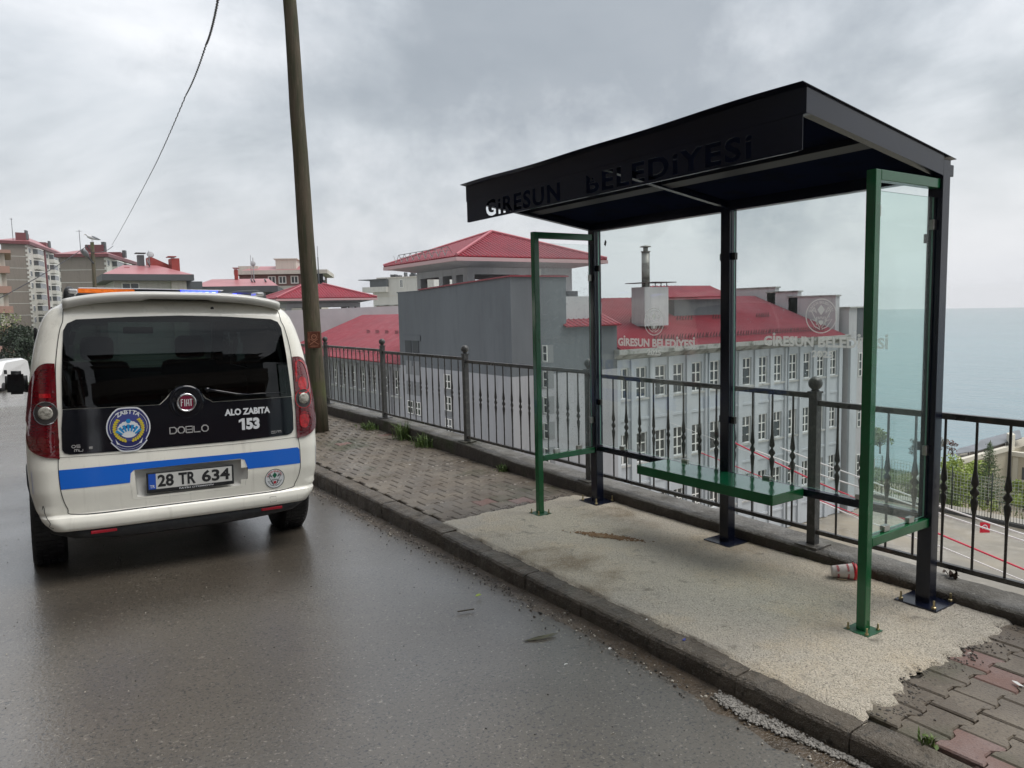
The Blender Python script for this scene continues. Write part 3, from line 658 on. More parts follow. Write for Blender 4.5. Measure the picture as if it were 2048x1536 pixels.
REDL = mat('red_lens', (0.13, 0.001, 0.006), 0.08, spec=0.7, coat=0.8, var=[(30, (0.07, 0.001, 0.004), .5, .62, (1, 1, 4))])
REDB = mat('red_lens_painted_glow', (0.45, 0.004, 0.012), 0.08, spec=0.7, coat=0.8, emit=((1, .01, .015), .03), var=(35, (.20, .001, .004), .45, .6))  # brighter red and faint glow stand for light the lens reflects
REDREF = mat('red_reflector', (0.38, 0.006, 0.02), 0.2, spec=.8)
CLRL = mat('clear_lens', (0.50, 0.48, 0.42), 0.25, 0.0, coat=0.8, var=(45, (.22, .21, .18), .45, .6), bump=[(90, .6, .004)])
LDARK = mat('lamp_bezel', (0.05, 0.045, 0.045), 0.3)
VGL = glass('tinted_rear_glass', (0.045, 0.058, 0.058), 0.01, 1.5)
VGF = glass('windscreen_glass', (0.62, 0.80, 0.74), 0.01, 1.45)
SDG = mat('dark_side_glass', (0.008, 0.01, 0.012), 0.05)
van = empty('patrol_van', (-2.861, 3.348, -0.136), 'cream white municipal patrol van with blue stripe, seen from behind on the wet road', 'van', rot=(0, 0.0257, -0.028))
YR = [(.30, .0), (.36, -.045), (.42, -.052), (.452, -.035), (.462, .0), (.6, -.004), (.75, .01), (.84, .025), (1.12, .04), (1.4, .085), (1.6, .14), (1.7, .178), (1.76, .22), (1.80, .30), (1.82, .42), (1.835, .7)]
WZ = [(.30, .74), (.37, .79), (.42, .835), (.5, .872), (.6, .893), (.75, .902), (.95, .902), (1.1, .887), (1.25, .868), (1.4, .848), (1.5, .83), (1.6, .803), (1.68, .772), (1.73, .735), (1.77, .67), (1.80, .58), (1.82, .47), (1.835, .3)]
YFZ = [(.30, 4.2), (.5, 4.28), (.75, 4.28), (.92, 4.2), (1.0, 3.95), (1.08, 3.6), (1.14, 3.4), (1.35, 3.12), (1.55, 2.84), (1.68, 2.6), (1.76, 2.3), (1.80, 2.0), (1.82, 1.8), (1.835, 1.5)]
def itp(T_, z):
    if z <= T_[0][0]: return T_[0][1]
    for (a, p), (b, q) in zip(T_, T_[1:]):
        if z <= b: return p + (q - p) * (z - a) / (b - a)
    return T_[-1][1]
def rc(z): return .135 if z > .5 else .10
def bow(x, z): return .035 * min(1, abs(x) / .75) ** 4
def surf(u, z, off=0.0):
    """unrolled distance u along the rear at height z -> van point; off lifts it outwards"""
    wz = itp(WZ, z); r_ = min(rc(z), wz * .6); y0 = itp(YR, z); a = abs(u); s_ = 1 if u >= 0 else -1; xs = wz - r_
    if a <= xs: return Vector((u, y0 + bow(u, z) - off, z))
    th = (a - xs) / r_; yb = y0 + bow(xs, z)
    if th <= math.pi / 2: return Vector((s_ * (xs + (r_ + off) * math.sin(th)), yb + r_ - (r_ + off) * math.cos(th), z))
    return Vector((s_ * (wz + off), yb + r_ + (a - xs - r_ * math.pi / 2), z))
def ux(x, z):
    """x on the rear view -> unrolled distance"""
    wz = itp(WZ, z); r_ = min(rc(z), wz * .6); xs = wz - r_; a = abs(x); s_ = 1 if x >= 0 else -1
    if a <= xs: return x
    return s_ * (xs + r_ * math.asin(min(1, (a - xs) / r_)))
WIN = [(-.655, 1.135), (-.16, 1.135), (-.10, 1.20), (0, 1.235), (.10, 1.20), (.16, 1.135), (.655, 1.135), (.655, 1.25), (.64, 1.45), (.62, 1.60), (.585, 1.635), (0, 1.655), (-.585, 1.635), (-.62, 1.60), (-.64, 1.45), (-.655, 1.25)]
def inside(p, poly):
    c = False; n = len(poly)
    for i in range(n):
        (x1, y1), (x2, y2) = poly[i], poly[(i + 1) % n]
        if (y1 > p[1]) != (y2 > p[1]) and p[0] < (x2 - x1) * (p[1] - y1) / (y2 - y1) + x1: c = not c
    return c
zs = sorted(set([.37 + i * .02 for i in range(74)] + [.452, .462, 1.825, 1.832, 1.835])); zs = [z for z in zs if z <= 1.835]
def contour(z, inset=0.0):
    wz = itp(WZ, z) - inset; y0 = itp(YR, z) + inset; yf = itp(YFZ, z) - inset; r_ = min(rc(z), wz * .6); rf = min(.30, wz * .6)
    P = []
    xs = wz - r_
    for i in range(36): x = -xs + 2 * xs * i / 35; P.append((x, y0 + bow(x, z)))
    yb = y0 + bow(xs, z)
    for i in range(1, 9): a = math.pi / 2 * i / 8; P.append((xs + r_ * math.sin(a), yb + r_ - r_ * math.cos(a)))
    for i in range(1, 25): P.append((wz, yb + r_ + (yf - rf * .9 - yb - r_) * i / 25))
    for i in range(0, 9): a = math.pi / 2 * i / 8; P.append((wz - rf + rf * math.cos(a), yf - rf * .9 + rf * .9 * math.sin(a)))
    for i in range(1, 24): P.append((wz - rf - 2 * (wz - rf) * i / 24, yf + .04 * (1 - (2 * i / 24 - 1) ** 2)))
    for i in range(0, 9): a = math.pi / 2 * i / 8; P.append((-(wz - rf) - rf * math.sin(a), yf - rf * .9 + rf * .9 * math.cos(a)))
    for i in range(1, 25): P.append((-wz, yf - rf * .9 + (yb + r_ - yf + rf * .9) * i / 25))
    for i in range(0, 8): a = math.pi / 2 * (1 - i / 8); P.append((-(xs + r_ * math.sin(a)), yb + r_ - r_ * math.cos(a)))
    return P
def shell(name, m, inset, sides=False):
    b = MB(); vs = []; n = len(contour(1))
    for z in zs: vs += [(x, y, z) for x, y in contour(z, inset)]
    fs = []
    for j in range(len(zs) - 1):
        for i in range(n):
            k = (i + 1) % n; q = (j * n + i, j * n + k, (j + 1) * n + k, (j + 1) * n + i)
            cx = sum(vs[t][0] for t in q) / 4; cy = sum(vs[t][1] for t in q) / 4; cz = sum(vs[t][2] for t in q) / 4
            if cy < .35 and inside((cx, cz), WIN): continue
            if cy > 2.3 and 1.17 < cz < 1.70 and abs(cx) < itp(WZ, cz) - .14: continue
            if abs(cx) > itp(WZ, cz) - .06 and 2.05 < cy < 2.75 and 1.2 < cz < 1.56: continue
            fs.append(q)
    fs += [tuple(range(n))[::-1], tuple(range((len(zs) - 1) * n, len(zs) * n))]
    b.add(vs, fs, 0, True); return b.build(name, m, van)
shell('body', PAINT, 0.0); shell('cabin_lining', LINER, 0.03)
def V2(d, name, m, off, cuts=.05, par=None): return d.mesh(name, m, lambda x, z: surf(x, z, off), par or van, cuts)
# rear black panel (lower part plus the rim round the glass) and the glass
PAN = [(-.700, 1.114), (-.712, 1.0), (-.714, .868), (-.702, .845), (-.676, .836), (-.3, .834), (0, .835), (.3, .836), (.660, .846), (.69, .856), (.706, .880), (.708, 1.0), (.702, 1.114), (.164, 1.110), (.118, 1.140), (.080, 1.195), (.0, 1.218), (-.080, 1.195), (-.118, 1.150), (-.160, 1.112)]
tailgate = V2(D2().poly(PAN), 'tailgate_panel', BLKP, .004)
WO = [(-.702, 1.118), (-.696, 1.30), (-.686, 1.45), (-.672, 1.60), (-.650, 1.642), (-.60, 1.667), (-.3, 1.684), (0, 1.693), (.3, 1.686), (.60, 1.668), (.648, 1.648), (.668, 1.605), (.682, 1.45), (.695, 1.25), (.702, 1.118), (.168, 1.114), (.122, 1.144), (.084, 1.199), (.0, 1.222), (-.084, 1.199), (-.122, 1.154), (-.164, 1.116)]
V2(D2().poly(WO), 'rear_window', VGL, .006)
WI = [(x * .955, 1.4 + (z - 1.4) * .93) for x, z in WO]
rim = D2()
for i in range(len(WO)):
    j = (i + 1) % len(WO); k = len(rim.v); rim.v += [WO[i], WO[j], WI[j], WI[i]]; rim.f.append([k, k + 1, k + 2, k + 3])
V2(rim, 'window_rim', BLKP, .0035)
# tailgate seam, bumper crease, heater lines
seam = [(-.667, 1.777), (-.671, 1.664), (-.694, 1.587), (-.722, 1.40), (-.730, 1.2), (-.735, .867), (-.740, .746), (-.732, .609), (-.703, .505), (-.655, .463), (-.25, .460), (.25, .460), (.640, .463), (.700, .500), (.738, .590), (.745, .727), (.735, .86), (.728, 1.1), (.721, 1.42), (.693, 1.60), (.672, 1.662), (.667, 1.777)]
def smooth2(P, k=5):
    out_ = []
    for i in range(len(P) - 1):
        p0, p1, p2, p3 = P[max(i - 1, 0)], P[i], P[i + 1], P[min(i + 2, len(P) - 1)]
        for j in range(k):
            t = j / k; out_.append(tuple(.5 * (2 * p1[a] + (p2[a] - p0[a]) * t + (2 * p0[a] - 5 * p1[a] + 4 * p2[a] - p3[a]) * t * t + (3 * p1[a] - p0[a] - 3 * p2[a] + p3[a]) * t ** 3) for a in (0, 1)))
    return out_ + [P[-1]]
V2(D2().line(smooth2(seam), .0045), 'tailgate_seam', SEAM, .0025, .06)
V2(D2().line([(-.735, .822), (-.3, .816), (.3, .816), (.735, .822)], .0022), 'panel_joint', SEAM, .0025, .06)
hl = D2()
for k in range(10): hl.line([(-.60 + .004 * k, 1.26 + .036 * k), (.60 - .004 * k, 1.26 + .036 * k)], .0012)
V2(hl, 'window_heater_lines', SEAM, .0015, .08)
# tail lights
def lamp(side):
    s_ = side
    O = smooth2([(.728, 1.398), (.775, 1.398), (.812, 1.374), (.845, 1.31), (.868, 1.22), (.884, 1.12), (.888, 1.06), (.876, 1.01), (.888, .96), (.884, .90), (.868, .868), (.83, .842), (.79, .826), (.729, .815)], 4)
    O = [(s_ * abs(ux(x if x < itp(WZ, z) - .006 else itp(WZ, z) - .006, z)), z) for x, z in O]
    bright = s_ > 0
    t = V2(D2().poly(O), 'tail_light', REDL, .010, .03)
    # outer skirt so that the lamp has thickness
    b = MB(); n = len(O); vs = [surf(x, z, .010) for x, z in O] + [surf(x, z, -.004) for x, z in O]
    b.add(vs, [(i, (i + 1) % n, n + (i + 1) % n, n + i) for i in range(n)], 0, True); b.build('lamp_edge', REDL, t)
    U = lambda x, z: (s_ * abs(ux(x, z)), z)
    V2(D2().line([U(x, z) for x, z in smooth2([(.745, 1.22), (.747, 1.35), (.775, 1.370), (.808, 1.345), (.832, 1.27), (.840, 1.19), (.825, 1.15), (.79, 1.135), (.755, 1.14)], 4)], .012 if bright else .008), 'light_tube', REDB if bright else REDL, .0135, .03, t)
    c = (s_ * abs(ux(.787, 1.08)), 1.098)
    if bright:
        V2(D2().disc((s_ * abs(ux(.787, 1.2)), 1.205), .034, 20, .05), 'stop_light', REDB, .012, .03, t)
        V2(D2().disc((s_ * abs(ux(.787, .95)), .945), .036, 20, .06), 'stop_light', REDB, .012, .03, t)
    else:
        V2(D2().poly([(c[0] - .03, 1.19), (c[0] + .03, 1.19), (c[0] + .03, 1.215), (c[0] - .03, 1.215)]), 'stop_light', REDB, .012, .03, t)
    V2(D2().disc(c, .062, 28, .070), 'lamp_bezel', LDARK, .013, .03, t)
    V2(D2().ring(c, .061, .006, 28, ry=.069), 'lamp_ring', CHR if not bright else REDB, .0155, .03, t)
    b = MB(); p = surf(c[0], c[1], .013); nrm = (surf(c[0], c[1], .05) - surf(c[0], c[1], 0)).normalized(); q = nrm.to_track_quat('Z', 'Y').to_matrix()
    b.lathe([(.041, 0), (.040, .004), (.030, .0065), (.001, .0085)], p, 24, 0, True, M=q); b.build('reversing_light', CLRL, t)
    V2(D2().ring((c[0], .925), .058, .006, 28, ry=.066), 'lens_ring', REDL, .0135, .03, t)
lamp(-1); lamp(1)
# blue stripe, plate recess, plate
STR = [(-.738, .745), (-.736, .625), (-.356, .630), (-.350, .688), (-.330, .708), (.322, .714), (.352, .703), (.372, .638), (.742, .634), (.741, .735), (.728, .750), (-.234, .752)]
V2(D2().poly(STR), 'rear_stripe', BLUE, .0016)
for s_ in (-1, 1):
    d = D2(); d.poly([(s_ * .90, .60), (s_ * .90, .74), (s_ * 3.9, .82), (s_ * 3.9, .68)]); V2(d, 'side_stripe', BLUE, .002, .15)
    d = D2(); d.text("ZABITA", .0, 0, .30, .03); d.v = [((1.5 + x) * s_ if s_ > 0 else -(2.6 - x), .88 + z) for x, z in d.v]; V2(d, 'side_lettering', BLUE, .0025, None)
REC = mat('plate_recess', (0.60, 0.59, 0.55), 0.4)
ro = smooth2([(-.352, .62), (-.346, .69), (-.325, .712), (0, .716), (.32, .714), (.348, .69), (.366, .62), (.352, .55), (.315, .520), (0, .516), (-.315, .520), (-.345, .55), (-.352, .62)], 5)[:-1]
ri = [(x * .90, .618 + (z - .618) * .86) for x, z in ro]
n = len(ro); b = MB(); b.add([surf(x, z, .0012) for x, z in ro] + [surf(x, z, -.010) for x, z in [(x * .975, .618 + (z - .618) * .95) for x, z in ro]] + [(x, .042, z) for x, z in ri], [(i, (i + 1) % n, n + (i + 1) % n, n + i) for i in range(n)] + [(n + i, n + (i + 1) % n, 2 * n + (i + 1) % n, 2 * n + i) for i in range(n)] + [tuple(range(2 * n, 3 * n))], 0, True)
# the recess is pressed into the tailgate: cut the body away behind it
body = [o for o in van.children if o.name.startswith('body')][0]
for nm in ('body', 'cabin_lining'):
    o = [c for c in van.children if c.name.startswith(nm)][0]; bm = bmesh.new(); bm.from_mesh(o.data)
    kill = [f for f in bm.faces if f.calc_center_median().y < .2 and inside((f.calc_center_median().x, f.calc_center_median().z), [(x * (.965 if nm == 'body' else 1.03), .618 + (z - .618) * (.91 if nm == 'body' else 1.12)) for x, z in ro])]
    bmesh.ops.delete(bm, geom=kill, context='FACES'); bm.to_mesh(o.data); bm.free()
b.build('plate_recess', REC, van)
pl = lambda x, z: Vector((x + .006, -.004 + .0 * z, z + .611))
b = MB(); b.bbox((-.262, -.003, .546), (.276, .012, .680), .004); plate = b.build('number_plate', BLKR, van)
D2().poly([(-.213, -.045), (.257, -.045), (.257, .056), (-.213, .056)]).mesh('plate_face', mat('plate_white', (.66, .66, .63), .35), lambda x, z: pl(x, z + .004), plate)
D2().poly([(-.257, -.045), (-.2135, -.045), (-.2135, .056), (-.257, .056)]).mesh('plate_band', mat('plate_blue', (.02, .10, .52), .35), lambda x, z: pl(x, z + .004), plate)
INK = mat('plate_ink', (.02, .02, .022), .5)
pt = lambda x, z: pl(x, z + .004) - Vector((0, .0012, 0))
d = D2(); d.text("28", -.203, -.033, 1, .032, width=.096, height=.080); d.text("TR", -.078, -.033, 1, .032, width=.105, height=.080); d.text("634", .065, -.033, 1, .032, width=.178, height=.080); d.mesh('plate_number', INK, pt, plate)
D2().text("TR", -.250, -.036, 1, .02, width=.030, height=.020).mesh('plate_country', WHT, pt, plate)
D2().text("FATİH OTOMOTİV", -.075, -.062, 1, .02, width=.215, height=.014).mesh('plate_dealer', WHT, pt, plate)
# writing and badges on the black panel
d = D2(); d.text("ALO ZABITA", .237, 1.012, 1, .045, width=.305, height=.046); d.poly([(.346, .908), (.366, .908), (.366, .988), (.349, .988), (.326, .976), (.326, .960), (.346, .968)]); d.text("53", .374, .908, 1, .055, width=.092, height=.080); V2(d, 'hotline_lettering', WHT, .006, None)
def squarish(d, st, x, y, wd, ht, th):
    k = len(st); cw = wd / k; g = cw * .80
    for i, ch in enumerate(st):
        a = x + i * cw; c = a + g; m = y + ht / 2
        q = g * .28
        if ch == 'D': d.line([(a, y), (c - q, y), (c, y + q), (c, y + ht - q), (c - q, y + ht), (a, y + ht), (a, y), (c - q, y)], th)
        if ch == 'O': d.line([(a + q, y), (c - q, y), (c, y + q), (c, y + ht - q), (c - q, y + ht), (a + q, y + ht), (a, y + ht - q), (a, y + q), (a + q, y), (c - q, y)], th)
        if ch == 'B': d.line([(a, y), (c, y), (c, m), (a, m), (c * .97 + a * .03, m), (c, y + ht), (a, y + ht), (a, y)], th)
        if ch == 'L': d.line([(a, y + ht), (a, y), (c, y)], th)
        if ch == 'S': d.line([(a, y), (c, y), (c, m), (a, m), (a, y + ht), (c, y + ht)], th)
        if ch == 'm': d.line([(a, y), (a, y + ht * .8), (c, y + ht * .8), (c, y)], th); d.line([((a + c) / 2, y), ((a + c) / 2, y + ht * .8)], th)
        if ch == 'u': d.line([(a, y + ht * .8), (a, y), (c, y), (c, y + ht * .8)], th)
        if ch == 'e': d.line([(c, m), (a, m), (a, y + ht * .8), (c, y + ht * .8), (c, m)], th); d.line([(a, m), (a, y), (c, y)], th)
        if ch == 'c': d.line([(c, y + ht * .8), (a, y + ht * .8), (a, y), (c, y)], th)
d = D2(); squarish(d, "DOBLO", -.108, .920, .245, .040, .0075); V2(d, 'model_lettering', DIMCH, .0065, None)
d = D2(); squarish(d, "OS", -.663, .876, .050, .016, .004); squarish(d, "mu", -.650, .852, .050, .016, .004); squarish(d, "e", -.570, .864, .022, .014, .004); squarish(d, "cm", .545, .868, .075, .016, .004); V2(d, 'trim_lettering', DIMCH, .0065, None)
bp = surf(0, 1.119, 0); Mq = Matrix.Rotation(R(90), 3, 'X') @ Matrix.Rotation(0, 3, 'Z')
b = MB(); b.lathe([(.115, -.004), (.112, .004), (.100, .010), (.082, .006), (.070, .003)], bp, 40, 0, True, M=Mq, sx=1.0); boss = b.build('badge_boss', BLKP, van)
b = MB(); b.lathe([(.062, .002), (.062, .016), (.056, .021), (.051, .017), (.050, .015)], bp, 36, 0, True, M=Mq); bd = b.build('badge', CHR, boss)
RB = [(.040 * (abs(math.cos(a)) ** .5) * (1 if math.cos(a) > 0 else -1), .046 * (abs(math.sin(a)) ** .6) * (1 if math.sin(a) > 0 else -1)) for a in [2 * math.pi * i / 32 for i in range(32)]]
D2().poly(RB).mesh('badge_field', mat('badge_red', (.20, .012, .045), .25, coat=.6), lambda x, z: bp + Vector((x, -.0165, z)), boss)
D2().disc((0, 0), .0505, 32).mesh('badge_base', CHR, lambda x, z: bp + Vector((x, -.0150, z)), boss)
d = D2()
for i, ch in enumerate("FIAT"):
    x = -.033 + i * .0185 - (.002 if i > 1 else 0); h0, h1 = -.023, .023
    if ch == 'F': d.line([(x, h0), (x, h1 - .002)], .0048); d.line([(x - .002, h1 - .002), (x + .012, h1 - .002)], .0048); d.line([(x, .004), (x + .010, .004)], .0046)
    if ch == 'I': d.line([(x + .003, h0), (x + .003, h1)], .0052)
    if ch == 'A': d.line([(x - .003, h0), (x - .001, h1 - .002), (x + .010, h1 - .002), (x + .012, h0)], .0048); d.line([(x - .002, -.004), (x + .011, -.004)], .0044)
    if ch == 'T': d.line([(x + .006, h0), (x + .006, h1)], .0050); d.line([(x - .002, h1 - .002), (x + .015, h1 - .002)], .0048)
d.mesh('badge_letters', WHT, lambda x, z: bp + Vector((x, -.0175, z)), boss)
# crest of the municipal police
cx_, cz_ = -.347, .968
NB = mat('crest_navy', (.020, .024, .13), .4); LB = mat('crest_blue', (.055, .065, .25), .4); CY = mat('crest_cyan', (.01, .26, .58), .4); YE = mat('crest_yellow', (.62, .50, .04), .45)
def cres(k):
    P = smooth2([(0, .142), (.055, .138), (.085, .115), (.088, .112), (.112, .075), (.125, .030), (.122, -.02), (.102, -.065), (.098, -.072), (.104, -.078), (.082, -.105), (.060, -.128), (.035, -.140), (0, -.142)], 3)
    P = P + [(-x, z) for x, z in P[::-1][1:-1]]
    return [(cx_ + x * k, cz_ + z * k) for x, z in P]
cr0 = V2(D2().poly(cres(1.0)), 'crest', WHT, .0055, None)
V2(D2().poly(cres(.94)), 'crest_field', NB, .0065, None, cr0)
V2(D2().disc((cx_, cz_ + .018), .098, 40, .094), 'crest_disc', LB, .0072, None, cr0)
d = D2(); d.ring((cx_, cz_ + .016), .106, .0025, 40, -20, 200); d.ring((cx_, cz_ - .02), .092, .003, 24, 218, 322, ry=.09); d.ring((cx_, cz_ - .02), .108, .0015, 24, 225, 315, ry=.105)
d.arctext("ZABITA", (cx_, cz_ + .006), .094, 122, 58, .036, .03)
d.disc((cx_, cz_ - .022), .046, 24, .030)
for a in range(0, 181, 20): d.disc((cx_ + .052 * math.cos(R(a)), cz_ - .004 + .046 * math.sin(R(a))), .015, 10)
for s_ in (-1, 1): d.poly([(cx_ + s_ * .078, cz_ - .056), (cx_ + s_ * .070, cz_ - .090), (cx_ + s_ * .058, cz_ - .082), (cx_ + s_ * .055, cz_ - .094)] if s_ > 0 else [(cx_ - .078, cz_ - .056), (cx_ - .055, cz_ - .094), (cx_ - .058, cz_ - .082), (cx_ - .070, cz_ - .090)])
V2(d, 'crest_white_marks', WHT, .0082, None, cr0)
d = D2()
for k in range(7):
    a0, a1 = 32 + k * 18, 32 + k * 18 + 11; c0 = (cx_, cz_ - .055)
    d.poly([(c0[0] + .045 * math.cos(R(a0)), c0[1] + .045 * math.sin(R(a0))), (c0[0] + .088 * math.cos(R(a0)), c0[1] + .088 * math.sin(R(a0))), (c0[0] + .088 * math.cos(R(a1)), c0[1] + .088 * math.sin(R(a1))), (c0[0] + .045 * math.cos(R(a1)), c0[1] + .045 * math.sin(R(a1)))])
d.disc((cx_, cz_ + .054), .014, 18); V2(d, 'crest_fan', CY, .0092, None, cr0)
for s_ in (-1, 1):
    d = D2()
    for k in range(12):
        a = R(-75 + k * 10.5); p = (cx_ + s_ * .084 * math.cos(a), cz_ + .008 + .084 * math.sin(a)); d.disc(p, .0078, 8); d.disc((cx_ + s_ * .074 * math.cos(a + .07), cz_ + .008 + .074 * math.sin(a + .07)), .0055, 8)
    V2(d, 'crest_wreath', YE, .0088, None, cr0)
# municipal emblem on the lower tailgate
em = (.552, .548); GR = mat('emblem_ink', (.03, .05, .05), .5); GG = mat('emblem_green', (.01, .14, .07), .5); RD = mat('emblem_red', (.5, .01, .03), .5)
e0 = V2(D2().disc(em, .068, 32), 'municipal_emblem', WHT, .0018, None)
for q, m_, o_ in ((EL, GR, .0025), (ED, GG, .0026), (EH, RD, .003), (ET, RD, .0026)):
    d = D2(); d.raw([(em[0] + x * .069, em[1] + z * .069) for x, z in q.v], q.f); V2(d, 'emblem_mark', m_, o_, None, e0)
# bumper: towing flap, black valance with reflectors, scuff
V2(D2().line([(.503, .432), (.546, .432), (.546, .395), (.503, .395), (.503, .432)], .0018), 'towing_flap', SEAM, .002, None)
b = MB(); vs = []; K = 40
for i in range(K + 1):
    t = -1 + 2 * i / K; x = t * .80; yb = -.036 + .05 * abs(t) ** 4 + (.10 * max(0, abs(t) - .85) / .15)
    lowz = .285 + .045 * abs(t) ** 3
    vs += [(x, yb + .03, .374), (x, yb + .002, .368), (x, yb + .006, lowz + .015), (x * .99, yb + .03, lowz), (x * .97, yb + .30, lowz - .01), (x * .97, yb + .36, .37)]
b.add(vs, [(6 * i + k, 6 * (i + 1) + k, 6 * (i + 1) + k + 1, 6 * i + k + 1) for i in range(K) for k in range(5)], 0, True); b.build('rear_valance', BLKR, van)
for s_ in (-1, 1):
    b = MB(); x0, x1 = (s_ * .445, s_ * .588) if s_ > 0 else (-.588, -.443); b.bbox((x0, -.034, .337), (x1, -.0, .357), .004); b.build('reflector', REDREF, van)
V2(D2().line(smooth2([(-.845, .50), (-.835, .53), (-.822, .47), (-.80, .43), (-.812, .405), (-.785, .395)], 3), .004), 'bumper_scuff', SEAM, .002, .03)
b = MB(); b.box((-.74, .25, .27), (.74, 4.0, .40)); b.build('underbody', LINER, van)
# roof spoiler, aerial hole, rails, light bar
b = MB(); vs = []; K = 48
for i in range(K + 1):
    t = -1 + 2 * i / K; x = t * .668; a = abs(t); top = 1.850 - .055 * a ** 3.2; nt_ = .5 + .5 * math.tanh((abs(x + .0) - .21) * 60)
    bot = 1.800 - .012 * nt_ - .058 * a ** 3.5 ; yy = .115 + .055 * a ** 3
    vs += [(x, .62, top - .022), (x, .36, top - .006), (x, yy + .05, top), (x, yy + .006, top - .012), (x, yy, top - .024), (x, yy + .012, bot + .004), (x, yy + .03, bot), (x, .30, bot + .004 - .0)]
b.add(vs, [(8 * i + k, 8 * (i + 1) + k, 8 * (i + 1) + k + 1, 8 * i + k + 1) for i in range(K) for k in range(7)] + [tuple(range(8)), tuple(range(8 * K, 8 * K + 8))[::-1]], 0, True); b.build('roof_spoiler', PAINTG, van)
b = MB(); b.lathe([(.011, 0), (.011, .004), (.003, .004)], surf(.214, 1.742, 0), 14, 0, False, M=Matrix.Rotation(R(90), 3, 'X')); b.build('washer_nozzle', BLKR, van)
for s_ in (-1, 1):
    b = MB(); P = [(s_ * .625, .46, 1.79), (s_ * .62, .50, 1.845), (s_ * .615, .62, 1.866), (s_ * .61, 1.2, 1.886), (s_ * .60, 2.1, 1.872), (s_ * .60, 2.35, 1.80)]
    b.tube(P, [.030, .032, .026, .02, .02, .02], 10); rl = b.build('roof_rail', BLKR, van)
    b = MB(); b.bbox((s_ * .60 - .028, .452, 1.835), (s_ * .60 + .028, .62, 1.868), .010); b.build('rail_cap', mat('silver_trim', (.5, .5, .5), .3, .6), rl)
AMB = mat('amber_beacon', (.60, .14, .02), .15, emit=((1, .22, .02), .25), var=(30, (.30, .05, .01), .45, .6, (1, 1, 3))); BLB = mat('blue_beacon', (.01, .02, .7), .12, emit=((.03, .05, 1), 3.2)); BBASE = mat('beacon_base', (.02, .022, .03), .3); BTOP = mat('beacon_cover', (.62, .62, .66), .2)
b = MB(); b.bbox((-.56, 1.05, 1.835), (.60, 1.40, 1.862), .008); lb = b.build('light_bar', BBASE, van)
b = MB(); b.bbox((-.545, 1.06, 1.863), (-.175, 1.39, 1.893), .010); b.build('amber_lens', AMB, lb)
b = MB(); b.bbox((-.174, 1.06, 1.863), (.150, 1.39, 1.893), .008); b.build('bar_centre', BBASE, lb)
b = MB(); b.bbox((.151, 1.06, 1.863), (.420, 1.39, 1.897), .010); b.build('blue_lens', BLB, lb)
b = MB(); b.bbox((.421, 1.07, 1.863), (.530, 1.39, 1.884), .008); b.build('bar_end', BBASE, lb)
b = MB(); b.bbox((.531, 1.09, 1.860), (.575, 1.39, 1.876), .008); b.build('blue_lens', BLB, lb)
b = MB(); b.bbox((-.545, 1.05, 1.894), (.46, 1.40, 1.902), .003); b.build('bar_cover', BTOP, lb)
for k in range(5):
    b = MB(); b.box((.175 + k * .05, 1.052, 1.871), (.20 + k * .05, 1.058, 1.882)); b.build('blue_diode', mat('blue_diode', (.2, .3, 1), .2, emit=((.25, .35, 1), 5)), lb)
# wiper
b = MB(); wp = [surf(.132, 1.196, .03), surf(.20, 1.184, .035), surf(.32, 1.158, .028), surf(.40, 1.150, .024)]; b.tube(wp, [.012, .009, .007, .006], 8)
b.tube([surf(.30, 1.146, .014), surf(.46, 1.152, .016), surf(.62, 1.150, .013)], .0045, 6); b.tube([surf(.132, 1.196, .0), surf(.132, 1.196, .034)], .016, 10); b.build('rear_wiper', BLKP, van)
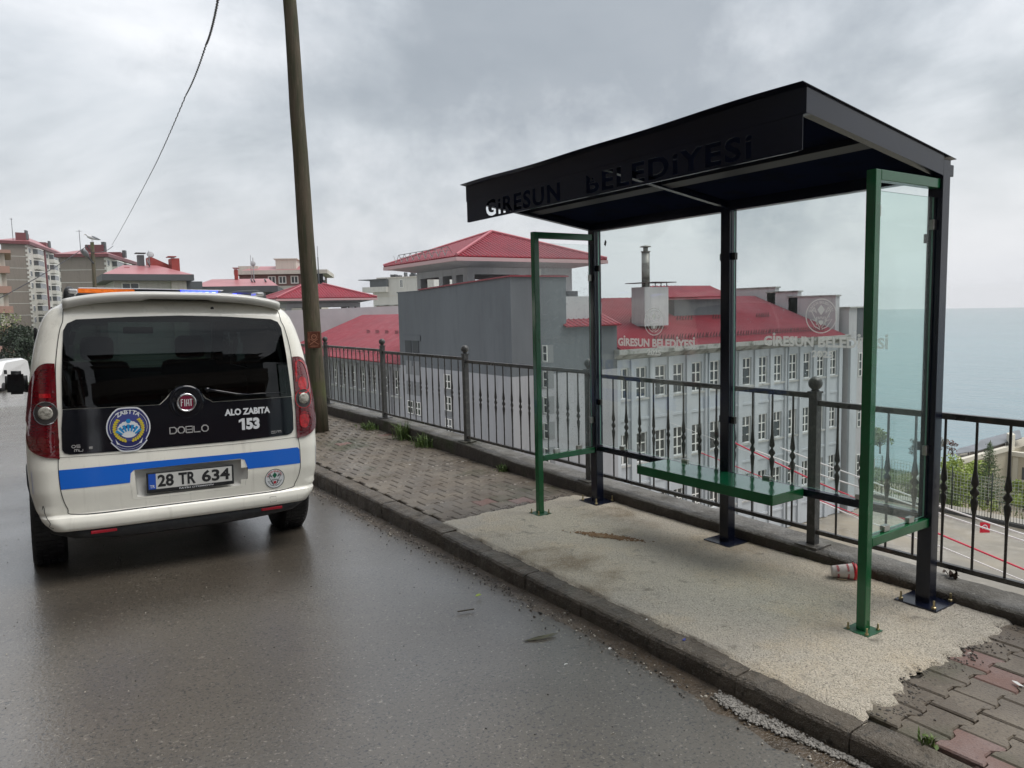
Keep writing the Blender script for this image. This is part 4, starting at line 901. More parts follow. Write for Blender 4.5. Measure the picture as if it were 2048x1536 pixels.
# side windows, mirrors, doors, wheels, windscreen, front lamps
for s_ in (-1, 1):
    d = D2(); d.poly([(s_ * 1.15, 1.18), (s_ * 1.25, 1.52), (s_ * 2.15, 1.53), (s_ * 2.15, 1.17)]); V2(d, 'side_window', SDG, .004, .12)
    d = D2(); d.poly([(s_ * 2.75, 1.17), (s_ * 2.75, 1.53), (s_ * 3.35, 1.53), (s_ * 3.75, 1.17)]); V2(d, 'side_window', SDG, .004, .12)
    d = D2(); d.line([(s_ * 2.70, .45), (s_ * 2.70, 1.62)], .008); d.line([(s_ * 1.55, .45), (s_ * 1.60, 1.60)], .008); V2(d, 'door_seam', SEAM, .003, .12)
    M3 = Matrix.Translation((s_ * 1.0, 3.02, 1.09)) @ Matrix.Rotation(R(4 * s_), 4, 'Z')
    b = MB(); bm = bmesh.new(); bmesh.ops.create_cube(bm, size=1)
    for q in bm.verts: q.co = Vector((q.co.x * .185 * (1 - .10 * (q.co.z > 0)), q.co.y * (.16 if q.co.y < 0 else .10), q.co.z * .215))
    bmesh.ops.bevel(bm, geom=bm.edges[:], offset=.045, segments=5, affect='EDGES'); bm.verts.index_update()
    b.add([M3 @ q.co for q in bm.verts], [[q.index for q in f.verts] for f in bm.faces], 0, True); bm.free()
    mirr = b.build('wing_mirror', BLKR, van)
    b = MB(); b.beam((s_ * .86, 3.06, 1.03), (s_ * .94, 3.04, 1.03), .10, .07); b.build('mirror_arm', BLKR, mirr)
    b = MB(); b.add([M3 @ Vector(p) for p in ((-.07, -.0815, -.085), (.07, -.0815, -.085), (.062, -.0815, .082), (-.062, -.0815, .082))], [(0, 1, 2, 3)]); b.build('mirror_glass', SDG, mirr)
    b = MB(); b.bbox((s_ * .83 - .012, 2.40, 1.47), (s_ * .83 + .012, 2.62, 1.60), .008); b.build('window_deflector', BLKR, van)
    for yw in (.68, 3.42):
        b = MB(); rr, wd = .318, .20; xo = s_ * .905; xi = xo - s_ * wd
        prof = [(.20, xi), (rr * .93, xi), (rr, xi + s_ * .03), (rr, xo - s_ * .03), (rr * .93, xo), (.215, xo + s_ * .0)]
        Mw = Matrix.Rotation(R(90), 3, 'Y')
        n = 40; vs = []; fs = []
        for q, (pr, px) in enumerate(prof):
            for j in range(n): a = 2 * math.pi * j / n; vs.append((px, yw + pr * math.cos(a), rr + pr * math.sin(a)))
        for i in range(len(prof) - 1):
            for j in range(n): fs.append((i * n + j, i * n + (j + 1) % n, (i + 1) * n + (j + 1) % n, (i + 1) * n + j))
        fs.append(tuple(range(n))); b.add(vs, fs, 0, True)
        # tread blocks
        for j in range(60):
            a = 2 * math.pi * j / 60
            for q in range(4):
                x = xi + s_ * (.030 + q * .040); c_ = Vector((x + s_ * .013, yw + (rr + .001) * math.cos(a), rr + (rr + .001) * math.sin(a)))
                tz = Vector((0, math.cos(a), math.sin(a))); ty = Vector((0, -math.sin(a), math.cos(a))); tx = Vector((1, 0, 0))
                P = [c_ + tx * i_ * .015 + ty * j_ * .011 + tz * k_ * .004 for i_ in (-1, 1) for j_ in (-1, 1) for k_ in (-1, 1)]
                b.add(P, [(0, 1, 3, 2), (4, 6, 7, 5), (0, 4, 5, 1), (2, 3, 7, 6), (1, 5, 7, 3)])
        ty_ = b.build('wheel', TYRE, van)
        b = MB(); prof = [(.213, xo - s_ * .002), (.205, xo - s_ * .012), (.19, xo - s_ * .018), (.10, xo - s_ * .008), (.05, xo), (.001, xo + s_ * .002)]
        vs = []; fs = []
        for q, (pr, px) in enumerate(prof):
            for j in range(n): a = 2 * math.pi * j / n; vs.append((px, yw + pr * math.cos(a), rr + pr * math.sin(a)))
        for i in range(len(prof) - 1):
            for j in range(n): fs.append((i * n + j, i * n + (j + 1) % n, (i + 1) * n + (j + 1) % n, (i + 1) * n + j))
        b.add(vs, fs, 0, True); b.build('wheel_trim', mat('silver_trim', (.5, .5, .5), .3, .6), ty_)
        b = MB(); P = [(s_ * (itp(WZ, max(.37, rr + .37 * math.sin(R(a)))) + .004), yw + .37 * math.cos(R(a)), max(.34, rr + .37 * math.sin(R(a)))) for a in range(4, 177, 6)]; b.tube(P, .016, 8); b.build('wheel_arch', BLKR, van)
    b = MB(); b.bbox((s_ * .55 - .17, 4.05, .72), (s_ * .55 + .17, 4.27, .92), .04); b.build('headlight', CLRL, van)
b = MB(); vs = []
for i in range(13):
    for z in (1.15, 1.3, 1.45, 1.6, 1.70):
        wz = itp(WZ, z) - .12; x = -wz + 2 * wz * i / 12; vs.append((x, itp(YFZ, z) + .04 * (1 - (x / wz) ** 2) + .006, z))
b.add(vs, [(5 * i + k, 5 * (i + 1) + k, 5 * (i + 1) + k + 1, 5 * i + k + 1) for i in range(12) for k in range(4)], 0, True); b.build('windscreen', VGF, van)
b = MB(); b.bbox((-.78, 2.95, .85), (.78, 3.5, 1.12), .05); b.build('dashboard', LINER, van)
for s_ in (-1, 1):
    b = MB(); b.bbox((s_ * .38 - .25, 2.15, .65), (s_ * .38 + .25, 2.30, 1.30), .06); b.bbox((s_ * .38 - .13, 2.17, 1.31), (s_ * .38 + .13, 2.27, 1.52), .05); b.build('front_seat', SEAT, van)
b = MB(); b.bbox((-.68, 1.25, .6), (.68, 1.42, 1.22), .06); b.build('rear_seat', SEAT, van)
b = MB(); b.bbox((-.13, 2.70, 1.535), (.13, 2.73, 1.60), .01); b.build('rear_view_mirror', LINER, van)
# ================================================================ school complex below the street
def plaster(name, c, c2, s=0.35): return mat(name, c, 0.75, var=[(s, c2, .42, .66, (1, 1, .35)), (2.5, tuple(x * .74 for x in c), .52, .8, (1, 1, .12)), (.9, tuple(x * .8 for x in c), .58, .75, (1, 1, .5))], bump=(14, .25, .02))
SG = plaster('pale_blue_grey_plaster', (.50, .53, .555), (.44, .465, .485))
SGD = plaster('dark_grey_plaster', (.125, .137, .148), (.105, .115, .125))
SGL = plaster('light_grey_plaster', (.48, .475, .48), (.42, .415, .42))
CORN = mat('stained_cornice', (.36, .36, .34), .8, var=[(1.3, (.10, .10, .085), .48, .66, (1, 1, 1.5)), (5, (.05, .06, .035), .62, .75)], bump=(8, .4, .03))
SILL = mat('window_sill', (.46, .46, .44), .7, var=(3, (.25, .25, .23), .5, .7))
RED = mat('wet_red_roof', (.25, .011, .025), .42, var=[(.5, (.165, .011, .02), .45, .65), (9, (.24, .04, .05), .6, .75)], spec=.25, rvar=(1.2, .34, .55))
REDR = mat('red_rib_painted_sheen', (.31, .065, .085), .25, spec=.7)  # ribs lighter than the sheet, wet glints put into their colour
PINK = mat('pinkish_gutter', (.50, .33, .33), .5)
RIDGE = mat('ridge_cap', (.42, .12, .14), .4)
FRM = mat('white_window_frame', (.82, .81, .77), .5)
WGL = mat('dark_window_glass', (.045, .05, .052), .08, spec=.7, var=(1.5, (.12, .12, .12), .5, .7))
WIREM = mat('snow_guard_wire', (.05, .03, .03), .5)
DOWN = mat('downpipe', (.30, .33, .35), .5)
def rib_roof(b, poly, slope, step, h=.05, wd=.07, t=.08):
    """roof plane from a polygon with raised ribs running along 'slope'"""
    P = [Vector(p) for p in poly]; nrm = (P[1] - P[0]).cross(P[2] - P[0]).normalized()
    if nrm.z < 0: nrm = -nrm
    n = len(P); b.add(P + [p - nrm * t for p in P], [tuple(range(n)), tuple(range(n, 2 * n))[::-1]] + [(i, n + i, n + (i + 1) % n, (i + 1) % n) for i in range(n)], 0)
    sv = Vector(slope); sv = (sv - nrm * sv.dot(nrm)).normalized(); cv_ = sv.cross(nrm).normalized()
    cs = [p.dot(cv_) for p in P]; c = min(cs) + step / 2
    while c < max(cs):
        hit = []
        for i in range(n):
            a, q = P[i], P[(i + 1) % n]; da, dq = a.dot(cv_) - c, q.dot(cv_) - c
            if (da > 0) != (dq > 0): hit.append(a + (q - a) * (da / (da - dq)))
        if len(hit) >= 2 and (hit[0] - hit[1]).length > .15:
            A, B = hit[0], hit[1]; o = cv_ * wd / 2
            vs = [A - o, A + o, A + o * .5 + nrm * h, A - o * .5 + nrm * h, B - o, B + o, B + o * .5 + nrm * h, B - o * .5 + nrm * h]
            b.add(vs, [(0, 1, 2, 3), (7, 6, 5, 4), (1, 5, 6, 2), (3, 2, 6, 7), (4, 0, 3, 7)], 1)
        c += step
    return b
def guards(name, par, p0, p1, n, up, sz=.34, group=3):
    b = MB(); p0 = Vector(p0); p1 = Vector(p1); d = (p1 - p0); L = d.length; d = d / L; up = Vector(up).normalized(); f = d.cross(up).normalized()
    r0 = random.Random(int(p0.x * 10))
    for k in range(n):
        p = p0 + d * L * (k + .5) / n + d * r0.uniform(-.05, .05)
        for j in range(group):
            q = p + d * (j - 1) * sz * .8
            b.tube([q - d * .06, q + Vector((0, 0, sz)) - up * .02, q + d * .18 + up * sz * .7], .022, 4, 0, False, False)
        b.tube([p - d * sz * 1.0 + Vector((0, 0, .1)), p + d * sz * 1.3 + Vector((0, 0, .1))], .02, 4, 0, False, False)
    return b.build(name, WIREM, par)
def window_mesh(wd, ht, rows=(.34,), cols=2, t=.06, depth=.22, open_=False, face='-Y'):
    """window set back in its opening: frame, sashes and dark glass, local origin at bottom centre, facing -Y"""
    b = MB(); h = wd / 2
    b.box((-h, depth - .02, 0), (h, depth, ht), 1)
    for a, c in (((-h, depth - .06, 0), (-h + t, depth - .02, ht)), ((h - t, depth - .06, 0), (h, depth - .02, ht)), ((-h + t, depth - .06, 0), (h - t, depth - .02, t)), ((-h + t, depth - .06, ht - t), (h - t, depth - .02, ht))): b.box(a, c, 0)
    for k in range(1, cols): x = -h + wd * k / cols; b.box((x - t * .8, depth - .058, t), (x + t * .8, depth - .022, ht - t), 0)
    for r_ in rows: z = ht * (1 - r_); b.box((-h + t, depth - .056, z - t * .55), (h - t, depth - .024, z + t * .55), 0)
    return b
def inst(me_obj, name, par, loc, rz=0, first=False):
    o = me_obj if first else me_obj.copy()
    if not first: COL.objects.link(o)
    o.parent = par; o.location = loc; o.rotation_euler = (0, 0, rz); o.name = name; return o
YT, XT = 35.456, 21.398
GZ = -17.2
# ---- window wing
wing = empty('school_wing', (43, YT, GZ), 'long pale grey school wing with rows of white windows under a ribbed red roof', 'school')
WO_ = Vector((43, YT, GZ))
def PW(b, n, m, par=None): 
    o = b.build(n, m, par or wing); 
    if par is None: o.location = -WO_
    return o
xl, xr, yf = 29.95, 56.3, YT + .25
cent = [30.7, 32.4, 34.29, 36.06, 38.03, 40.02, 41.84, 43.73, 45.72, 47.59, 49.6, 51.44, 53.42, 55.25]
rowz = [(-4.76, 2.14), (-9.35, 2.1), (-13.95, 2.1)]
wr = .5
# front wall built round the openings
ope = sorted([(c - .53, c + .53) for c in cent]); b = MB(); zlev = [GZ, rowz[2][0], rowz[2][0] + 2.1, rowz[1][0], rowz[1][0] + 2.1, rowz[0][0], rowz[0][0] + 2.14, -1.9]
for k in range(len(zlev) - 1):
    z0, z1 = zlev[k], zlev[k + 1]
    if k % 2 == 0: b.box((xl, yf, z0), (xr, yf + .3, z1))
    else:
        px = xl
        for a, c in ope: b.box((px, yf, z0), (a, yf + .3, z1)); px = c
        b.box((px, yf, z0), (xr, yf + .3, z1))
b.box((xl, yf + .3, GZ), (xr, yf + 18, -1.9)); PW(b, 'wall', SG)
for i in range(len(cent) - 1):
    x = (cent[i] + cent[i + 1]) / 2; b = MB(); b.box((x - .23, yf - .16, GZ), (x + .23, yf - .001, -2.05)); PW(b, 'pilaster', SG)
for x in (xl + .12, xr - .2): b = MB(); b.box((x - .2, yf - .17, GZ), (x + .25, yf - .001, -2.05)); PW(b, 'pilaster', SG)
for (z, h_) in rowz:
    b = MB(); b.box((xl + .3, yf - .10, z - .16), (xr - .45, yf - .002, z - .02)); PW(b, 'sill_course', SILL)
    b = MB(); b.box((xl + .3, yf - .07, z - 1.55), (xr - .45, yf - .003, z - 1.38)); PW(b, 'string_course', SG)
wm = window_mesh(1.0, 2.12, rows=(.36, .70), t=.07, depth=.17).build('window', [FRM, WGL]); fst = True
wm2 = None
rw = random.Random(2)
for (z, h_) in rowz:
    for c in cent:
        o = inst(wm, 'window', wing, Vector((c, yf, z)) - WO_, 0, fst); fst = False
        if rw.random() < .35:   # open sash swung inwards shows as a dark gap
            b = MB(); b.box((-.43, .02, .10), (-.06, .035, 1.30)); q = b.build('open_sash', WGL, o)
b = MB(); vs = []
for x in (xl - .25, xr + .35): vs += [(x, yf - .75, -1.30), (x, yf - .75, -1.62), (x, yf - .05, -2.02), (x, yf + .4, -2.02), (x, yf + .4, -1.30)]
b.add(vs, [(0, 1, 2, 3, 4)[::-1], (5, 6, 7, 8, 9)] + [(k, (k + 1) % 5, 5 + (k + 1) % 5, 5 + k) for k in range(5)]); PW(b, 'cornice', CORN)
EY, EZ, RY, RZ_ = yf - .60, -1.28, 44.6, 2.30
b = MB(); rib_roof(b, [(xl + .02, EY, EZ), (xr - .3, EY, EZ), (xr - .3, RY, RZ_), (xl - 3.6, RY, RZ_), (xl - 3.6, YT + 2.2, .62), (xl + .02, YT + 2.2, EZ + (YT + 2.2 - EY) * (RZ_ - EZ) / (RY - EY))], (0, 9.7, 3.6), .27, .045, .07)
rib_roof(b, [(xl - 3.6, RY, RZ_), (xr - .3, RY, RZ_), (xr - .3, RY + 9, -1.2), (xl - 3.6, RY + 9, -1.2)], (0, -9, 3.5), .42, .055, .10)
PW(b, 'roof', [RED, REDR])
def rz(y): return EZ + (y - EY) * (RZ_ - EZ) / (RY - EY)
PWg = lambda o: setattr(o, 'location', -WO_)
PWg(guards('snow_guard', wing, (xl + 4, EY + .9, rz(EY + .9) + .05), (xr - 2, EY + .9, rz(EY + .9) + .05), 22, (0, 1, .37), .42, 3))
for xx in (31.0, 34.8, 39.8, 44.0, 49.5): PWg(guards('snow_guard', wing, (xx, EY + 4.3, rz(EY + 4.3) + .05), (xx + 1.9, EY + 4.3, rz(EY + 4.3) + .05), 2, (0, 1, .37), .40, 3))
for (ya, yb, z) in ((36.1, 40.85, 2.05), (39.9, 43.2, 2.55), (42.3, 47.5, 3.0)):
    b = MB(); b.box((xr - .28, ya, -2), (xr + .3, yb, z)); PW(b, 'fire_wall', SGL)
    b = MB(); b.box((xr - .38, ya - .1, z + .002), (xr + .4, yb + .1, z + .13)); PW(b, 'wall_coping', CORN)
# boiler chimney on the roof
bx = MB(); c0 = Vector((35.0, 38.4, 0)); bx.box((35.0, 38.0, .1), (37.45, 39.4, 2.98)); PW(bx, 'chimney_block', SGL)
b = MB(); b.box((34.55, 37.8, 3.26), (35.5, 39.6, 3.31)); b.box((35.9, 37.8, 3.30), (38.1, 39.6, 3.36))
for x in (35.05, 35.4, 36.1, 36.7, 37.3): b.box((x, 38.02, 2.98), (x + .05, 38.07, 3.31))
PW(b, 'chimney_cap', WIREM)
b = MB(); b.lathe([(.30, 2.9), (.30, 5.55)], (35.6, 38.5, 0), 20); b.lathe([(.36, 5.56), (.36, 5.62)], (35.6, 38.5, 0), 20); b.lathe([(.18, 5.62), (.18, 5.9)], (35.6, 38.5, 0), 12); b.lathe([(.42, 5.92), (.36, 6.0), (.02, 6.06)], (35.6, 38.5, 0), 20)
PW(b, 'flue_pipe', mat('dull_galvanised', (.28, .27, .25), .5, .5, var=[(1.2, (.10, .09, .08), .5, .7, (1, 1, 2))]))
b = MB(); b.box((40.6, 40.4, .2), (46.6, 42.6, 2.05)); PW(b, 'roof_dormer', SGD)
b = MB(); rib_roof(b, [(39.2, 39.8, 2.25), (47.3, 39.8, 2.25), (46.6, 42.0, 3.2), (39.2, 42.0, 3.2)], (0, 2.2, .95), .42, .05, .10); rib_roof(b, [(39.2, 42.0, 3.2), (46.6, 42.0, 3.2), (47.3, 44, 2.25), (39.2, 44, 2.25)], (0, 2, -.9), .42, .05, .10); PW(b, 'dormer_roof', [RED, REDR])
for x in (39.1, 48.65): b = MB(); b.tube([(x, yf - .22, -2.0), (x, yf - .22, GZ)], .055, 8); PW(b, 'downpipe', DOWN)
# end block right of the fire wall
eb = empty('school_end_block', (62, YT, GZ), 'flat roofed grey end block of the school at the seaward end of the window wing', 'school')
EO = Vector((62, YT, GZ))
def PE(b, n, m): o = b.build(n, m, eb); o.location = -EO; return o
b = MB(); b.box((57.0, YT - .05, GZ), (60.3, YT + 14, -1.9)); b.box((57.0, YT - .045, -1.9), (58.2, YT + 14, .98)); PE(b, 'wall', SGL)
b = MB(); b.box((58.2, YT - .06, -1.9), (60.3, YT + 14, .98)); PE(b, 'upper_wall', SGD)
b = MB(); b.box((56.8, YT - .25, .982), (60.5, YT + 14.2, 1.1)); PE(b, 'wall_coping', CORN)
b = MB(); b.box((57.0, YT - .28, GZ), (58.0, YT - .052, -1.9)); PE(b, 'pilaster', SG)
for k, (z, h_) in enumerate(rowz):
    for c in (59.05,): 
        o = wm.copy(); COL.objects.link(o); o.parent = eb; o.name = 'window'; o.location = Vector((c, YT - .22, z - .35)) - EO
# ---- stair block (dark top, pale base) with the open pavilion on its roof
tw = empty('stair_block', (25, 42, GZ), 'tall windowless block, dark grey above and pale grey below, behind the railing', 'building')
TO = Vector((25, 42, GZ))
def PT(b, n, m): o = b.build(n, m, tw); o.location = -TO; return o
zb = -2.55
ya, yb2, yc = YT, 47.35, 51.2
def bodyT(z0, z1): 
    b = MB(); b.box((XT, ya, z0), (xl - 4.3, yb2, z1)); b.box((XT + .02, yb2, z0), (xl - 4.3, yc, z1)); b.box((xl - 4.3, ya + .001, z0), (xl + .0, yb2, min(z1, .36))) ; return b
LG = plaster('pale_grey_base_plaster', (.36, .36, .375), (.32, .32, .33))
wxo = [(43.75, -3.85, .9, 1.05), (43.75, -5.42, .9, 1.05), (43.75, -7.0, .9, 1.05), (43.75, -8.6, .9, 1.05), (43.75, -10.2, .9, 1.05), (43.75, -11.8, .9, 1.05)]
PT(bodyT(GZ, zb), 'lower_wall', LG)
b = MB(); b.box((XT, ya, zb), (xl - 4.3, yb2, 3.1)); b.box((XT + .02, yb2, zb), (xl - 4.3, yc, 3.05)); b.box((xl - 4.3, ya + .001, zb), (xl, yb2, .36))
vs = [(XT, ya, 3.1), (XT + 4.28, ya, 3.1), (XT + 4.28, yb2, 3.1), (XT, yb2, 3.1), (XT, ya, 3.52), (XT + 4.28, ya, 3.52), (XT + 4.28, yb2, 3.12), (XT, yb2, 3.12)]
b.add(vs, [(4, 5, 6, 7), (0, 1, 5, 4), (1, 2, 6, 5), (3, 0, 4, 7)]); PT(b, 'upper_wall', SGD)
b = MB()
for q in ([(XT - .12, ya - .12, 3.53), (XT - .12, yb2 + .1, 3.13), (XT + .35, yb2 + .1, 3.13), (XT + .35, ya + .3, 3.53)], [(XT - .12, ya - .12, 3.53), (XT + .35, ya + .3, 3.53), (XT + 4.4, ya + .3, 3.53), (XT + 4.4, ya - .12, 3.53)]):
    P = [Vector(p) for p in q]; b.add(P + [p + Vector((0, 0, .09)) for p in P], [(0, 1, 2, 3)[::-1], (4, 5, 6, 7), (0, 1, 5, 4), (1, 2, 6, 5), (2, 3, 7, 6), (3, 0, 4, 7)])
PT(b, 'red_coping', mat('red_coping', (.20, .02, .03), .4))
b = MB(); b.box((XT - .02, yb2 + .1, 3.052), (XT + .5, yc + .1, 3.12)); PT(b, 'wall_coping', SGD)
sm = window_mesh(.95, 1.02, rows=(.5,), t=.06, depth=-.01).build('stair_window', [FRM, WGL]); fst = True
def recess(par, O, x, y, z, w_, h_, ax):   # dark reveal plus window on a face
    pass
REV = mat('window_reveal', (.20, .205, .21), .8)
for (y, z, w_, h_) in wxo:
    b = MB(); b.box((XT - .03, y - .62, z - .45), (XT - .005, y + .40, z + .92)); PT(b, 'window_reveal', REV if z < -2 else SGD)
    o = inst(sm, 'stair_window', tw, Vector((XT - .035, y - .25, z)) - TO, R(-90), fst); fst = False
for y in (47.9 + .6, 49.75):
    for k in range(9):
        z = -1.53 - k * 1.57
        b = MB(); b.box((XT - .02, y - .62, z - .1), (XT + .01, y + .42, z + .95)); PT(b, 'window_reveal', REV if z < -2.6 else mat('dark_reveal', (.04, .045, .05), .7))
        if k > 2: o = sm.copy(); COL.objects.link(o); o.parent = tw; o.name = 'stair_window'; o.location = Vector((XT - .03, y - .25, z)) - TO; o.rotation_euler.z = R(-90)
b = MB(); b.box((XT - .05, 47.55, -.6), (XT - .001, 50.6, -.2)); PT(b, 'lintel_frame', SGD)
for k in range(7):
    z = -1.72 - k * 1.63
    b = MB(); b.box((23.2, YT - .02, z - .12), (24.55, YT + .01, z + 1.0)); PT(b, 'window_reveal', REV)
    o = sm.copy(); COL.objects.link(o); o.parent = tw; o.name = 'stair_window'; o.location = Vector((23.75, YT - .03, z)) - TO
b = MB(); b.box((25.35, YT + .8, .2), (28.4, YT + 7, 2.32)); PT(b, 'parapet_wall', SGL)
b = MB(); rib_roof(b, [(25.4, YT - .35, .42), (xl + .12, YT - .35, .42), (xl + .12, YT + 4, 2.0), (25.4, YT + 4, 2.0)], (0, 4, 1.6), .42, .055, .10); PT(b, 'roof', [RED, REDR])
b = MB(); b.box((xl - 3.2, YT + 5, .3), (xl + 3.0, YT + 6.4, 1.9)); PT(b, 'roof_wall', SGL)
def pavilion(name, label, X0, X1, Y0, Y1, ze_, apex, zbase, ov, cols, gl=True):
    pv_ = empty(name, ((X0 + X1) / 2, (Y0 + Y1) / 2, zbase), label, 'roof pavilion'); O = Vector(((X0 + X1) / 2, (Y0 + Y1) / 2, zbase))
    def PP(b, n, m): o = b.build(n, m, pv_); o.location = -O; return o
    A = Vector(apex); c = [Vector((X0, Y0, ze_)), Vector((X1, Y0, ze_)), Vector((X1, Y1, ze_)), Vector((X0, Y1, ze_))]
    rdg = abs(X1 - X0) - abs(Y1 - Y0)
    A0 = A.copy(); A1 = A.copy()
    if rdg > 4: A0 = Vector((A.x - rdg * .25, A.y, A.z)); A1 = Vector((A.x + rdg * .25, A.y, A.z))
    elif rdg < -1: A0 = Vector((A.x, A.y + rdg * .25, A.z)); A1 = Vector((A.x, A.y - rdg * .25, A.z))
    b = MB()
    if rdg > 4: faces = [([c[0], c[1], A1, A0], (0, 1, .3)), ([c[1], c[2], A1], (-1, 0, .3)), ([c[2], c[3], A0, A1], (0, -1, .3)), ([c[3], c[0], A0], (1, 0, .3))]
    elif rdg < -1: faces = [([c[0], c[1], A0], (0, 1, .3)), ([c[1], c[2], A1, A0], (-1, 0, .3)), ([c[2], c[3], A1], (0, -1, .3)), ([c[3], c[0], A0, A1], (1, 0, .3))]
    else: faces = [([c[i], c[(i + 1) % 4], A], s_) for i, s_ in enumerate([(0, 1, .3), (-1, 0, .3), (0, -1, .3), (1, 0, .3)])]
    for P, s_ in faces: rib_roof(b, P, s_, .36, .06, .09)
    PP(b, 'roof', [RED, REDR])
    b = MB()
    for p, q in ((c[0], A0), (c[1], A1 if rdg > 4 else A0), (c[3], A0 if rdg > 4 else A1), (c[2], A1)): b.tube([p + Vector((0, 0, .06)), q + Vector((0, 0, .08))], .11, 6, 0, False)
    PP(b, 'ridge_cap', RIDGE)
    b = MB(); b.box((X0 - .05, Y0 - .05, ze_ - .34), (X1 + .05, Y0 + .12, ze_ - .09)); b.box((X0 - .05, Y0 + .12, ze_ - .34), (X0 + .12, Y1, ze_ - .09)); b.box((X1 - .12, Y0 + .12, ze_ - .34), (X1 + .05, Y1, ze_ - .09)); b.box((X0, Y1 - .12, ze_ - .34), (X1, Y1, ze_ - .09)); PP(b, 'eaves_board', PINK)
    b = MB(); b.add([(X0 + .1, Y0 + .1, ze_ - .30), (X1 - .1, Y0 + .1, ze_ - .30), (X1 - .1, Y1 - .1, ze_ - .30), (X0 + .1, Y1 - .1, ze_ - .30), (X0 + ov, Y0 + ov, ze_ - .62), (X1 - ov, Y0 + ov, ze_ - .62), (X1 - ov, Y1 - ov, ze_ - .62), (X0 + ov, Y1 - ov, ze_ - .62)], [(0, 1, 5, 4), (1, 2, 6, 5), (2, 3, 7, 6), (3, 0, 4, 7), (4, 5, 6, 7)]); PP(b, 'soffit', SGL)
    b = MB(); x0, x1, y0, y1 = X0 + ov + .02, X1 - ov - .02, Y0 + ov + .02, Y1 - ov - .02
    for a in ((x0, y0, x1, y0 + .4), (x0, y1 - .4, x1, y1), (x0, y0 + .4, x0 + .4, y1 - .4), (x1 - .4, y0 + .4, x1, y1 - .4)): b.box((a[0], a[1], ze_ - 1.12), (a[2], a[3], ze_ - .63))
    PP(b, 'ring_beam', SGL)
    for fx, fy in cols:
        x = x0 + fx * (x1 - x0 - .6); y = y0 + fy * (y1 - y0 - .6); b = MB(); b.box((x, y, zbase), (x + .6, y + .6, ze_ - 1.122)); PP(b, 'column', SGL)
    return pv_, PP
cols = [(0, 0), (.5, 0), (1, 0), (0, .22), (0, .5), (0, 1), (1, .5), (1, 1), (.5, 1)]
pv1, PP1 = pavilion('roof_pavilion', 'large open red roofed pavilion with snow guards above the stair block', 21.1, 34.3, 41.3, 52.9, 5.22, (27.6, 47.1, 7.55), 2.9, 1.9, cols)
g = MB()
for k in range(9):
    y = 43.2 + k * .98; p = Vector((21.3, y, 5.34)); t = p + Vector((.25, 0, .62)); 
    g.tube([p, t, t + Vector((.35, 0, -.5))], .028, 4, 0, False, False); g.tube([p, t + Vector((0, .9, 0))], .022, 4, 0, False, False)
    if k < 8: g.tube([t, t + Vector((0, .98, 0))], .026, 4, 0, False, False); g.tube([t + Vector((.18, 0, -.22)), t + Vector((.18, .98, -.22))], .018, 4, 0, False, False)
PP1(g, 'snow_fence', mat('grey_wire', (.22, .22, .21), .5))
b = MB(); b.box((24.6, 43.9, GZ), (33.5, 51.5, 2.9)); o = b.build('plinth', SGD, pv1); o.location = -Vector(((21.1 + 34.3) / 2, (41.3 + 52.9) / 2, 2.9))
# ---- far wing on the left with its own roof, fire wall and pavilion
fw = empty('far_school_wing', (24, 62, GZ), 'far school wing with a red roof, seen through the railing left of the stair block', 'school')
FO = Vector((24, 62, GZ))
def PF(b, n, m): o = b.build(n, m, fw); o.location = -FO; return o
fx = XT + 1.2; fy0, fy1 = yc, 84.0; zE = -2.62
b = MB(); ys_ = [54.6 + 2.35 * k for k in range(13)]; ys_ = [y for y in ys_ if y < 83]
b.box((fx + .4, fy0, GZ), (fx + 10, fy1, zE))
for z0, z1 in ((GZ, -9.9), (-7.7, -5.35), (-3.3, zE)): b.box((fx, fy0, z0), (fx + .4, fy1, z1))
for z0, z1 in ((-9.9, -7.7), (-5.35, -3.3)):
    py = fy0
    for y in ys_: b.box((fx, py, z0), (fx + .4, y - .55, z1)); py = y + .55
    b.box((fx, py, z0), (fx + .4, fy1, z1))
PF(b, 'wall', LG)
for z in (-5.35, -9.9):
    for y in ys_:
        o = wm.copy(); COL.objects.link(o); o.parent = fw; o.name = 'window'; o.location = Vector((fx, y, z)) - FO; o.rotation_euler.z = R(-90)
for i, y in enumerate(ys_[:-1]):
    b = MB(); b.box((fx - .18, y + .9, GZ), (fx - .001, y + 1.45, zE - .2)); PF(b, 'pilaster', LG)
for z in (-5.35, -9.9): b = MB(); b.box((fx - .12, fy0, z - .2), (fx - .002, fy1, z - .03)); PF(b, 'sill_course', SILL)
b = MB(); b.box((fx - .7, fy0 + .1, zE - .28), (fx + .1, fy1, zE + .02)); PF(b, 'cornice', mat('dark_gutter', (.14, .145, .15), .6))
b = MB(); rib_roof(b, [(fx - .75, fy0 + .05, zE + .06), (fx - .75, fy1, zE + .06), (fx + 9.5, fy1, 1.35), (fx + 9.5, fy0 + .05, 1.35)], (9.5, 0, 4), .45, .035, .07)
PF(b, 'roof', [RED, REDR])
og = guards('snow_guard', fw, (fx + .3, fy0 + 1, zE + .55), (fx + .3, fy1 - 1, zE + .55), 26, (1, 0, .4), .36, 2); og.location = -FO
og = guards('snow_guard', fw, (fx + 4.6, 56, .02 - .55), (fx + 4.6, 72, .02 - .55), 7, (1, 0, .4), .36, 3); og.location = -FO
b = MB(); vs = [(fx - .8, fy1 + .02, zE - 3), (fx + 17.5, fy1 + .02, zE - 3), (fx + 17.5, fy1 + .02, 2.45), (fx - .8, fy1 + .02, 2.05)]; P = [Vector(p) for p in vs]
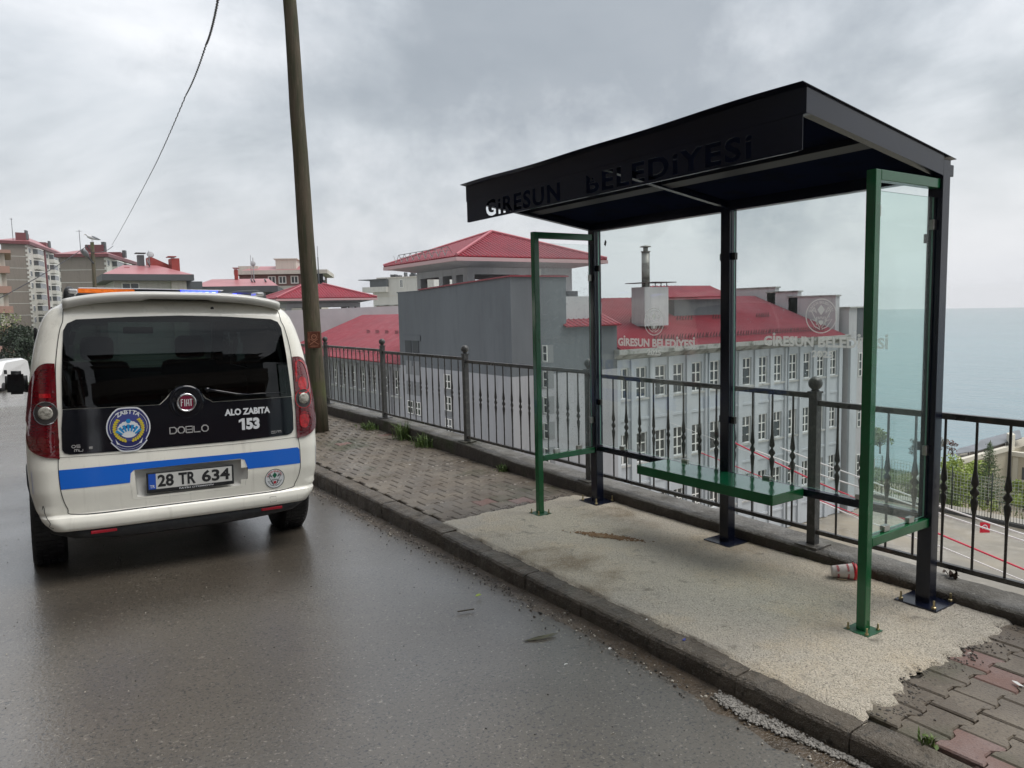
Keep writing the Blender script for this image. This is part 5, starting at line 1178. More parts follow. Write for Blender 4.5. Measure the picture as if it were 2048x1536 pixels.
b.add(P + [p + Vector((0, .4, 0)) for p in P], [(0, 1, 2, 3), (7, 6, 5, 4), (3, 2, 6, 7), (0, 3, 7, 4), (2, 1, 5, 6)]); PF(b, 'fire_wall', mat('plain_grey_render', (.40, .40, .41), .8, var=[(.5, (.36, .36, .37), .4, .6)]))
b = MB(); rib_roof(b, [(fx + 9.5, fy0 + .05, 1.35), (fx + 9.5, fy1, 1.35), (fx + 16, fy1, -.9), (fx + 16, fy0 + .05, -.9)], (-6, 0, 2), .45, .035, .07); PF(b, 'rear_roof', [RED, REDR])
pv2, PP2 = pavilion('far_roof_pavilion', 'smaller red hipped pavilion above the plain grey wall left of the stair block', 22.1, 34.7, 85.2, 93.5, 3.55, (28.2, 89.5, 5.35), 1.4, 1.6, [(0, 0), (.33, 0), (.9, 0), (1, 0), (0, 1), (.4, 1), (1, 1)])
b = MB(); b.box((22.6, 85.6, GZ), (34.4, 93, 1.4)); o = b.build('plinth', SGD, pv2); o.location = -Vector(((22.1 + 34.7) / 2, (85.2 + 93.5) / 2, 1.4))
# ================================================================ land, court, shore, sea
GRASS = mat('rough_grass', (.055, .085, .022), .9, var=[(.25, (.10, .12, .04), .45, .65), (2, (.03, .05, .012), .5, .7)], bump=(3, .6, .1))
DIRT = mat('wet_earth', (.26, .225, .17), .8, var=[(.12, (.20, .175, .13), .45, .6), (.9, (.32, .28, .22), .5, .7)], bump=(2, .4, .1))
COURT = mat('wet_court_concrete', (.30, .262, .20), .35, var=[(.15, (.21, .19, .155), .4, .6), (.8, (.33, .30, .25), .5, .7)], bump=(4, .15, .03), rvar=(.25, .12, .5))
def hland(x, y):
    if y > 56 or x < .36: base = -5.5
    else: base = -17.25
    if x > 66: base = -17.25 + (-26.2 + 17.25) * min(1, (x - 66) / 20)
    sh_ = 132 - .1 * y
    if x > sh_ - 12: base = -26.2 - 3.5 * min(1, (x - sh_ + 12) / 14)
    return base
xs = [.36] + lin(4, 64, 10) + lin(66, 90, 8) + lin(96, 150, 14); ys = lin(-60, 56, 20) + lin(60, 420, 14)
struct(sheet('court_ground', COURT, [.36] + lin(6, 66.5, 8), lin(-60, 56, 12), lambda x, y: -17.25))
struct(sheet('lower_ground', DIRT, lin(66.4, 90, 10) + lin(95, 150, 16), lin(-60, 420, 40), hland))
struct(sheet('upper_ground', GRASS, lin(-220, -10.4, 12), lin(-80, 420, 30), lambda x, y: zroad(-10.5, min(max(y, -9), 60)) - .05 if x > -11 else zroad(-10.5, min(max(y, -9), 60)) - .3))
struct(sheet('town_ground', GRASS, lin(-10.4, 66, 8), lin(56, 420, 14), lambda x, y: -8.0 if y < 100 else -6.5))
SEA = mat('grey_sea', (.155, .235, .262), .22, bump=[(.35, .5, .6), (1.3, .35, .22), (.06, .5, 1.6)], spec=.5, var=[(.012, (.17, .265, .29), .4, .6, (1, .25, 1))])
t = SEA.node_tree
for nd in t.nodes:
    if nd.type == 'TEX_NOISE' and nd.inputs['Scale'].default_value > .02:
        mpn = t.nodes.new('ShaderNodeMapping'); mpn.inputs['Scale'].default_value = (1, .38, 1); mpn.inputs['Rotation'].default_value = (0, 0, R(20))
        co = [q for q in t.nodes if q.type == 'TEX_COORD'][0]; t.links.new(co.outputs['Object'], mpn.inputs[0]); t.links.new(mpn.outputs[0], nd.inputs['Vector'])
b = MB(); b.add([(60, -2600, -27.6), (2500, -2600, -27.6), (2500, 3000, -27.6), (60, 3000, -27.6)], [(0, 1, 2, 3)]); struct(b.build('sea', SEA))
# grass on the shore
def leaf_cloud(b, fn, n, sz, r0, mi=0, asp=.55):
    for k in range(n):
        p = fn(r0); a = Vector((r0.gauss(0, 1), r0.gauss(0, 1), r0.gauss(0, 1))).normalized(); c = a.cross(Vector((r0.gauss(0, 1), r0.gauss(0, 1), r0.gauss(0, 1)))).normalized(); s_ = sz * r0.uniform(.6, 1.3)
        b.add([p - a * s_, p - c * s_ * asp, p + a * s_, p + c * s_ * asp], [(0, 1, 2, 3)], mi)
def blob(c, r, r0):
    while True:
        v = Vector((r0.uniform(-1, 1), r0.uniform(-1, 1), r0.uniform(-1, 1)))
        if v.length < 1: break
    v = v * (v.length ** -.35 if v.length > .1 else 1); return Vector(c) + Vector((v.x * r[0], v.y * r[1], v.z * r[2]))
LF = {k: mat('leaf_' + k, c, .6, var=(1.2, tuple(x * .55 for x in c), .4, .65)) for k, c in {'spring': (.36, .47, .07), 'mid': (.16, .24, .05), 'dark': (.022, .040, .018), 'olive': (.22, .27, .09), 'needle': (.10, .17, .06), 'straw': (.26, .20, .12)}.items()}
BARK = mat('bark', (.07, .055, .04), .85, bump=(20, .6, .03))
def tree(name, label, base, h, crown, leaf, n, sz, seed, group=None, trunk_r=.16, cat='tree', clumps=9, low=.3):
    r0 = random.Random(seed); t = empty(name, base, label, cat, group); b = MB()
    tp = [Vector((0, 0, -.2)), Vector((r0.uniform(-.1, .1), r0.uniform(-.1, .1), h * .35)), Vector((r0.uniform(-.2, .2), r0.uniform(-.2, .2), h * .8))]
    b.tube(tp, [trunk_r, trunk_r * .7, trunk_r * .25], 7)
    cl = []
    for k in range(clumps):
        a = r0.uniform(0, 6.28); rr = crown * r0.uniform(.25, .85); z = h * (low + (1 - low) * r0.random()); rr *= (1.1 - .6 * (z / h))
        c = Vector((math.cos(a) * rr, math.sin(a) * rr, z)); cl.append((c, crown * r0.uniform(.28, .5)))
        b.tube([tp[1] * .9, tp[1].lerp(c, .55) + Vector((0, 0, .1 * h)), c], [trunk_r * .4, trunk_r * .22, trunk_r * .08], 5)
    b.build('trunk', BARK, t); b = MB()
    for k in range(n):
        c, r_ = cl[k % clumps]; leaf_cloud(b, lambda q: blob(c, (r_, r_, r_ * .8), q), 1, sz, r0)
    b.build('crown', leaf, t); return t
# ================================================================ town on the left
BRN = plaster('brown_grey_render', (.235, .20, .172), (.205, .175, .15), .05)
CRM = plaster('cream_render', (.58, .545, .48), (.52, .48, .42), .1)
WHR = plaster('off_white_render', (.60, .585, .54), (.54, .525, .485), .1)
MAR = mat('maroon_fascia', (.14, .03, .035), .5)
PNK = mat('pinkish_wet_roof', (.42, .16, .17), .4, var=(.3, (.34, .12, .13), .4, .6))
DGR = mat('dark_grey_eaves', (.085, .09, .095), .6)
TERR = mat('terracotta_wall', (.30, .045, .035), .6)
WDK = mat('far_window_glass', (.07, .08, .085), .15)
SALM = plaster('salmon_render', (.42, .25, .20), (.36, .21, .17), .1)
class Frame:
    """building frame: origin p0, u along the visible facade (p0 -> p1), w pointing away from the viewer"""
    def __init__(s, name, label, p0, p1, cat='building', group=None):
        s.p0 = Vector((p0.x, p0.y, 0)); d = Vector((p1.x - p0.x, p1.y - p0.y, 0)); s.L = d.length; s.u = d.normalized(); s.w = Vector((-s.u.y, s.u.x, 0))
        if (s.p0 - CAM).dot(s.w) < 0: s.w = -s.w
        s.root = empty(name, s.p0 + Vector((0, 0, -8)), label, cat, group); s.O = s.p0 + Vector((0, 0, -8))
    def P(s, a, b, z): return s.p0 + s.u * a + s.w * b + Vector((0, 0, z)) - s.O
    def box(s, b, a0, a1, b0, b1, z0, z1, mi=0):
        V_ = [s.P(a, c, z) for z in (z0, z1) for (a, c) in ((a0, b0), (a1, b0), (a1, b1), (a0, b1))]
        b.add(V_, [(0, 3, 2, 1), (4, 5, 6, 7), (0, 1, 5, 4), (1, 2, 6, 5), (2, 3, 7, 6), (3, 0, 4, 7)], mi)
    def part(s, name, m, *bx):
        b = MB()
        for q in bx: s.box(b, *q)
        return b.build(name, m, s.root)
    def hip(s, name, m, a0, a1, b0, b1, z0, z1, rid=.25, ribs=None):
        c = [s.P(a0, b0, z0), s.P(a1, b0, z0), s.P(a1, b1, z0), s.P(a0, b1, z0)]; A = s.P(a0 + (a1 - a0) * rid, (b0 + b1) / 2, z1); B = s.P(a1 - (a1 - a0) * rid, (b0 + b1) / 2, z1)
        b = MB(); b.add(c + [A, B], [(0, 1, 5, 4), (1, 2, 5), (2, 3, 4, 5), (3, 0, 4), (0, 3, 2, 1)]); return b.build(name, m, s.root)
    def windows(s, us, zs_, wd, ht, side=False, proud=.06, frame=.12, name='window', cols=2):
        b = MB(); 
        b.box((-wd / 2, -proud, 0), (wd / 2, 0.05, ht), 0)
        k = cols
        for i in range(k):
            x0 = -wd / 2 + frame + (wd - frame) * i / k; x1 = -wd / 2 + (wd - frame) * (i + 1) / k
            b.box((x0, -proud - .012, frame), (x1, -proud - .001, ht - frame), 1)
        if side: M_ = Matrix(((s.w.x, s.u.x, 0), (s.w.y, s.u.y, 0), (0, 0, 1)))
        else: M_ = Matrix(((s.u.x, s.w.x, 0), (s.u.y, s.w.y, 0), (0, 0, 1)))
        vv = [M_ @ Vector(p) for p in b.v]; b.v = [tuple(p) for p in vv]
        o0 = b.build(name, [FRM, WDK], s.root); first = True
        for u in us:
            for z in zs_:
                o = o0 if first else o0.copy()
                if not first: COL.objects.link(o)
                first = False; o.parent = s.root; o.location = s.P(0, u, z) if side else s.P(u, 0, z)
        return o0
def apartment(name, label, e0, corner, far, d0, d1, d2, ztop_px, floors, fh, side_mat, fr_mat, group, bays):
    """tower block: blank gable from e0 to corner, balconied front from corner to far"""
    A = at(*e0, d0); C = at(*corner, d1); Fp = at(*far, d2)
    f = Frame(name, label, C, Fp, 'apartment block', group); zt = C.z; zb_ = zt - floors * fh
    gd = Vector((A.x - C.x, A.y - C.y, 0)); gl = gd.length; gd.normalize()
    # gable wall is its own frame
    g = Frame.__new__(Frame); g.p0 = f.p0; g.u = gd; g.w = f.u; g.O = f.O; g.root = f.root; g.L = gl
    f.w = gd; 
    f.part('wall', fr_mat, (0, f.L, 0, gl, zb_, zt))
    b = MB(); g.box(b, -.02, gl + .02, -.12, -.005, zb_, zt); b.build('gable_wall', side_mat, f.root)
    for k in range(1, floors): b = MB(); g.box(b, 0, gl, -.16, -.125, zt - k * fh - .12, zt - k * fh); b.build('floor_band', WHR, f.root)
    b = MB()
    for k in range(int(floors * fh / 1.1)): g.box(b, -.28, .35, -.24, -.13, zt - k * 1.1 - .75, zt - k * 1.1 - .2)
    b.build('corner_quoins', WHR, f.root)
    b = MB(); f.box(b, -.9, f.L + .9, -.9, gl + .9, zt + .0, zt + .75); b.build('eaves', MAR, f.root)
    f.hip('roof', PNK, -.9, f.L + .9, -.9, gl + .9, zt + .76, zt + 3.0, .3)
    W_ = lambda u0, u1, z0, z1, m, n, pr=1.0: f.part(n, m, (u0, u1, -pr, -.002, z0, z1))
    for (kind, u0, u1) in bays:
        for k in range(floors):
            z = zt - (k + 1) * fh
            a, c = u0 * f.L, u1 * f.L
            if kind == 'b':
                W_(a, c, z + .05, z + 1.05, fr_mat, 'balcony', 1.25); f.part('balcony_glazing', WDK, (a + .15, c - .15, -1.1, -.01, z + 1.06, z + 2.35)); f.part('balcony_frame', FRM, (a, c, -1.22, -.005, z + 2.36, z + 2.55))
            elif kind == 'w':
                f.part('window', FRM, (a, c, -.10, -.003, z + .9, z + 2.4)); f.part('window_glass', WDK, (a + .12, (a + c) / 2 - .05, -.13, -.101, z + 1.02, z + 2.28), ((a + c) / 2 + .05, c - .12, -.13, -.101, z + 1.02, z + 2.28))
        if kind == 's': f.part('stair_strip', MAR, (u0 * f.L, u1 * f.L, -.35, -.004, zb_, zt))
    # roof houses and aerials
    b = MB(); f.box(b, f.L * .02, f.L * .10, gl * .05, gl * .45, zt + .8, zt + 3.0); b.build('roof_house', MAR, f.root)
    b = MB(); f.box(b, f.L * .55, f.L * .64, gl * .1, gl * .5, zt + .8, zt + 2.8); b.build('roof_house', MAR, f.root)
    b = MB(); f.box(b, f.L * .03, f.L * .07, gl * .02, gl * .10, zt + 1.5, zt + 3.7); b.build('chimney', DGR, f.root)
    b = MB(); f.box(b, f.L * .6, f.L * .64, gl * .02, gl * .10, zt + 1.5, zt + 3.4); b.build('chimney', DGR, f.root)
    b = MB(); b.tube([f.P(f.L * .02, gl * .55, zt + 1), f.P(f.L * .02, gl * .55, zt + 6.5)], .07, 5); b.tube([f.P(f.L * .02, gl * .5, zt + 6.2), f.P(f.L * .02, gl * .62, zt + 6.2)], .05, 4); b.build('aerial', DGR, f.root)
    return f
G1 = 'brown and white apartment towers on the left'
apartment('apartment_tower', 'tallest apartment tower, brown gable on its left, beside the far left salmon balconies', (2, 490), (53, 489), (128, 519), 186, 190, 232, 0, 9, 2.95, BRN, WHR, G1, [('w', .02, .07), ('b', .13, .27), ('w', .31, .38), ('s', .405, .425), ('w', .45, .50), ('b', .54, .66), ('w', .70, .76), ('b', .82, .97)])
apartment('apartment_tower', 'second apartment tower with broad brown gable behind the distant wooden pole', (119, 515), (211, 514), (278, 536), 178, 180, 215, 0, 7, 2.95, BRN, WHR, G1, [('w', .02, .08), ('b', .16, .36), ('b', .44, .60), ('s', .64, .66), ('w', .70, .80), ('b', .84, .97)])
# salmon balconies at the left edge
C = at(8, 500, 112); rd_ = Vector((C.x - CAM.x, C.y - CAM.y, 0)).normalized(); A = C + Vector((-rd_.y, rd_.x, 0)) * 7
f = Frame('salmon_apartment', 'salmon balconies of an apartment block cut off by the left edge of the view', A, C, 'apartment block')
zt = C.z - .5; f.part('wall', CRM, (0, f.L, 0, 14, zt - 26, zt)); f.part('eaves', SALM, (-.5, f.L + .8, -.8, 14.5, zt + .01, zt + .5))
for k in range(8):
    z = zt - (k + 1) * 2.95; f.part('balcony', SALM, (0, f.L + .5, -1.3, -.01, z, z + 1.0)); f.part('balcony_glazing', WDK, (.2, f.L - 1.2, -.9, -.012, z + 1.02, z + 2.5)); f.part('balcony_column', CRM, (f.L - 1.2, f.L - .6, -.92, -.013, z + 1.02, z + 2.9))
# white house with the broad grey eaves and pink roof
def low_house(name, label, px0, px1, zpx, d0, d1, wallm, eave_h, roof_rise, depth, wins, over=.8, roofm=PNK, rid=.3):
    A = at(px0, zpx[0], d0); C = at(px1, zpx[1], d1); f = Frame(name, label, A, C, 'house'); zt = (A.z + C.z) / 2; f.zt = zt
    f.part('wall', wallm, (0, f.L, 0, depth, zt - 16, zt)); f.part('eaves', DGR, (-over, f.L + over, -over, depth + over, zt + .002, zt + eave_h))
    f.hip('roof', roofm, -over + .1, f.L + over - .1, -over + .1, depth + over - .1, zt + eave_h + .005, zt + eave_h + roof_rise, rid)
    return f
f = low_house('white_house', 'white house with wide dark grey eaves and wet pink roof, straight above the van roof', 228, 362, (562, 562), 88, 92, WHR, .75, 1.5, 12, None, 1.3)
f.windows([1.7], [f.zt - 2.2], 1.9, 2.0, proud=.07, cols=2); f.part('corner_bay', CRM, (f.L - 1.2, f.L + .5, -.6, -.002, f.zt - 8, f.zt - .002)); f.part('loggia', SGD, (f.L + .001, f.L + 2.6, .8, 6, f.zt - 8, f.zt - .003))
b = MB(); f.box(b, f.L * .22, f.L * .30, 4, 5.2, f.zt + .9, f.zt + 1.9); b.build('chimney', TERR, f.root)
b = MB(); f.box(b, f.L * .46, f.L * .56, 5.5, 6.6, f.zt + 2.0, f.zt + 3.5); f.box(b, f.L * .43, f.L * .59, 5.3, 6.8, f.zt + 3.7, f.zt + 3.8); b.build('roof_vent', DGR, f.root)
b = MB(); vs = [f.P(a, c, z) for c in (6, 10) for a, z in ((f.L * .66, f.zt + .9), (f.L * 1.06, f.zt + .9), (f.L * 1.06, f.zt + 2.0), (f.L * .66, f.zt + 3.4))]
b.add(vs, [(0, 1, 2, 3), (7, 6, 5, 4), (0, 3, 7, 4), (3, 2, 6, 7), (1, 5, 6, 2)]); b.build('stair_house', TERR, f.root)
b = MB(); f.box(b, f.L * .97, f.L * 1.10, 4.5, 7, f.zt + .9, f.zt + 3.1); f.box(b, f.L * .92, f.L * 1.05, 4.3, 6.2, f.zt + 3.25, f.zt + 3.35); b.build('chimney', TERR, f.root)
b = MB(); b.tube([f.P(f.L * .62, 4.5, f.zt + 1.5), f.P(f.L * .62, 4.5, f.zt + 4.0)], .05, 5); b.lathe([(.5, 0), (.4, .03), (.05, .10)], f.P(f.L * .60, 4.4, f.zt + 2.4), 14, M=Matrix.Rotation(R(75), 3, 'Y')); b.lathe([(.42, 0), (.32, .03), (.05, .08)], f.P(f.L * .64, 4.4, f.zt + 3.5), 14, M=Matrix.Rotation(R(60), 3, 'X')); b.build('satellite_dish', mat('dull_dish', (.30, .30, .31), .6), f.root)
f = low_house('grey_eaved_house', 'long low pink roofed house with grey eaves left of the big pole', 402, 538, (585, 586), 96, 98, SGD, .8, 1.3, 14, None, 1.2, rid=.15)
f.part('white_wall', WHR, (f.L * .62, f.L * .95, -.05, -.003, f.zt - 6, f.zt - .01)); f.windows([f.L * .48, f.L * .33], [f.zt - 2.1], 1.6, 1.5, proud=.08); f.part('balcony', CRM, (f.L * .96, f.L * 1.12, -.8, 2, f.zt - 6, f.zt - 1.6))
b = MB(); f.box(b, f.L * .42, f.L * .47, 6, 7, f.zt + 2, f.zt + 3.4); f.box(b, f.L * .40, f.L * .49, 5.8, 7.2, f.zt + 3.5, f.zt + 3.6); b.build('chimney', TERR, f.root)
b = MB()
for q in (.72, .76, .93): b.lathe([(.42, 0), (.32, .03), (.05, .08)], f.P(f.L * q, 3, f.zt + 1.6), 12, M=Matrix.Rotation(R(70), 3, 'Y'))
b.tube([f.P(f.L * .70, 5, f.zt + 1), f.P(f.L * .70, 5, f.zt + 5.2)], .05, 5); b.build('satellite_dish', mat('dull_dish', (.30, .30, .31), .6), f.root)
# brown and white apartment house behind the pole
A = at(478, 550, 115); C = at(640, 551, 117); f = Frame('apartment_house', 'brown and white apartment house with roof terrace rising behind the big wooden pole', A, C, 'apartment block'); zt = A.z
BRW = plaster('brown_render', (.20, .10, .085), (.17, .09, .075), .2)
f.part('wall', BRW, (0, f.L, 0, 14, zt - 1.75, zt)); f.part('lower_wall', CRM, (-.02, f.L + .02, -.03, 14.02, zt - 14, zt - 1.77)); f.part('terrace_band', CRM, (-.6, f.L + 1.2, -.9, 14.5, zt + .01, zt + .62))
f.hip('roof', PNK, -.3, f.L - 1, 1.2, 13, zt + .63, zt + 1.7, .18); f.part('stair_house', CRM, (f.L * .42, f.L * .68, 3, 9, zt + .63, zt + 2.5)); f.part('stair_house_cap', CRM, (f.L * .40, f.L * .70, 2.7, 9.3, zt + 2.51, zt + 2.65)); f.part('left_stair_house', CRM, (-.8, f.L * .18, 4, 9, zt + .63, zt + 1.6))
f.windows([f.L * q for q in (.40, .53, .68)], [zt - 1.45], 1.15, 1.2, proud=.1, frame=.14); f.windows([f.L * q for q in (.42, .55, .70)], [zt - 3.4], .9, 1.0, proud=.1)
f.part('balcony_glazing', SDG, (f.L - 1.1, f.L + .5, -.6, 3, zt - 1.7, zt - .01))
b = MB(); b.tube([f.P(f.L * .99, -1, zt - 6), f.P(f.L * .99, -1, zt + 2.5)], .09, 5); b.tube([f.P(f.L * .99, -1, zt + 2.5), f.P(f.L * .99, -1, zt + 4.2)], .04, 5); b.build('mast', DGR, f.root)
b = MB(); b.tube([f.P(f.L * .20, -1.5, zt - 3), f.P(f.L * .20, -1.5, zt + 2.5)], .08, 5); b.lathe([(.4, 0), (.3, .04), (.05, .09)], f.P(f.L * .20, -1.6, zt + 1.6), 12, M=Matrix.Rotation(R(80), 3, 'X')); b.build('satellite_dish', mat('dull_dish', (.30, .30, .31), .6), f.root)
# white building right of it, and the pink roofs below
A = at(733, 575, 205); C = at(840, 560, 200); f = Frame('white_apartment_house', 'white apartment house with cluttered flat roof seen between the two hipped pavilions', A, C, 'apartment block'); zt = A.z + 2.2
f.part('wall', WHR, (f.L * .12, f.L + 4, 0, 14, zt - 26, zt)); f.part('roof_terrace', WHR, (-.5, f.L * .42, -1.5, 8, zt - 3.6, zt - 2.2)); f.part('terrace_glazing', WDK, (f.L * .10, f.L * .42, -1.0, -.01, zt - 2.19, zt - .3)); f.part('terrace_roof', DGR, (-1.5, f.L * .42, -1.8, 8, zt - .29, zt - .12)); f.part('parapet', CRM, (f.L * .2, f.L + 4, -.2, 14, zt + .01, zt + .35))
for k in (3, 6, 9, 12): f.part('floor_band', CRM, (f.L * .12, f.L + 4, -.08, -.01, zt - k - 1.8, zt - k - 1.6))
f.windows([f.L * .66], [zt - 2.6], .9, 2.2, proud=.1); f.windows([f.L * .18, f.L * .30], [zt - 13.5, zt - 17], 1.6, 1.8, proud=.1)
b = MB(); r0 = random.Random(4)
for k in range(16): u = f.L * r0.uniform(.3, 1.1); f.box(b, u, u + r0.uniform(.3, 1.1), 1, 2.5, zt + .36, zt + r0.uniform(.8, 1.6))
b.build('roof_tanks', DGR, f.root)
for (u0, v0, u1, d_, nm, lb, m_) in ((757, 612, 800, 150, 'salmon_house', 'small salmon pink house with a cluttered roof under the white apartment house', SALM), (768, 628, 802, 120, 'roof_shack', 'little white roof hut with two windows beside the edge of the stair block', WHR)):
    A = at(u0, v0, d_); C = at(u1, v0 - 1, d_ + 1); f = Frame(nm, lb, A, C, 'house'); f.part('wall', m_, (0, f.L + 2, 0, 6, A.z - 9, A.z - .02)); f.part('roof', DGR if m_ is WHR else CORN, (-.3, f.L + 2, -.4, 6.3, A.z, A.z + .2)); f.windows([f.L * .3, f.L * .75], [A.z - 1.8 if d_ == 120 else A.z - 2.6], 1.3, 1.1, proud=.06)
# apartment blocks on the far side of the street and behind the viewer (mirrored in glass and paint)
for i, (x, y, w_, d_, h_, lb) in enumerate(((-17, 22, 9, 20, 18, 'apartment block across the street opposite the van'), (-17, -3, 9, 18, 15, 'apartment block across the street opposite the shelter'), (-18, -27, 10, 18, 19, 'dark apartment block across the street behind the viewer'), (-19, -50, 12, 16, 16, 'lower apartment block further down the street behind the viewer'), (2, -37, 17, 10, 19, 'wide brown house at the foot of the street behind the viewer'))):
    t = empty('street_apartment', (x, y, 0), lb, 'apartment block'); b = MB(); b.box((-w_ / 2, -d_ / 2, -5), (w_ / 2, d_ / 2, h_)); b.build('wall', BRW, t)
    for k in range(int(h_ / 3)):
        b = MB(); b.box((-w_ / 2 - .9, -d_ / 2 - .9, k * 3 + .2), (w_ / 2 + .9, d_ / 2 + .9, k * 3 + .9)); b.build('balcony', BRN, t)
        b = MB(); b.box((-w_ / 2 - .05, -d_ / 2 - .05, k * 3 + 1.1), (w_ / 2 + .05, d_ / 2 + .05, k * 3 + 2.6)); b.build('window_band', WDK, t)
    b = MB(); b.box((-w_ / 2 - 1.2, -d_ / 2 - 1.2, h_), (w_ / 2 + 1.2, d_ / 2 + 1.2, h_ + .4)); b.build('roof', DGR, t)
# ================================================================ poles, wires, gull
WOOD = mat('mossy_pole_wood', (.085, .066, .042), .8, var=[(3, (.045, .045, .022), .42, .62, (6, 6, .5)), (18, (.14, .11, .075), .55, .75, (4, 4, .25)), (30, (.018, .015, .01), .60, .68, (3, 3, .05)), (1.1, (.075, .085, .025), .55, .72)], bump=[(14, .5, .01), (60, .4, .004)])
pl_ = empty('wooden_utility_pole', (-.524, 7.463, 0), 'thick mossy wooden utility pole leaning beside the van on the pavement', 'utility pole')
b = MB(); top = Vector((-.112, .08, 7.2)); n = 14; b.tube([Vector((0, 0, -.05)).lerp(top, k / n) + Vector((.004 * math.sin(k * 2.1), .004 * math.cos(k * 1.7), 0)) for k in range(n + 1)], [.118 * (1 - .030 * k) + (.006 if k == 0 else 0) for k in range(n + 1)], 20); b.build('shaft', WOOD, pl_)
COP = mat('copper_plate', (.16, .055, .035), .35, .7, var=(18, (.28, .12, .08), .5, .7), bump=(40, .5, .004))
v_ = (CAM - Vector((-.54, 7.46, 1.3))).normalized(); ang = math.atan2(v_.x, -v_.y)
Mp = Matrix.Translation(Vector((0, 0, 0))) @ Matrix.Rotation(ang, 4, 'Z')
pc = onx(627, 679, -.540); c0 = Vector((pc.x - .012 + .524, pc.y - 7.463, pc.z)); c0 = Vector((-.012, 0, pc.z)) 
b = MB(); ps = [(x, z) for x in (-.078, .078) for z in (-.105, .105)]
Q = Matrix.Translation(c0 + Vector((.0, 0, 0))) @ Matrix.Rotation(ang, 4, 'Z')
b.bbox((-.080, -.124, -.105), (.080, -.112, .105), .004, 0, Q); cp = b.build('warning_plate', COP, pl_)
HIL = mat('plate_relief', (.55, .26, .16), .3, .8)
d = D2(); d.ring((0, .035), .030, .010, 20); d.disc((-.010, .040), .006, 8); d.disc((.010, .040), .006, 8); d.line([(-.055, -.060), (.045, .010)], .008); d.line([(.055, -.060), (-.045, .010)], .008); d.line([(-.06, -.03), (-.06, .085)], .004); d.line([(.045, .08), (.05, .02)], .004)
d.line([(-.05, -.08), (.05, -.08)], .006); d.mesh('skull_relief', HIL, lambda x, z: (Q @ Vector((x, -.1255, z))), cp)
# distant pole with lamp and gull
pb = at(196, 700, 47); ptp = at(184, 484, 46); p2 = empty('distant_utility_pole', (pb.x, pb.y, pb.z), 'distant wooden pole carrying a street lamp head with a gull on its top', 'utility pole')
b = MB(); b.tube([Vector((0, 0, -3)), ptp - pb], [.15, .105], 12); b.build('shaft', WOOD, p2)
b = MB(); lp = at(170, 506, 45.5) - pb; hd = at(178, 516, 46) - pb; b.tube([ptp - pb + Vector((0, 0, -1.3)), hd, lp.lerp(hd, .5)], .05, 7); b.build('lamp_arm', DGR, p2)
b = MB(); ax = (lp - hd).normalized(); qm = ax.to_track_quat('Z', 'Y').to_matrix(); b.lathe([(.03, -.45), (.10, -.35), (.17, -.1), (.17, .15), (.10, .33), (.02, .38)], lp, 14, 0, True, M=qm); b.build('lamp_head', mat('lamp_housing', (.20, .21, .22), .4), p2)
b = MB(); ins = at(174, 493, 45.8) - pb; b.lathe([(.03, 0), (.06, .03), (.05, .08), (.02, .12)], ins, 8); b.tube([ptp - pb + Vector((0, 0, -.5)), ins], .02, 5); b.build('insulator', DGR, p2)
GULLW = mat('gull_white', (.62, .62, .62), .7); GULLG = mat('gull_grey', (.22, .23, .25), .7)
gl_ = empty('gull', tuple(ptp), 'small grey backed gull standing on the top of the distant pole', 'bird')
rt = cr.copy(); rt.z = 0; rt.normalize(); U = Vector((0, 0, 1))
def gp(a, z): return rt * a + U * z
b = MB(); b.tube([gp(.46, .10), gp(.30, .15), gp(.10, .23), gp(-.08, .29), gp(-.20, .33), gp(-.27, .42), (gp(-.33, .455)), gp(-.385, .455)], [.012, .045, .095, .11, .085, .048, .052, .02], 12); gb = b.build('body', GULLW, gl_)
b = MB(); b.tube([gp(.55, .09), gp(.32, .18), gp(.08, .27), gp(-.10, .32)], [.012, .06, .085, .04], 10); b.v = [tuple(Vector(p) + Vector((0, 0, .02))) for p in b.v]; b.build('folded_wings', GULLG, gl_)
b = MB(); b.tube([gp(-.38, .455), gp(-.47, .44)], [.016, .005], 6); b.build('beak', mat('beak_yellow', (.5, .32, .05), .5), gl_)
b = MB(); b.tube([gp(.0, .2), gp(.0, .0)], .010, 5); b.tube([gp(.06, .2), gp(.06, .0)], .010, 5); b.build('legs', mat('leg_pink', (.45, .30, .25), .6), gl_)
WIRE = mat('black_cable', (.03, .03, .035), .5)
def cable(name, label, P, r_, sag, twist=0):
    b = MB(); out_ = []
    for i in range(len(P) - 1):
        for k in range(40):
            t = k / 40; p = P[i].lerp(P[i + 1], t); p.z -= sag * 4 * t * (1 - t); out_.append(p)
    out_.append(P[-1]); b.tube(out_, r_, 6); 
    if twist:
        o2 = []
        for i, p in enumerate(out_): 
            for q in range(4):
                t = q / 4; pp = p.lerp(out_[min(i + 1, len(out_) - 1)], t); a = (i * 4 + q) * 1.0; o2.append(pp + Vector((math.cos(a), math.sin(a), 0)) * r_[0] * 1.9 if isinstance(r_, list) else pp + Vector((math.cos(a), math.sin(a), .3 * math.cos(a))) * r_ * 1.8)
        b.tube(o2, r_ * .8, 4)
    return tag(b.build(name, WIRE), label, 'cable')
P = [at(224, 490, 60), at(300, 350, 30), at(372, 190, 17), at(412, 90, 12.5), at(436, 0, 9.8), at(446, -60, 8.5)]
cable('overhead_cable', 'thin twisted overhead cable hanging down from the upper sky to the towers', P, .009, 0.06, 1)
cable('overhead_wire', 'thin straight wire from the distant pole down to the left edge of the view', [at(-20, 606, 34), at(174, 492, 45.8)], .022, .12)
cable('pole_loop_wire', 'short slack wire looping from the lamp pole towards the second tower', [at(174, 492, 45.8), at(189, 505, 46), at(226, 492, 58)], .022, .15)
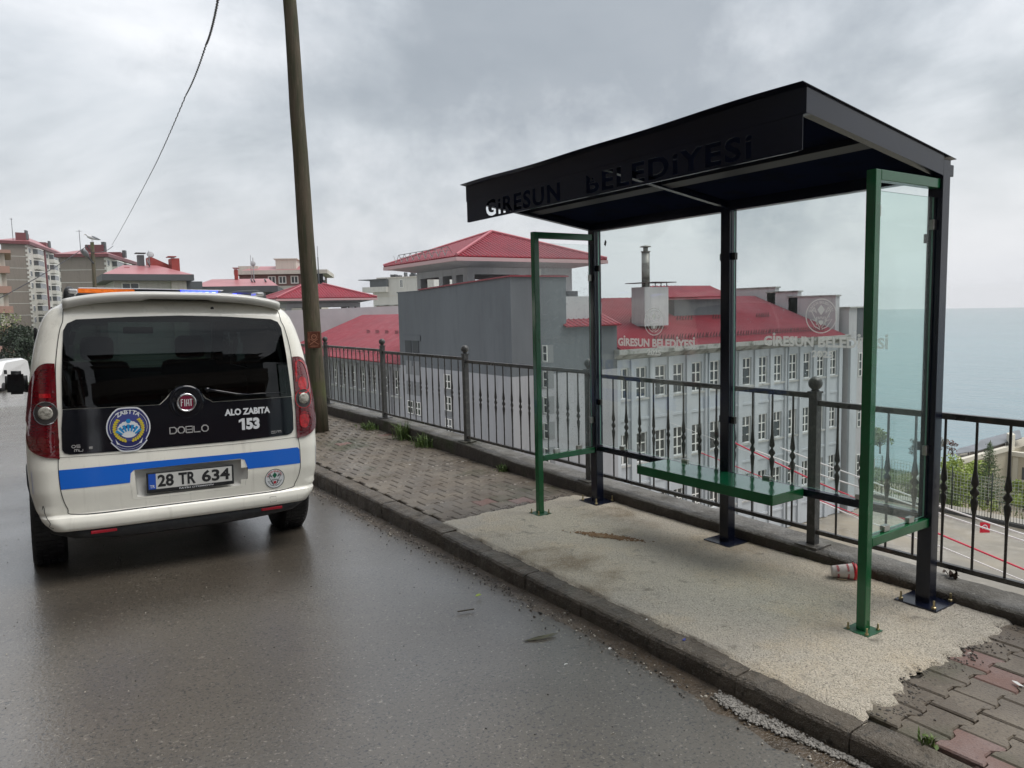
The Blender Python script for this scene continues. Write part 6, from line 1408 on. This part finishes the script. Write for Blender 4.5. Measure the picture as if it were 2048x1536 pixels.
# ================================================================ court edge, ropes, house and trees towards the sea
def cp_(u, v, z):
    a = cr * (u - 1024) + cu * (768 - v) + _f * F_PX; return CAM + a * ((z - CAM.z) / a.z)
# cream house
A = at(1917, 905, 92); C0 = ony(2018, 893, A.y); H0 = Vector((A.x, A.y, A.z))
hs = empty('cream_house', (C0.x, C0.y, -26), 'cream brick house with low grey roofs at the right edge by the sea', 'house')
HO = Vector((C0.x, C0.y, -26))
BRK = mat('cream_brick', (.52, .47, .36), .7, var=(1.5, (.46, .41, .31), .45, .65)); t = BRK.node_tree
bt = t.nodes.new('ShaderNodeTexBrick'); bt.inputs['Scale'].default_value = 1.6; bt.inputs['Color1'].default_value = (.53, .48, .37, 1); bt.inputs['Color2'].default_value = (.50, .45, .34, 1); bt.inputs['Mortar'].default_value = (.36, .33, .26, 1); bt.inputs['Mortar Size'].default_value = .03
co = [q for q in t.nodes if q.type == 'TEX_COORD'][0]; mpn = t.nodes.new('ShaderNodeMapping'); mpn.inputs['Rotation'].default_value = (R(90), 0, 0); t.links.new(co.outputs['Object'], mpn.inputs[0]); t.links.new(mpn.outputs[0], bt.inputs['Vector']); t.links.new(bt.outputs[0], t.nodes['Principled BSDF'].inputs['Base Color'])
KX = (A.x - CAM.x) / (A.y - CAM.y)
def HB(b, n, m):
    b.v = [(x + max(0, y - A.y) * KX, y, z) for x, y, z in b.v]
    o  = b.build(n, m, hs); o.location = -HO; return o
zt = C0.z; CRW = mat('cream_trim', (.60, .57, .48), .7)
b = MB(); b.box((A.x, A.y, -28), (C0.x + 14, A.y + 3, zt - .5)); b.box((C0.x, A.y - 9, -28), (C0.x + 14, A.y - .001, zt - 1.2)); HB(b, 'wall', BRK)
b = MB(); b.box((A.x - .3, A.y - .3, zt - .5), (C0.x + .6, A.y + .3, zt + .1)); b.box((A.x - .3, A.y + .3, zt - .5), (A.x + .3, A.y + 3, zt + .1)); b.box((C0.x - .35, A.y - 9.3, zt - 1.19), (C0.x + .35, A.y - .31, zt - .6)); b.box((C0.x - .6, A.y - .35, zt - .55), (C0.x + .9, A.y + .9, zt + 1.6)); HB(b, 'parapet', CRW)
SLT = mat('grey_roof_sheet', (.17, .18, .20), .45, var=(.5, (.13, .14, .15), .4, .6))
b = MB(); b.box((A.x + 2.5, A.y + .7, zt - .5), (C0.x - 1, A.y + 2, zt + .35)); HB(b, 'penthouse_wall', mat('penthouse_brown', (.16, .13, .11), .7))
b = MB()
for q in ([(A.x - .8, A.y + .9, zt + .55), (A.x + 5, A.y + .5, zt + .38), (A.x + 5.5, A.y + 2.2, zt + .6), (A.x, A.y + 2.2, zt + .6)], [(A.x + 4, A.y + .4, zt + .42), (C0.x + 4, A.y + .4, zt + .6), (C0.x + 4, A.y + 2.6, zt + .95), (A.x + 6, A.y + 2.6, zt + .85)], [(C0.x + .5, A.y - 8.8, zt - .7), (C0.x + 12, A.y - 8.8, zt - .1), (C0.x + 12, A.y - .5, zt + .6), (C0.x + 4, A.y - .5, zt + .5)]):
    P = [Vector(p) for p in q]; b.add(P + [p - Vector((0, 0, .12)) for p in P], [(0, 1, 2, 3), (7, 6, 5, 4), (0, 4, 5, 1), (1, 5, 6, 2), (2, 6, 7, 3), (3, 7, 4, 0)])
HB(b, 'roof', SLT)
b = MB(); b.tube([(A.x + .6, A.y + 1.2, zt), (A.x + .6, A.y + 1.2, zt + .5)], .06, 6); b.tube([(A.x + 3, A.y + .6, zt), (A.x + 3, A.y + .6, zt + .42)], .05, 6); HB(b, 'terrace_post', CRW)
for k in range(2):
    for z in (-4.3, -7.4):
        b = MB(); y = A.y - 2.6 - k * 3.6; b.box((C0.x - .04, y - .9, zt + z), (C0.x - .005, y + .9, zt + z + 1.7)); w_ = HB(b, 'window', WDK); b = MB(); b.box((C0.x - .09, y - .04, zt + z), (C0.x - .045, y + .04, zt + z + 1.7)); b.box((C0.x - .14, y - 1.1, zt + z - .2), (C0.x - .003, y + 1.1, zt + z - .02)); q = b.build('window_frame', CRW, w_)
    b = MB(); y = A.y - .9 - k * 3.6; b.box((C0.x - .16, y - .3, -28), (C0.x - .006, y + .3, zt - 1.3)); HB(b, 'pier', CRW)
b = MB(); q_ = ony(2030, 850, A.y + 8); b.box((q_.x, A.y + 8, zt - 2), (q_.x + 12, A.y + 16, q_.z)); HB(b, 'upper_storey', CRW)
# sports net and iron fence along the court edge
NETM = mat('pale_net_cord', (.42, .45, .38), .7); FENM = mat('dark_green_iron', (.012, .022, .014), .5)
cz = -17.25; pA = cp_(1700, 985, cz); pB = cp_(2120, 1072, cz)
nf = empty('court_fence', tuple(pA), 'dark iron fence carrying a pale sports net along the sea side of the court', 'fence'); dd = (pB - pA); LN = dd.length; dd.normalize()
k = 0; fb = MB(); 
while k * 3.2 < LN:
    p = dd * k * 3.2; b = MB(); b.tube([p, p + Vector((0, 0, 4.2))], .05, 6); b.build('post', FENM, nf); k += 1
n = int(LN / .22)
for i in range(n): p = dd * (i * .22); fb.box((p.x - .012, p.y - .012, .1), (p.x + .012, p.y + .012, 1.9))
o = fb.build('pales', FENM, nf)
b = MB(); b.beam(Vector((0, 0, .3)), dd * LN + Vector((0, 0, .3)), .04, .04); b.beam(Vector((0, 0, 1.8)), dd * LN + Vector((0, 0, 1.8)), .04, .04); b.build('fence_rail', FENM, nf)
b = MB(); n = int(LN / .28)
for i in range(n): 
    p = dd * (i * .28) + Vector((0, .06, 0)); s_ = .15 * math.sin(i * .11); b.box((p.x - .011, p.y - .011, 1.4 + s_), (p.x + .011, p.y + .011, 3.9 + s_ * .6))
for j in range(10):
    for i in range(0, n, 6):
        p = dd * (i * .28) + Vector((0, .06, 0)); q = dd * (min(i + 6, n) * .28) + Vector((0, .06, 0)); z = 1.4 + j * .277; s0, s1 = .15 * math.sin(i * .11), .15 * math.sin((i + 6) * .11); b.beam(p + Vector((0, 0, z + s0)), q + Vector((0, 0, z + s1)), .022, .022)
b.build('sports_net', NETM, nf)
b = MB(); b.beam(Vector((0, -.3, .14)), dd * LN + Vector((0, -.3, .14)), .4, .28); b.build('fence_kerb', mat('dark_kerb', (.06, .06, .058), .6), nf)
# ropes of pennants crossing above the court
ROPEW = mat('white_tape', (.80, .76, .74), .5); ROPER = mat('red_tape', (.62, .03, .07), .5)
def rope(name, label, m, P, r_):
    b = MB(); Q_ = []
    for i in range(len(P) - 1):
        for k in range(10): Q_.append(P[i].lerp(P[i + 1], k / 10))
    Q_.append(P[-1]); b.tube(Q_, r_, 6); return tag(b.build(name, m), label, 'rope', 'taut tapes crossing above the school court')
RP = lambda L: [at(*q) for q in L]
rope('court_tape', 'upper white tape running above the fence and past the school corner', ROPEW, RP([(1560, 895, 44), (1640, 926, 42), (1718, 954, 40), (1839, 998, 37), (1884, 1013.5, 36), (2048, 1069, 33), (2200, 1121, 30)]), .042)
rope('court_tape', 'second white tape, just under the upper one, holding the small red flag', ROPEW, RP([(1500, 897, 44.5), (1640, 949, 42), (1718, 974, 40), (1823, 1008.6, 37), (1884, 1028.5, 36), (2048, 1082, 33), (2200, 1133, 30)]), .045)
rope('court_tape', 'bright red tape crossing the court below the white ones', ROPER, RP([(1440, 872, 45), (1472, 887, 44), (1640, 967, 41), (1706, 994, 39), (1883, 1070, 35), (2048, 1139, 32), (2200, 1203, 30)]), .046)
rope('court_tape', 'thin red tape beneath the bench, climbing to the school wall', ROPER, RP([(1400, 905, 45), (1472, 933, 44), (1575, 975, 42), (1720, 1032, 39)]), .030)
rope('court_tape', 'lowest white tape, thin, crossing near the foot of the railing', ROPEW, RP([(1560, 968, 43), (1644, 1005, 41), (1716, 1037, 39), (1884, 1094, 35), (2016, 1149, 33), (2150, 1203, 31)]), .038)
rope('court_tape', 'faint white tape seen through the bench back towards the school windows', ROPEW, RP([(1340, 845, 46), (1500, 905, 44), (1610, 948, 42)]), .014)
FLG = mat('flag_red', (.62, .006, .03), .6); fp = at(1970, 1050, 34.6); fl = empty('small_flag', tuple(fp), 'small red flag with white crescent and star hanging from a white tape', 'flag')
rr = cr.copy(); b = MB(); b.add([Vector((0, 0, 0)) + rr * a + Vector((0, .02 * math.sin(a * 9), z)) for z in (.14, -.38) for a in (-.26, -.13, 0, .13, .26)], [(i, i + 1, i + 6, i + 5) for i in range(4)]); cl = b.build('cloth', FLG, fl)
fwd = Vector((CAM.x - fp.x, CAM.y - fp.y, 0)).normalized() * .03
d = D2(); d.line([(.13 * math.cos(R(a)) * .9, -.08 + .13 * math.sin(R(a))) for a in range(-30, 211, 20)], .04); d.disc((0, .0), .022, 6); d.mesh('crescent', WHT, lambda x, z: fwd + rr * x + Vector((0, 0, z - .04)), cl)
# vegetation by the court and shore
GB1 = 'bushes behind the court fence'
def gpt(u, v, d): p = at(u, v, d); return p
for i, (u, vt, vb, d_, cw, lf, lb, n_) in enumerate((
    (1905, 925, 1010, 78, 2.6, 'spring', 'bright spring green bush just right of the black shelter post', 3200),
    (1938, 915, 1010, 80, 2.9, 'spring', 'taller bright green sapling between the bush and the fir', 3600),
    (2046, 960, 1020, 74, 1.8, 'spring', 'green tree cut by the right edge in front of the cream house', 2400),
    (1885, 960, 1020, 74, 1.6, 'mid', 'green bush half hidden by the black shelter post', 2400),
    (1725, 930, 985, 82, 2.0, 'olive', 'olive bush beside the school corner and the green frame', 2000),
    (1815, 955, 1000, 76, 1.2, 'mid', 'low bush on the yard, in the middle of the side pane', 500))):
    top = at(u, vt, d_); bot = at(u, vb, d_); h = top.z - bot.z; tree('leafy_bush', lb, (bot.x, bot.y, bot.z), h, cw, LF[lf], n_, .16, 40 + i, GB1, .07, 'bush', 14, .1)
bot = at(1975, 1010, 76); top = at(1976, 880, 76); h = top.z - bot.z
fr_ = empty('fir_tree', tuple(bot), 'young dark fir with a bare spike top in front of the cream house', 'tree'); b = MB(); b.tube([Vector((0, 0, 0)), Vector((.05, 0, h))], [.14, .012], 6)
r0 = random.Random(9); nb = MB()
for k in range(150):
    z = h * (.06 + .90 * (k / 150)); L_b = (1 - z / h) * 2.1 * r0.uniform(.6, 1.15) + .12; a = k * 2.4; e_ = Vector((math.cos(a) * L_b, math.sin(a) * L_b, z + L_b * .32)); s0 = Vector((0, 0, z)); b.tube([s0, e_], [.02, .006], 4, 0, False)
    for q in range(int(7 + 16 * L_b)):
        t = r0.uniform(.15, 1); p = s0.lerp(e_, t); leaf_cloud(nb, lambda _: p + Vector((r0.gauss(0, .07), r0.gauss(0, .07), r0.gauss(0, .05))), 1, .10, r0, 0, .35)
b.build('trunk', BARK, fr_); nb.build('needles', LF['needle'], fr_)
# yard and shore
bot = at(1760, 905, 118); tp_ = at(1760, 862, 118); tree('shore_tree', 'lone light green round tree on the shore seen through the side pane', tuple(bot), tp_.z - bot.z, 2.4, LF['olive'], 1300, .17, 60, None, .14, 'tree', 12, .45)
for i, (u, v, lb) in enumerate(((1826, 893, 'brown leafless shrub at the water edge, inside the side pane'), (1905, 895, 'reddish dry reeds by the water left of the cream house'), (1888, 888, 'pale dry reeds right against the black post'))):
    bot = at(u, v + 16, 112); tree('dry_shrub', lb, tuple(bot), 2.3, 1.0, [BARK, mat('dry_reed', (.20, .10, .08), .8), LF['straw']][i], 260, .14, 70 + i, 'dry shrubs at the shore', .05, 'shrub', 9, .1)
gr = MB(); r0 = random.Random(12)
for k in range(9000):
    x = r0.uniform(100, 126); y = r0.uniform(34, 84); z = hland(x, y) 
    if r0.random() < .5 and x < 112: continue
    hgt = r0.uniform(.25, .7); a = r0.uniform(0, 6.28); gr.add([(x - .12 * math.cos(a), y - .12 * math.sin(a), z - .1), (x + .12 * math.cos(a), y + .12 * math.sin(a), z - .1), (x + r0.gauss(0, .12), y + r0.gauss(0, .12), z + hgt)], [(0, 1, 2)])
for k in range(900):
    x = r0.uniform(66, 90); y = r0.uniform(14, 46); z = hland(x, y); hgt = r0.uniform(.3, .8); a = r0.uniform(0, 6.28); gr.add([(x - .16 * math.cos(a), y - .16 * math.sin(a), z - .1), (x + .16 * math.cos(a), y + .16 * math.sin(a), z - .1), (x + r0.gauss(0, .15), y + r0.gauss(0, .15), z + hgt)], [(0, 1, 2)])
tag(gr.build('shore_grass', mat('shore_grass', (.16, .22, .06), .85, var=(.3, (.10, .14, .035), .4, .6))), 'green grass along the shore and behind the court fence', 'grass', kind='stuff')
struct(sheet('shore_lawn', GRASS, lin(106, 120, 6), lin(25, 95, 20), lambda x, y: hland(x, y) + .06))
# far parked car on the yard
def small_car(name, label, loc, rot, m, Lc=4.2, hc=1.5):
    c_ = empty(name, loc, label, 'car', None, rot); b = MB()
    prof = [(-.5, .28), (-.5, .62), (-.46, .72), (-.26, .76), (-.14, 1.0), (.22, 1.0), (.40, .72), (.49, .66), (.5, .28)]
    for s_ in (0,):
        vs = [(x * Lc, y, z * hc) for y in (-.85, .85) for x, z in prof]; n = len(prof); b.add(vs, [tuple(range(n)), tuple(range(n, 2 * n))[::-1]] + [(i, n + i, n + (i + 1) % n, (i + 1) % n) for i in range(n)])
    b.build('body', m, c_); b = MB(); b.box((-.12 * Lc, -.86, .78 * hc), (.24 * Lc, .86, .95 * hc)); b.build('side_glass', SDG, c_)
    for x in (-.32, .32):
        for y in (-.86, .86): b = MB(); b.tube([(x * Lc, y - .1, .3), (x * Lc, y + .1, .3)], .3, 16); b.build('wheel', TYRE, c_)
    return c_
p = at(1858, 945, 98); small_car('parked_car', 'white car parked on the yard by the shore, just left of the black post', tuple(p - Vector((0, 0, 1.3))), (0, 0, R(10)), mat('white_car_paint', (.7, .7, .7), .3))
p = at(1893, 952, 96); small_car('parked_car', 'second white car on the yard, just right of the black post', tuple(p - Vector((0, 0, 1.3))), (0, 0, R(-20)), MATS['white_car_paint'])
# ================================================================ far left: minibus and trees
q = at(-36, 789, 50); mb_ = empty('white_minibus', (q.x, q.y, q.z), 'white minibus parked up the street, cut off by the left edge of the view', 'minibus', None, (0, 0, 0))
vd = Vector((CAM.x - q.x, CAM.y - q.y, 0)).normalized(); ang = math.atan2(vd.x, -vd.y) + R(-24); mb_.rotation_euler.z = ang
MP = mat('minibus_paint', (.72, .72, .71), .3, coat=.5)
b = MB(); sec = [(-2.6, .35), (0, .35), (.05, .75), (.10, 1.05), (.55, 1.32), (1.25, 1.98), (1.7, 2.14), (5, 2.2), (5.4, 2.0), (5.5, .35)]
sec = [(0.0, .35), (-.03, .8), (.10, 1.08), (.75, 1.30), (1.35, 1.95), (1.75, 2.12), (5, 2.18), (5.4, 2.0), (5.5, .35)]
vs = []; WX = [(-.92, .25), (-.97, .08), (-.90, 0), (.90, 0), (.97, .08), (.92, .25)]
n = len(sec)
for k in range(7):
    x = -.96 + .32 * k; s_ = 1 - .10 * (abs(x) / .96) ** 6; 
    for i, (y, z) in enumerate(sec):
        tap = 1 - .14 * max(0, (z - 1.1) / 1.1); vs.append((x * tap, y + .18 * (abs(x) / .96) ** 4 * (1 if i < 6 else 0), z * (1 if z < 1.9 else s_ ** .5)))
b.add(vs, [(k * n + i, (k + 1) * n + i, (k + 1) * n + (i + 1) % n, k * n + (i + 1) % n) for k in range(6) for i in range(n)] + [tuple(range(n)), tuple(range(6 * n, 7 * n))[::-1]], 0, False); b.build('body', MP, mb_)
b = MB(); b.add([(-.80, .795, 1.36), (.80, .795, 1.36), (.70, 1.27, 1.90), (-.70, 1.27, 1.90)], [(0, 1, 2, 3)]); b.v = [(x, y - .04 + .10 * (abs(x) / .8) ** 4 * 1, z + .02) for x, y, z in b.v]; b.build('windscreen', mat('minibus_glass', (.06, .07, .075), .1, spec=.6), mb_)
b = MB()
for z in (.86, .96, 1.04): b.box((-.45, -.05, z), (.45, -.0, z + .05))
b.build('grille', LDARK, mb_); b = MB(); b.box((-.9, -.06, .36), (.9, 0.1, .58)); b.build('bumper', BLKR, mb_)
for s_ in (-1, 1):
    b = MB(); b.bbox((s_ * .72 - .16, -.03, .86), (s_ * .72 + .16, .2, 1.12), .05); b.build('headlight', CLRL, mb_)
    b = MB(); b.bbox((s_ * 1.10 - .09, 1.0, 1.25), (s_ * 1.10 + .09, 1.12, 1.55), .03); b.build('wing_mirror', BLKR, mb_)
    for y in (.95, 4.4): b = MB(); b.tube([(s_ * .78, y, .34), (s_ * .97, y, .34)], .34, 18); b.build('wheel', TYRE, mb_)
for i, (u, vt, vb, d_, cw, lf, lb, n_, lw) in enumerate((
    (42, 664, 752, 64, 2.1, 'dark', 'dark rounded evergreen tree standing left of the van, behind the minibus', 3600, .18),
    (62, 684, 765, 60, 1.8, 'dark', 'dark green shrub hiding behind the van wing mirror', 2600, .05),
    (8, 632, 700, 70, 2.1, 'olive', 'pale thin tree with sparse new leaves at the left edge', 420, .2))):
    top = at(u, vt, d_); bot = at(u, vb, d_); tree('street_tree', lb, tuple(bot), top.z - bot.z, cw, LF[lf], n_, .12, 80 + i, 'trees up the street', .12, 'tree', 13, lw)
hb = MB(); r0 = random.Random(31); a = at(-30, 775, 58); c = at(75, 765, 58)
leaf_cloud(hb, lambda r: a.lerp(c, r.random()) + Vector((r.gauss(0, .3), r.gauss(0, .3), abs(r.gauss(0, .5)))), 1500, .12, r0)
tag(hb.build('verge_plants', LF['mid']), 'low green plants along the verge beyond the minibus', 'plants', kind='stuff')
# ================================================================ litter and weeds
cup = empty('paper_cup', (-.026, .432, .052), 'crushed white paper cup with red lid and red print lying by the wall', 'cup')
ax = (Vector((.02, .386, .05)) - Vector((-.073, .477, .045))).normalized(); qm = ax.to_track_quat('Z', 'Y').to_matrix()
CUPW = mat('cup_paper', (.62, .58, .55), .5, var=(40, (.50, .46, .42), .5, .7)); CUPR = mat('cup_red', (.52, .012, .02), .35)
b = MB(); b.lathe([(.030, -.062), (.031, -.060), (.043, .040), (.0445, .043), (.043, .046)], (0, 0, 0), 28, 0, True, M=qm); bc = b.build('cup_body', CUPW, cup)
b = MB(); b.lathe([(.0465, .044), (.048, .050), (.046, .058), (.042, .066), (.038, .066), (.036, .062), (.001, .062)], (0, 0, 0), 28, 0, True, M=qm); b.build('lid', CUPR, cup)
def cupmap(x, z): r_ = .0312 + (z + .060) * .12; a = x / .04; return qm @ Vector((r_ * 1.02 * math.cos(a), r_ * 1.02 * math.sin(a), z))
d = D2(); 
for k in range(4):
    x0 = -.125 + k * .0625
    for (z, st, hh) in ((.012, "mmmlmm", .014), (-.040, "wmlm", .016)): 
        v, f, wd = text2d(st, 1.0, .03); y1 = max(p[1] for p in v); d.raw([(x0 + (p[0] / wd) * .05, z + p[1] / y1 * hh) for p in v], f)
    d.line([(x0, .033), (x0 + .0625, .033)], .0012)
d.mesh('cup_print', mat('cup_print_red', (.42, .03, .05), .5), cupmap, bc)
b = MB(); b.tube([qm @ Vector((.046 * math.cos(R(a)), .046 * math.sin(R(a)) , .052)) + Vector((0, 0, .010)) * math.sin(R(a)) for a in range(20, 161, 20)], .0020, 5); b.build('lid_strap', BLKR, cup)
b = MB(); b.tube([(-.078, .442, .018), (-.047, .400, .018)], .0042, 8); tag(b.build('cigarette_butt', mat('butt_tan', (.42, .33, .22), .8)), 'tan cigarette butt lying on the concrete base below the paper cup', 'cigarette butt')
def scrap(name, label, u, v, sz, m, z=.016, rot=0, cat='litter', asp=.5, k=6):
    p = cp_(u, v, z); r0 = random.Random(int(u)); b = MB(); P = []
    for i in range(k): a = 2 * math.pi * i / k; q = (math.cos(a) * sz * r0.uniform(.6, 1), math.sin(a) * sz * asp * r0.uniform(.6, 1)); P.append(Vector((p.x + q[0] * math.cos(rot) - q[1] * math.sin(rot), p.y + q[0] * math.sin(rot) + q[1] * math.cos(rot), p.z + r0.uniform(.001, .008))))
    b.add(P + [q + Vector((0, 0, .0015)) for q in P], [tuple(range(k))[::-1], tuple(range(k, 2 * k))] + [(i, (i + 1) % k, k + (i + 1) % k, k + i) for i in range(k)]); return tag(b.build(name, m), label, cat)
LWH = mat('litter_white', (.62, .62, .60), .5); LBL = mat('litter_blue', (.05, .06, .30), .4)
scrap('plastic_scrap', 'white bottle shaped plastic scrap on the pavers near the right edge', 2036, 1370, .030, LWH, .003, R(70), asp=.4)
scrap('wrapper', 'crumpled blue and white wrapper on the kerb edge of the concrete base', 1368, 1281, .016, LBL, .006)
scrap('paper_scrap', 'small white paper scrap at the kerb joint left of the blue wrapper', 1293, 1241, .010, LWH, .006)
scrap('paper_scrap', 'white scrap in the gutter left of the third nearest kerb joint', 1220, 1299, .014, LWH, -.085)
scrap('paper_scrap', 'small white scrap on the asphalt near the bottom centre', 1132, 1330, .013, LWH, -.07)
scrap('pebble', 'pale pebble on the asphalt low in the picture, left of the mortar spill', 1225, 1469, .010, mat('pale_stone', (.40, .38, .33), .7), -.088, cat='stone')
scrap('flat_stone', 'white flat stone at the ragged end of the concrete base on the right', 1939, 1308, .018, MATS['pale_stone'], .006, cat='stone')
scrap('leaf', 'small yellow green leaf on the wet asphalt near the kerb', 957, 1192, .026, LF['spring'], -.088, cat='leaf')
scrap('cigarette_end', 'white cigarette end in the gutter grit beside the kerb', 948, 1149, .014, LWH, -.10, R(40), cat='litter', asp=.22)
scrap('crumpled_paper', 'crumpled white paper on the pavers before the low wall', 870, 905, .05, LWH, .006)
scrap('paper_scrap', 'small white paper scrap alone in the middle of the far pavers', 820, 930, .016, LWH, .004)
b = MB(); p = cp_(932, 1222, -.088); b.beam(p - Vector((.045, -.015, -.003)), p + Vector((.045, -.01, .003)), .006, .005); tag(b.build('twig', BARK), 'short dark twig on the asphalt below the yellow green leaf', 'twig')
b = MB(); p = cp_(1080, 1272, -.09); r0 = random.Random(3)
for k in range(12): a = r0.uniform(-.25, .25); s0 = p + Vector((-.10 + k * .008, 0, .002)); b.tube([s0, s0 + Vector((.06 * math.cos(a) + .03, -.04 + .05 * math.sin(a), .004))], .0016, 4)
tag(b.build('grass_straw', mat('dull_straw', (.12, .12, .08), .8)), 'flattened wisp of dry grass on the asphalt near the bottom centre', 'straw')
WEED = mat('weed_green', (.10, .16, .03), .6, var=(8, (.05, .09, .02), .4, .6))
def weed(label, x, y, n, h, sp, seed):
    r0 = random.Random(seed); b = MB(); z = zpave(x, y) if x < .09 else wtop(y)
    for k in range(n):
        a = r0.uniform(0, 6.28); s0 = Vector((x + r0.gauss(0, sp), y + r0.gauss(0, sp * 1.3), z)); L = h * r0.uniform(.4, 1.1); o = Vector((math.cos(a), math.sin(a), 0)); wd_ = Vector((-o.y, o.x, 0)) * .0035
        if s0.x > .075 and x < .09: s0.x = .07
        m_ = s0 + o * L * .2 + Vector((0, 0, L * .6)); e_ = s0 + o * L * r0.uniform(.3, .7) + Vector((0, 0, L * r0.uniform(.6, 1)))
        b.add([s0 - wd_, s0 + wd_, m_ + wd_, m_ - wd_, e_], [(0, 1, 2, 3), (3, 2, 4)])
        if k % 3 == 0: leaf_cloud(b, lambda q: s0 + Vector((q.gauss(0, .02), q.gauss(0, .02), abs(q.gauss(0, .02)))), 2, .012, r0)
    return tag(b.build('weed_tuft', WEED), label, 'weed', 'weeds at the foot of the low wall')
weed('tall wispy weed tuft at the foot of the wall, nearer the pole', .06, 6.15, 130, .26, .045, 1)
weed('bushy grass tuft at the foot of the wall, right of the wispy one', .05, 5.62, 170, .17, .055, 2)
weed('low spreading weeds beside the base of the big pole', .04, 7.1, 200, .11, .06, 3)
weed('small weed at the wall foot behind the left green frame', .07, 4.02, 60, .09, .03, 4)
weed('little sprout at the kerb in the bottom right', -1.22, -.62, 16, .05, .01, 5)
b = MB(); p = Vector((.30, .02, wtop(.02))); leaf_cloud(b, lambda q: p + Vector((q.gauss(0, .012), q.gauss(0, .015), .012 + abs(q.gauss(0, .012)))), 26, .018, random.Random(8), 0, .6); tag(b.build('dead_leaf', mat('dead_leaf_brown', (.06, .04, .03), .8)), 'curled dead leaf on top of the low wall right of the black post', 'leaf')
# faint smoke over the flue
sm_ = bpy.data.materials.new('thin_smoke'); sm_.use_nodes = True; t = sm_.node_tree; t.nodes.clear(); o_ = t.nodes.new('ShaderNodeOutputMaterial'); vol = t.nodes.new('ShaderNodeVolumePrincipled'); vol.inputs['Color'].default_value = (.5, .5, .52, 1); vol.inputs['Density'].default_value = .10; t.links.new(vol.outputs[0], o_.inputs['Volume'])
b = MB(); b.tube([(35.6, 38.5, 6.1), (35.9, 38.3, 6.7), (36.5, 38.1, 7.5), (37.5, 37.8, 8.6)], [.25, .55, .85, .5], 12); tag(b.build('smoke', sm_), 'faint grey smoke drifting from the flue pipe on the school roof', 'smoke', kind='stuff')
# ================================================================ sea haze
hm = bpy.data.materials.new('sea_haze'); hm.use_nodes = True; t = hm.node_tree; t.nodes.clear(); o_ = t.nodes.new('ShaderNodeOutputMaterial'); vol = t.nodes.new('ShaderNodeVolumePrincipled')
vol.inputs['Color'].default_value = (1, 1, 1, 1); vol.inputs['Density'].default_value = .0002; vol.inputs['Anisotropy'].default_value = 0.2; t.links.new(vol.outputs[0], o_.inputs['Volume'])
b = MB(); b.box((-400, -2700, -45), (2700, 3100, 34)); tag(b.build('haze', hm), 'thin wet haze over the sea and the town', 'haze', kind='stuff')
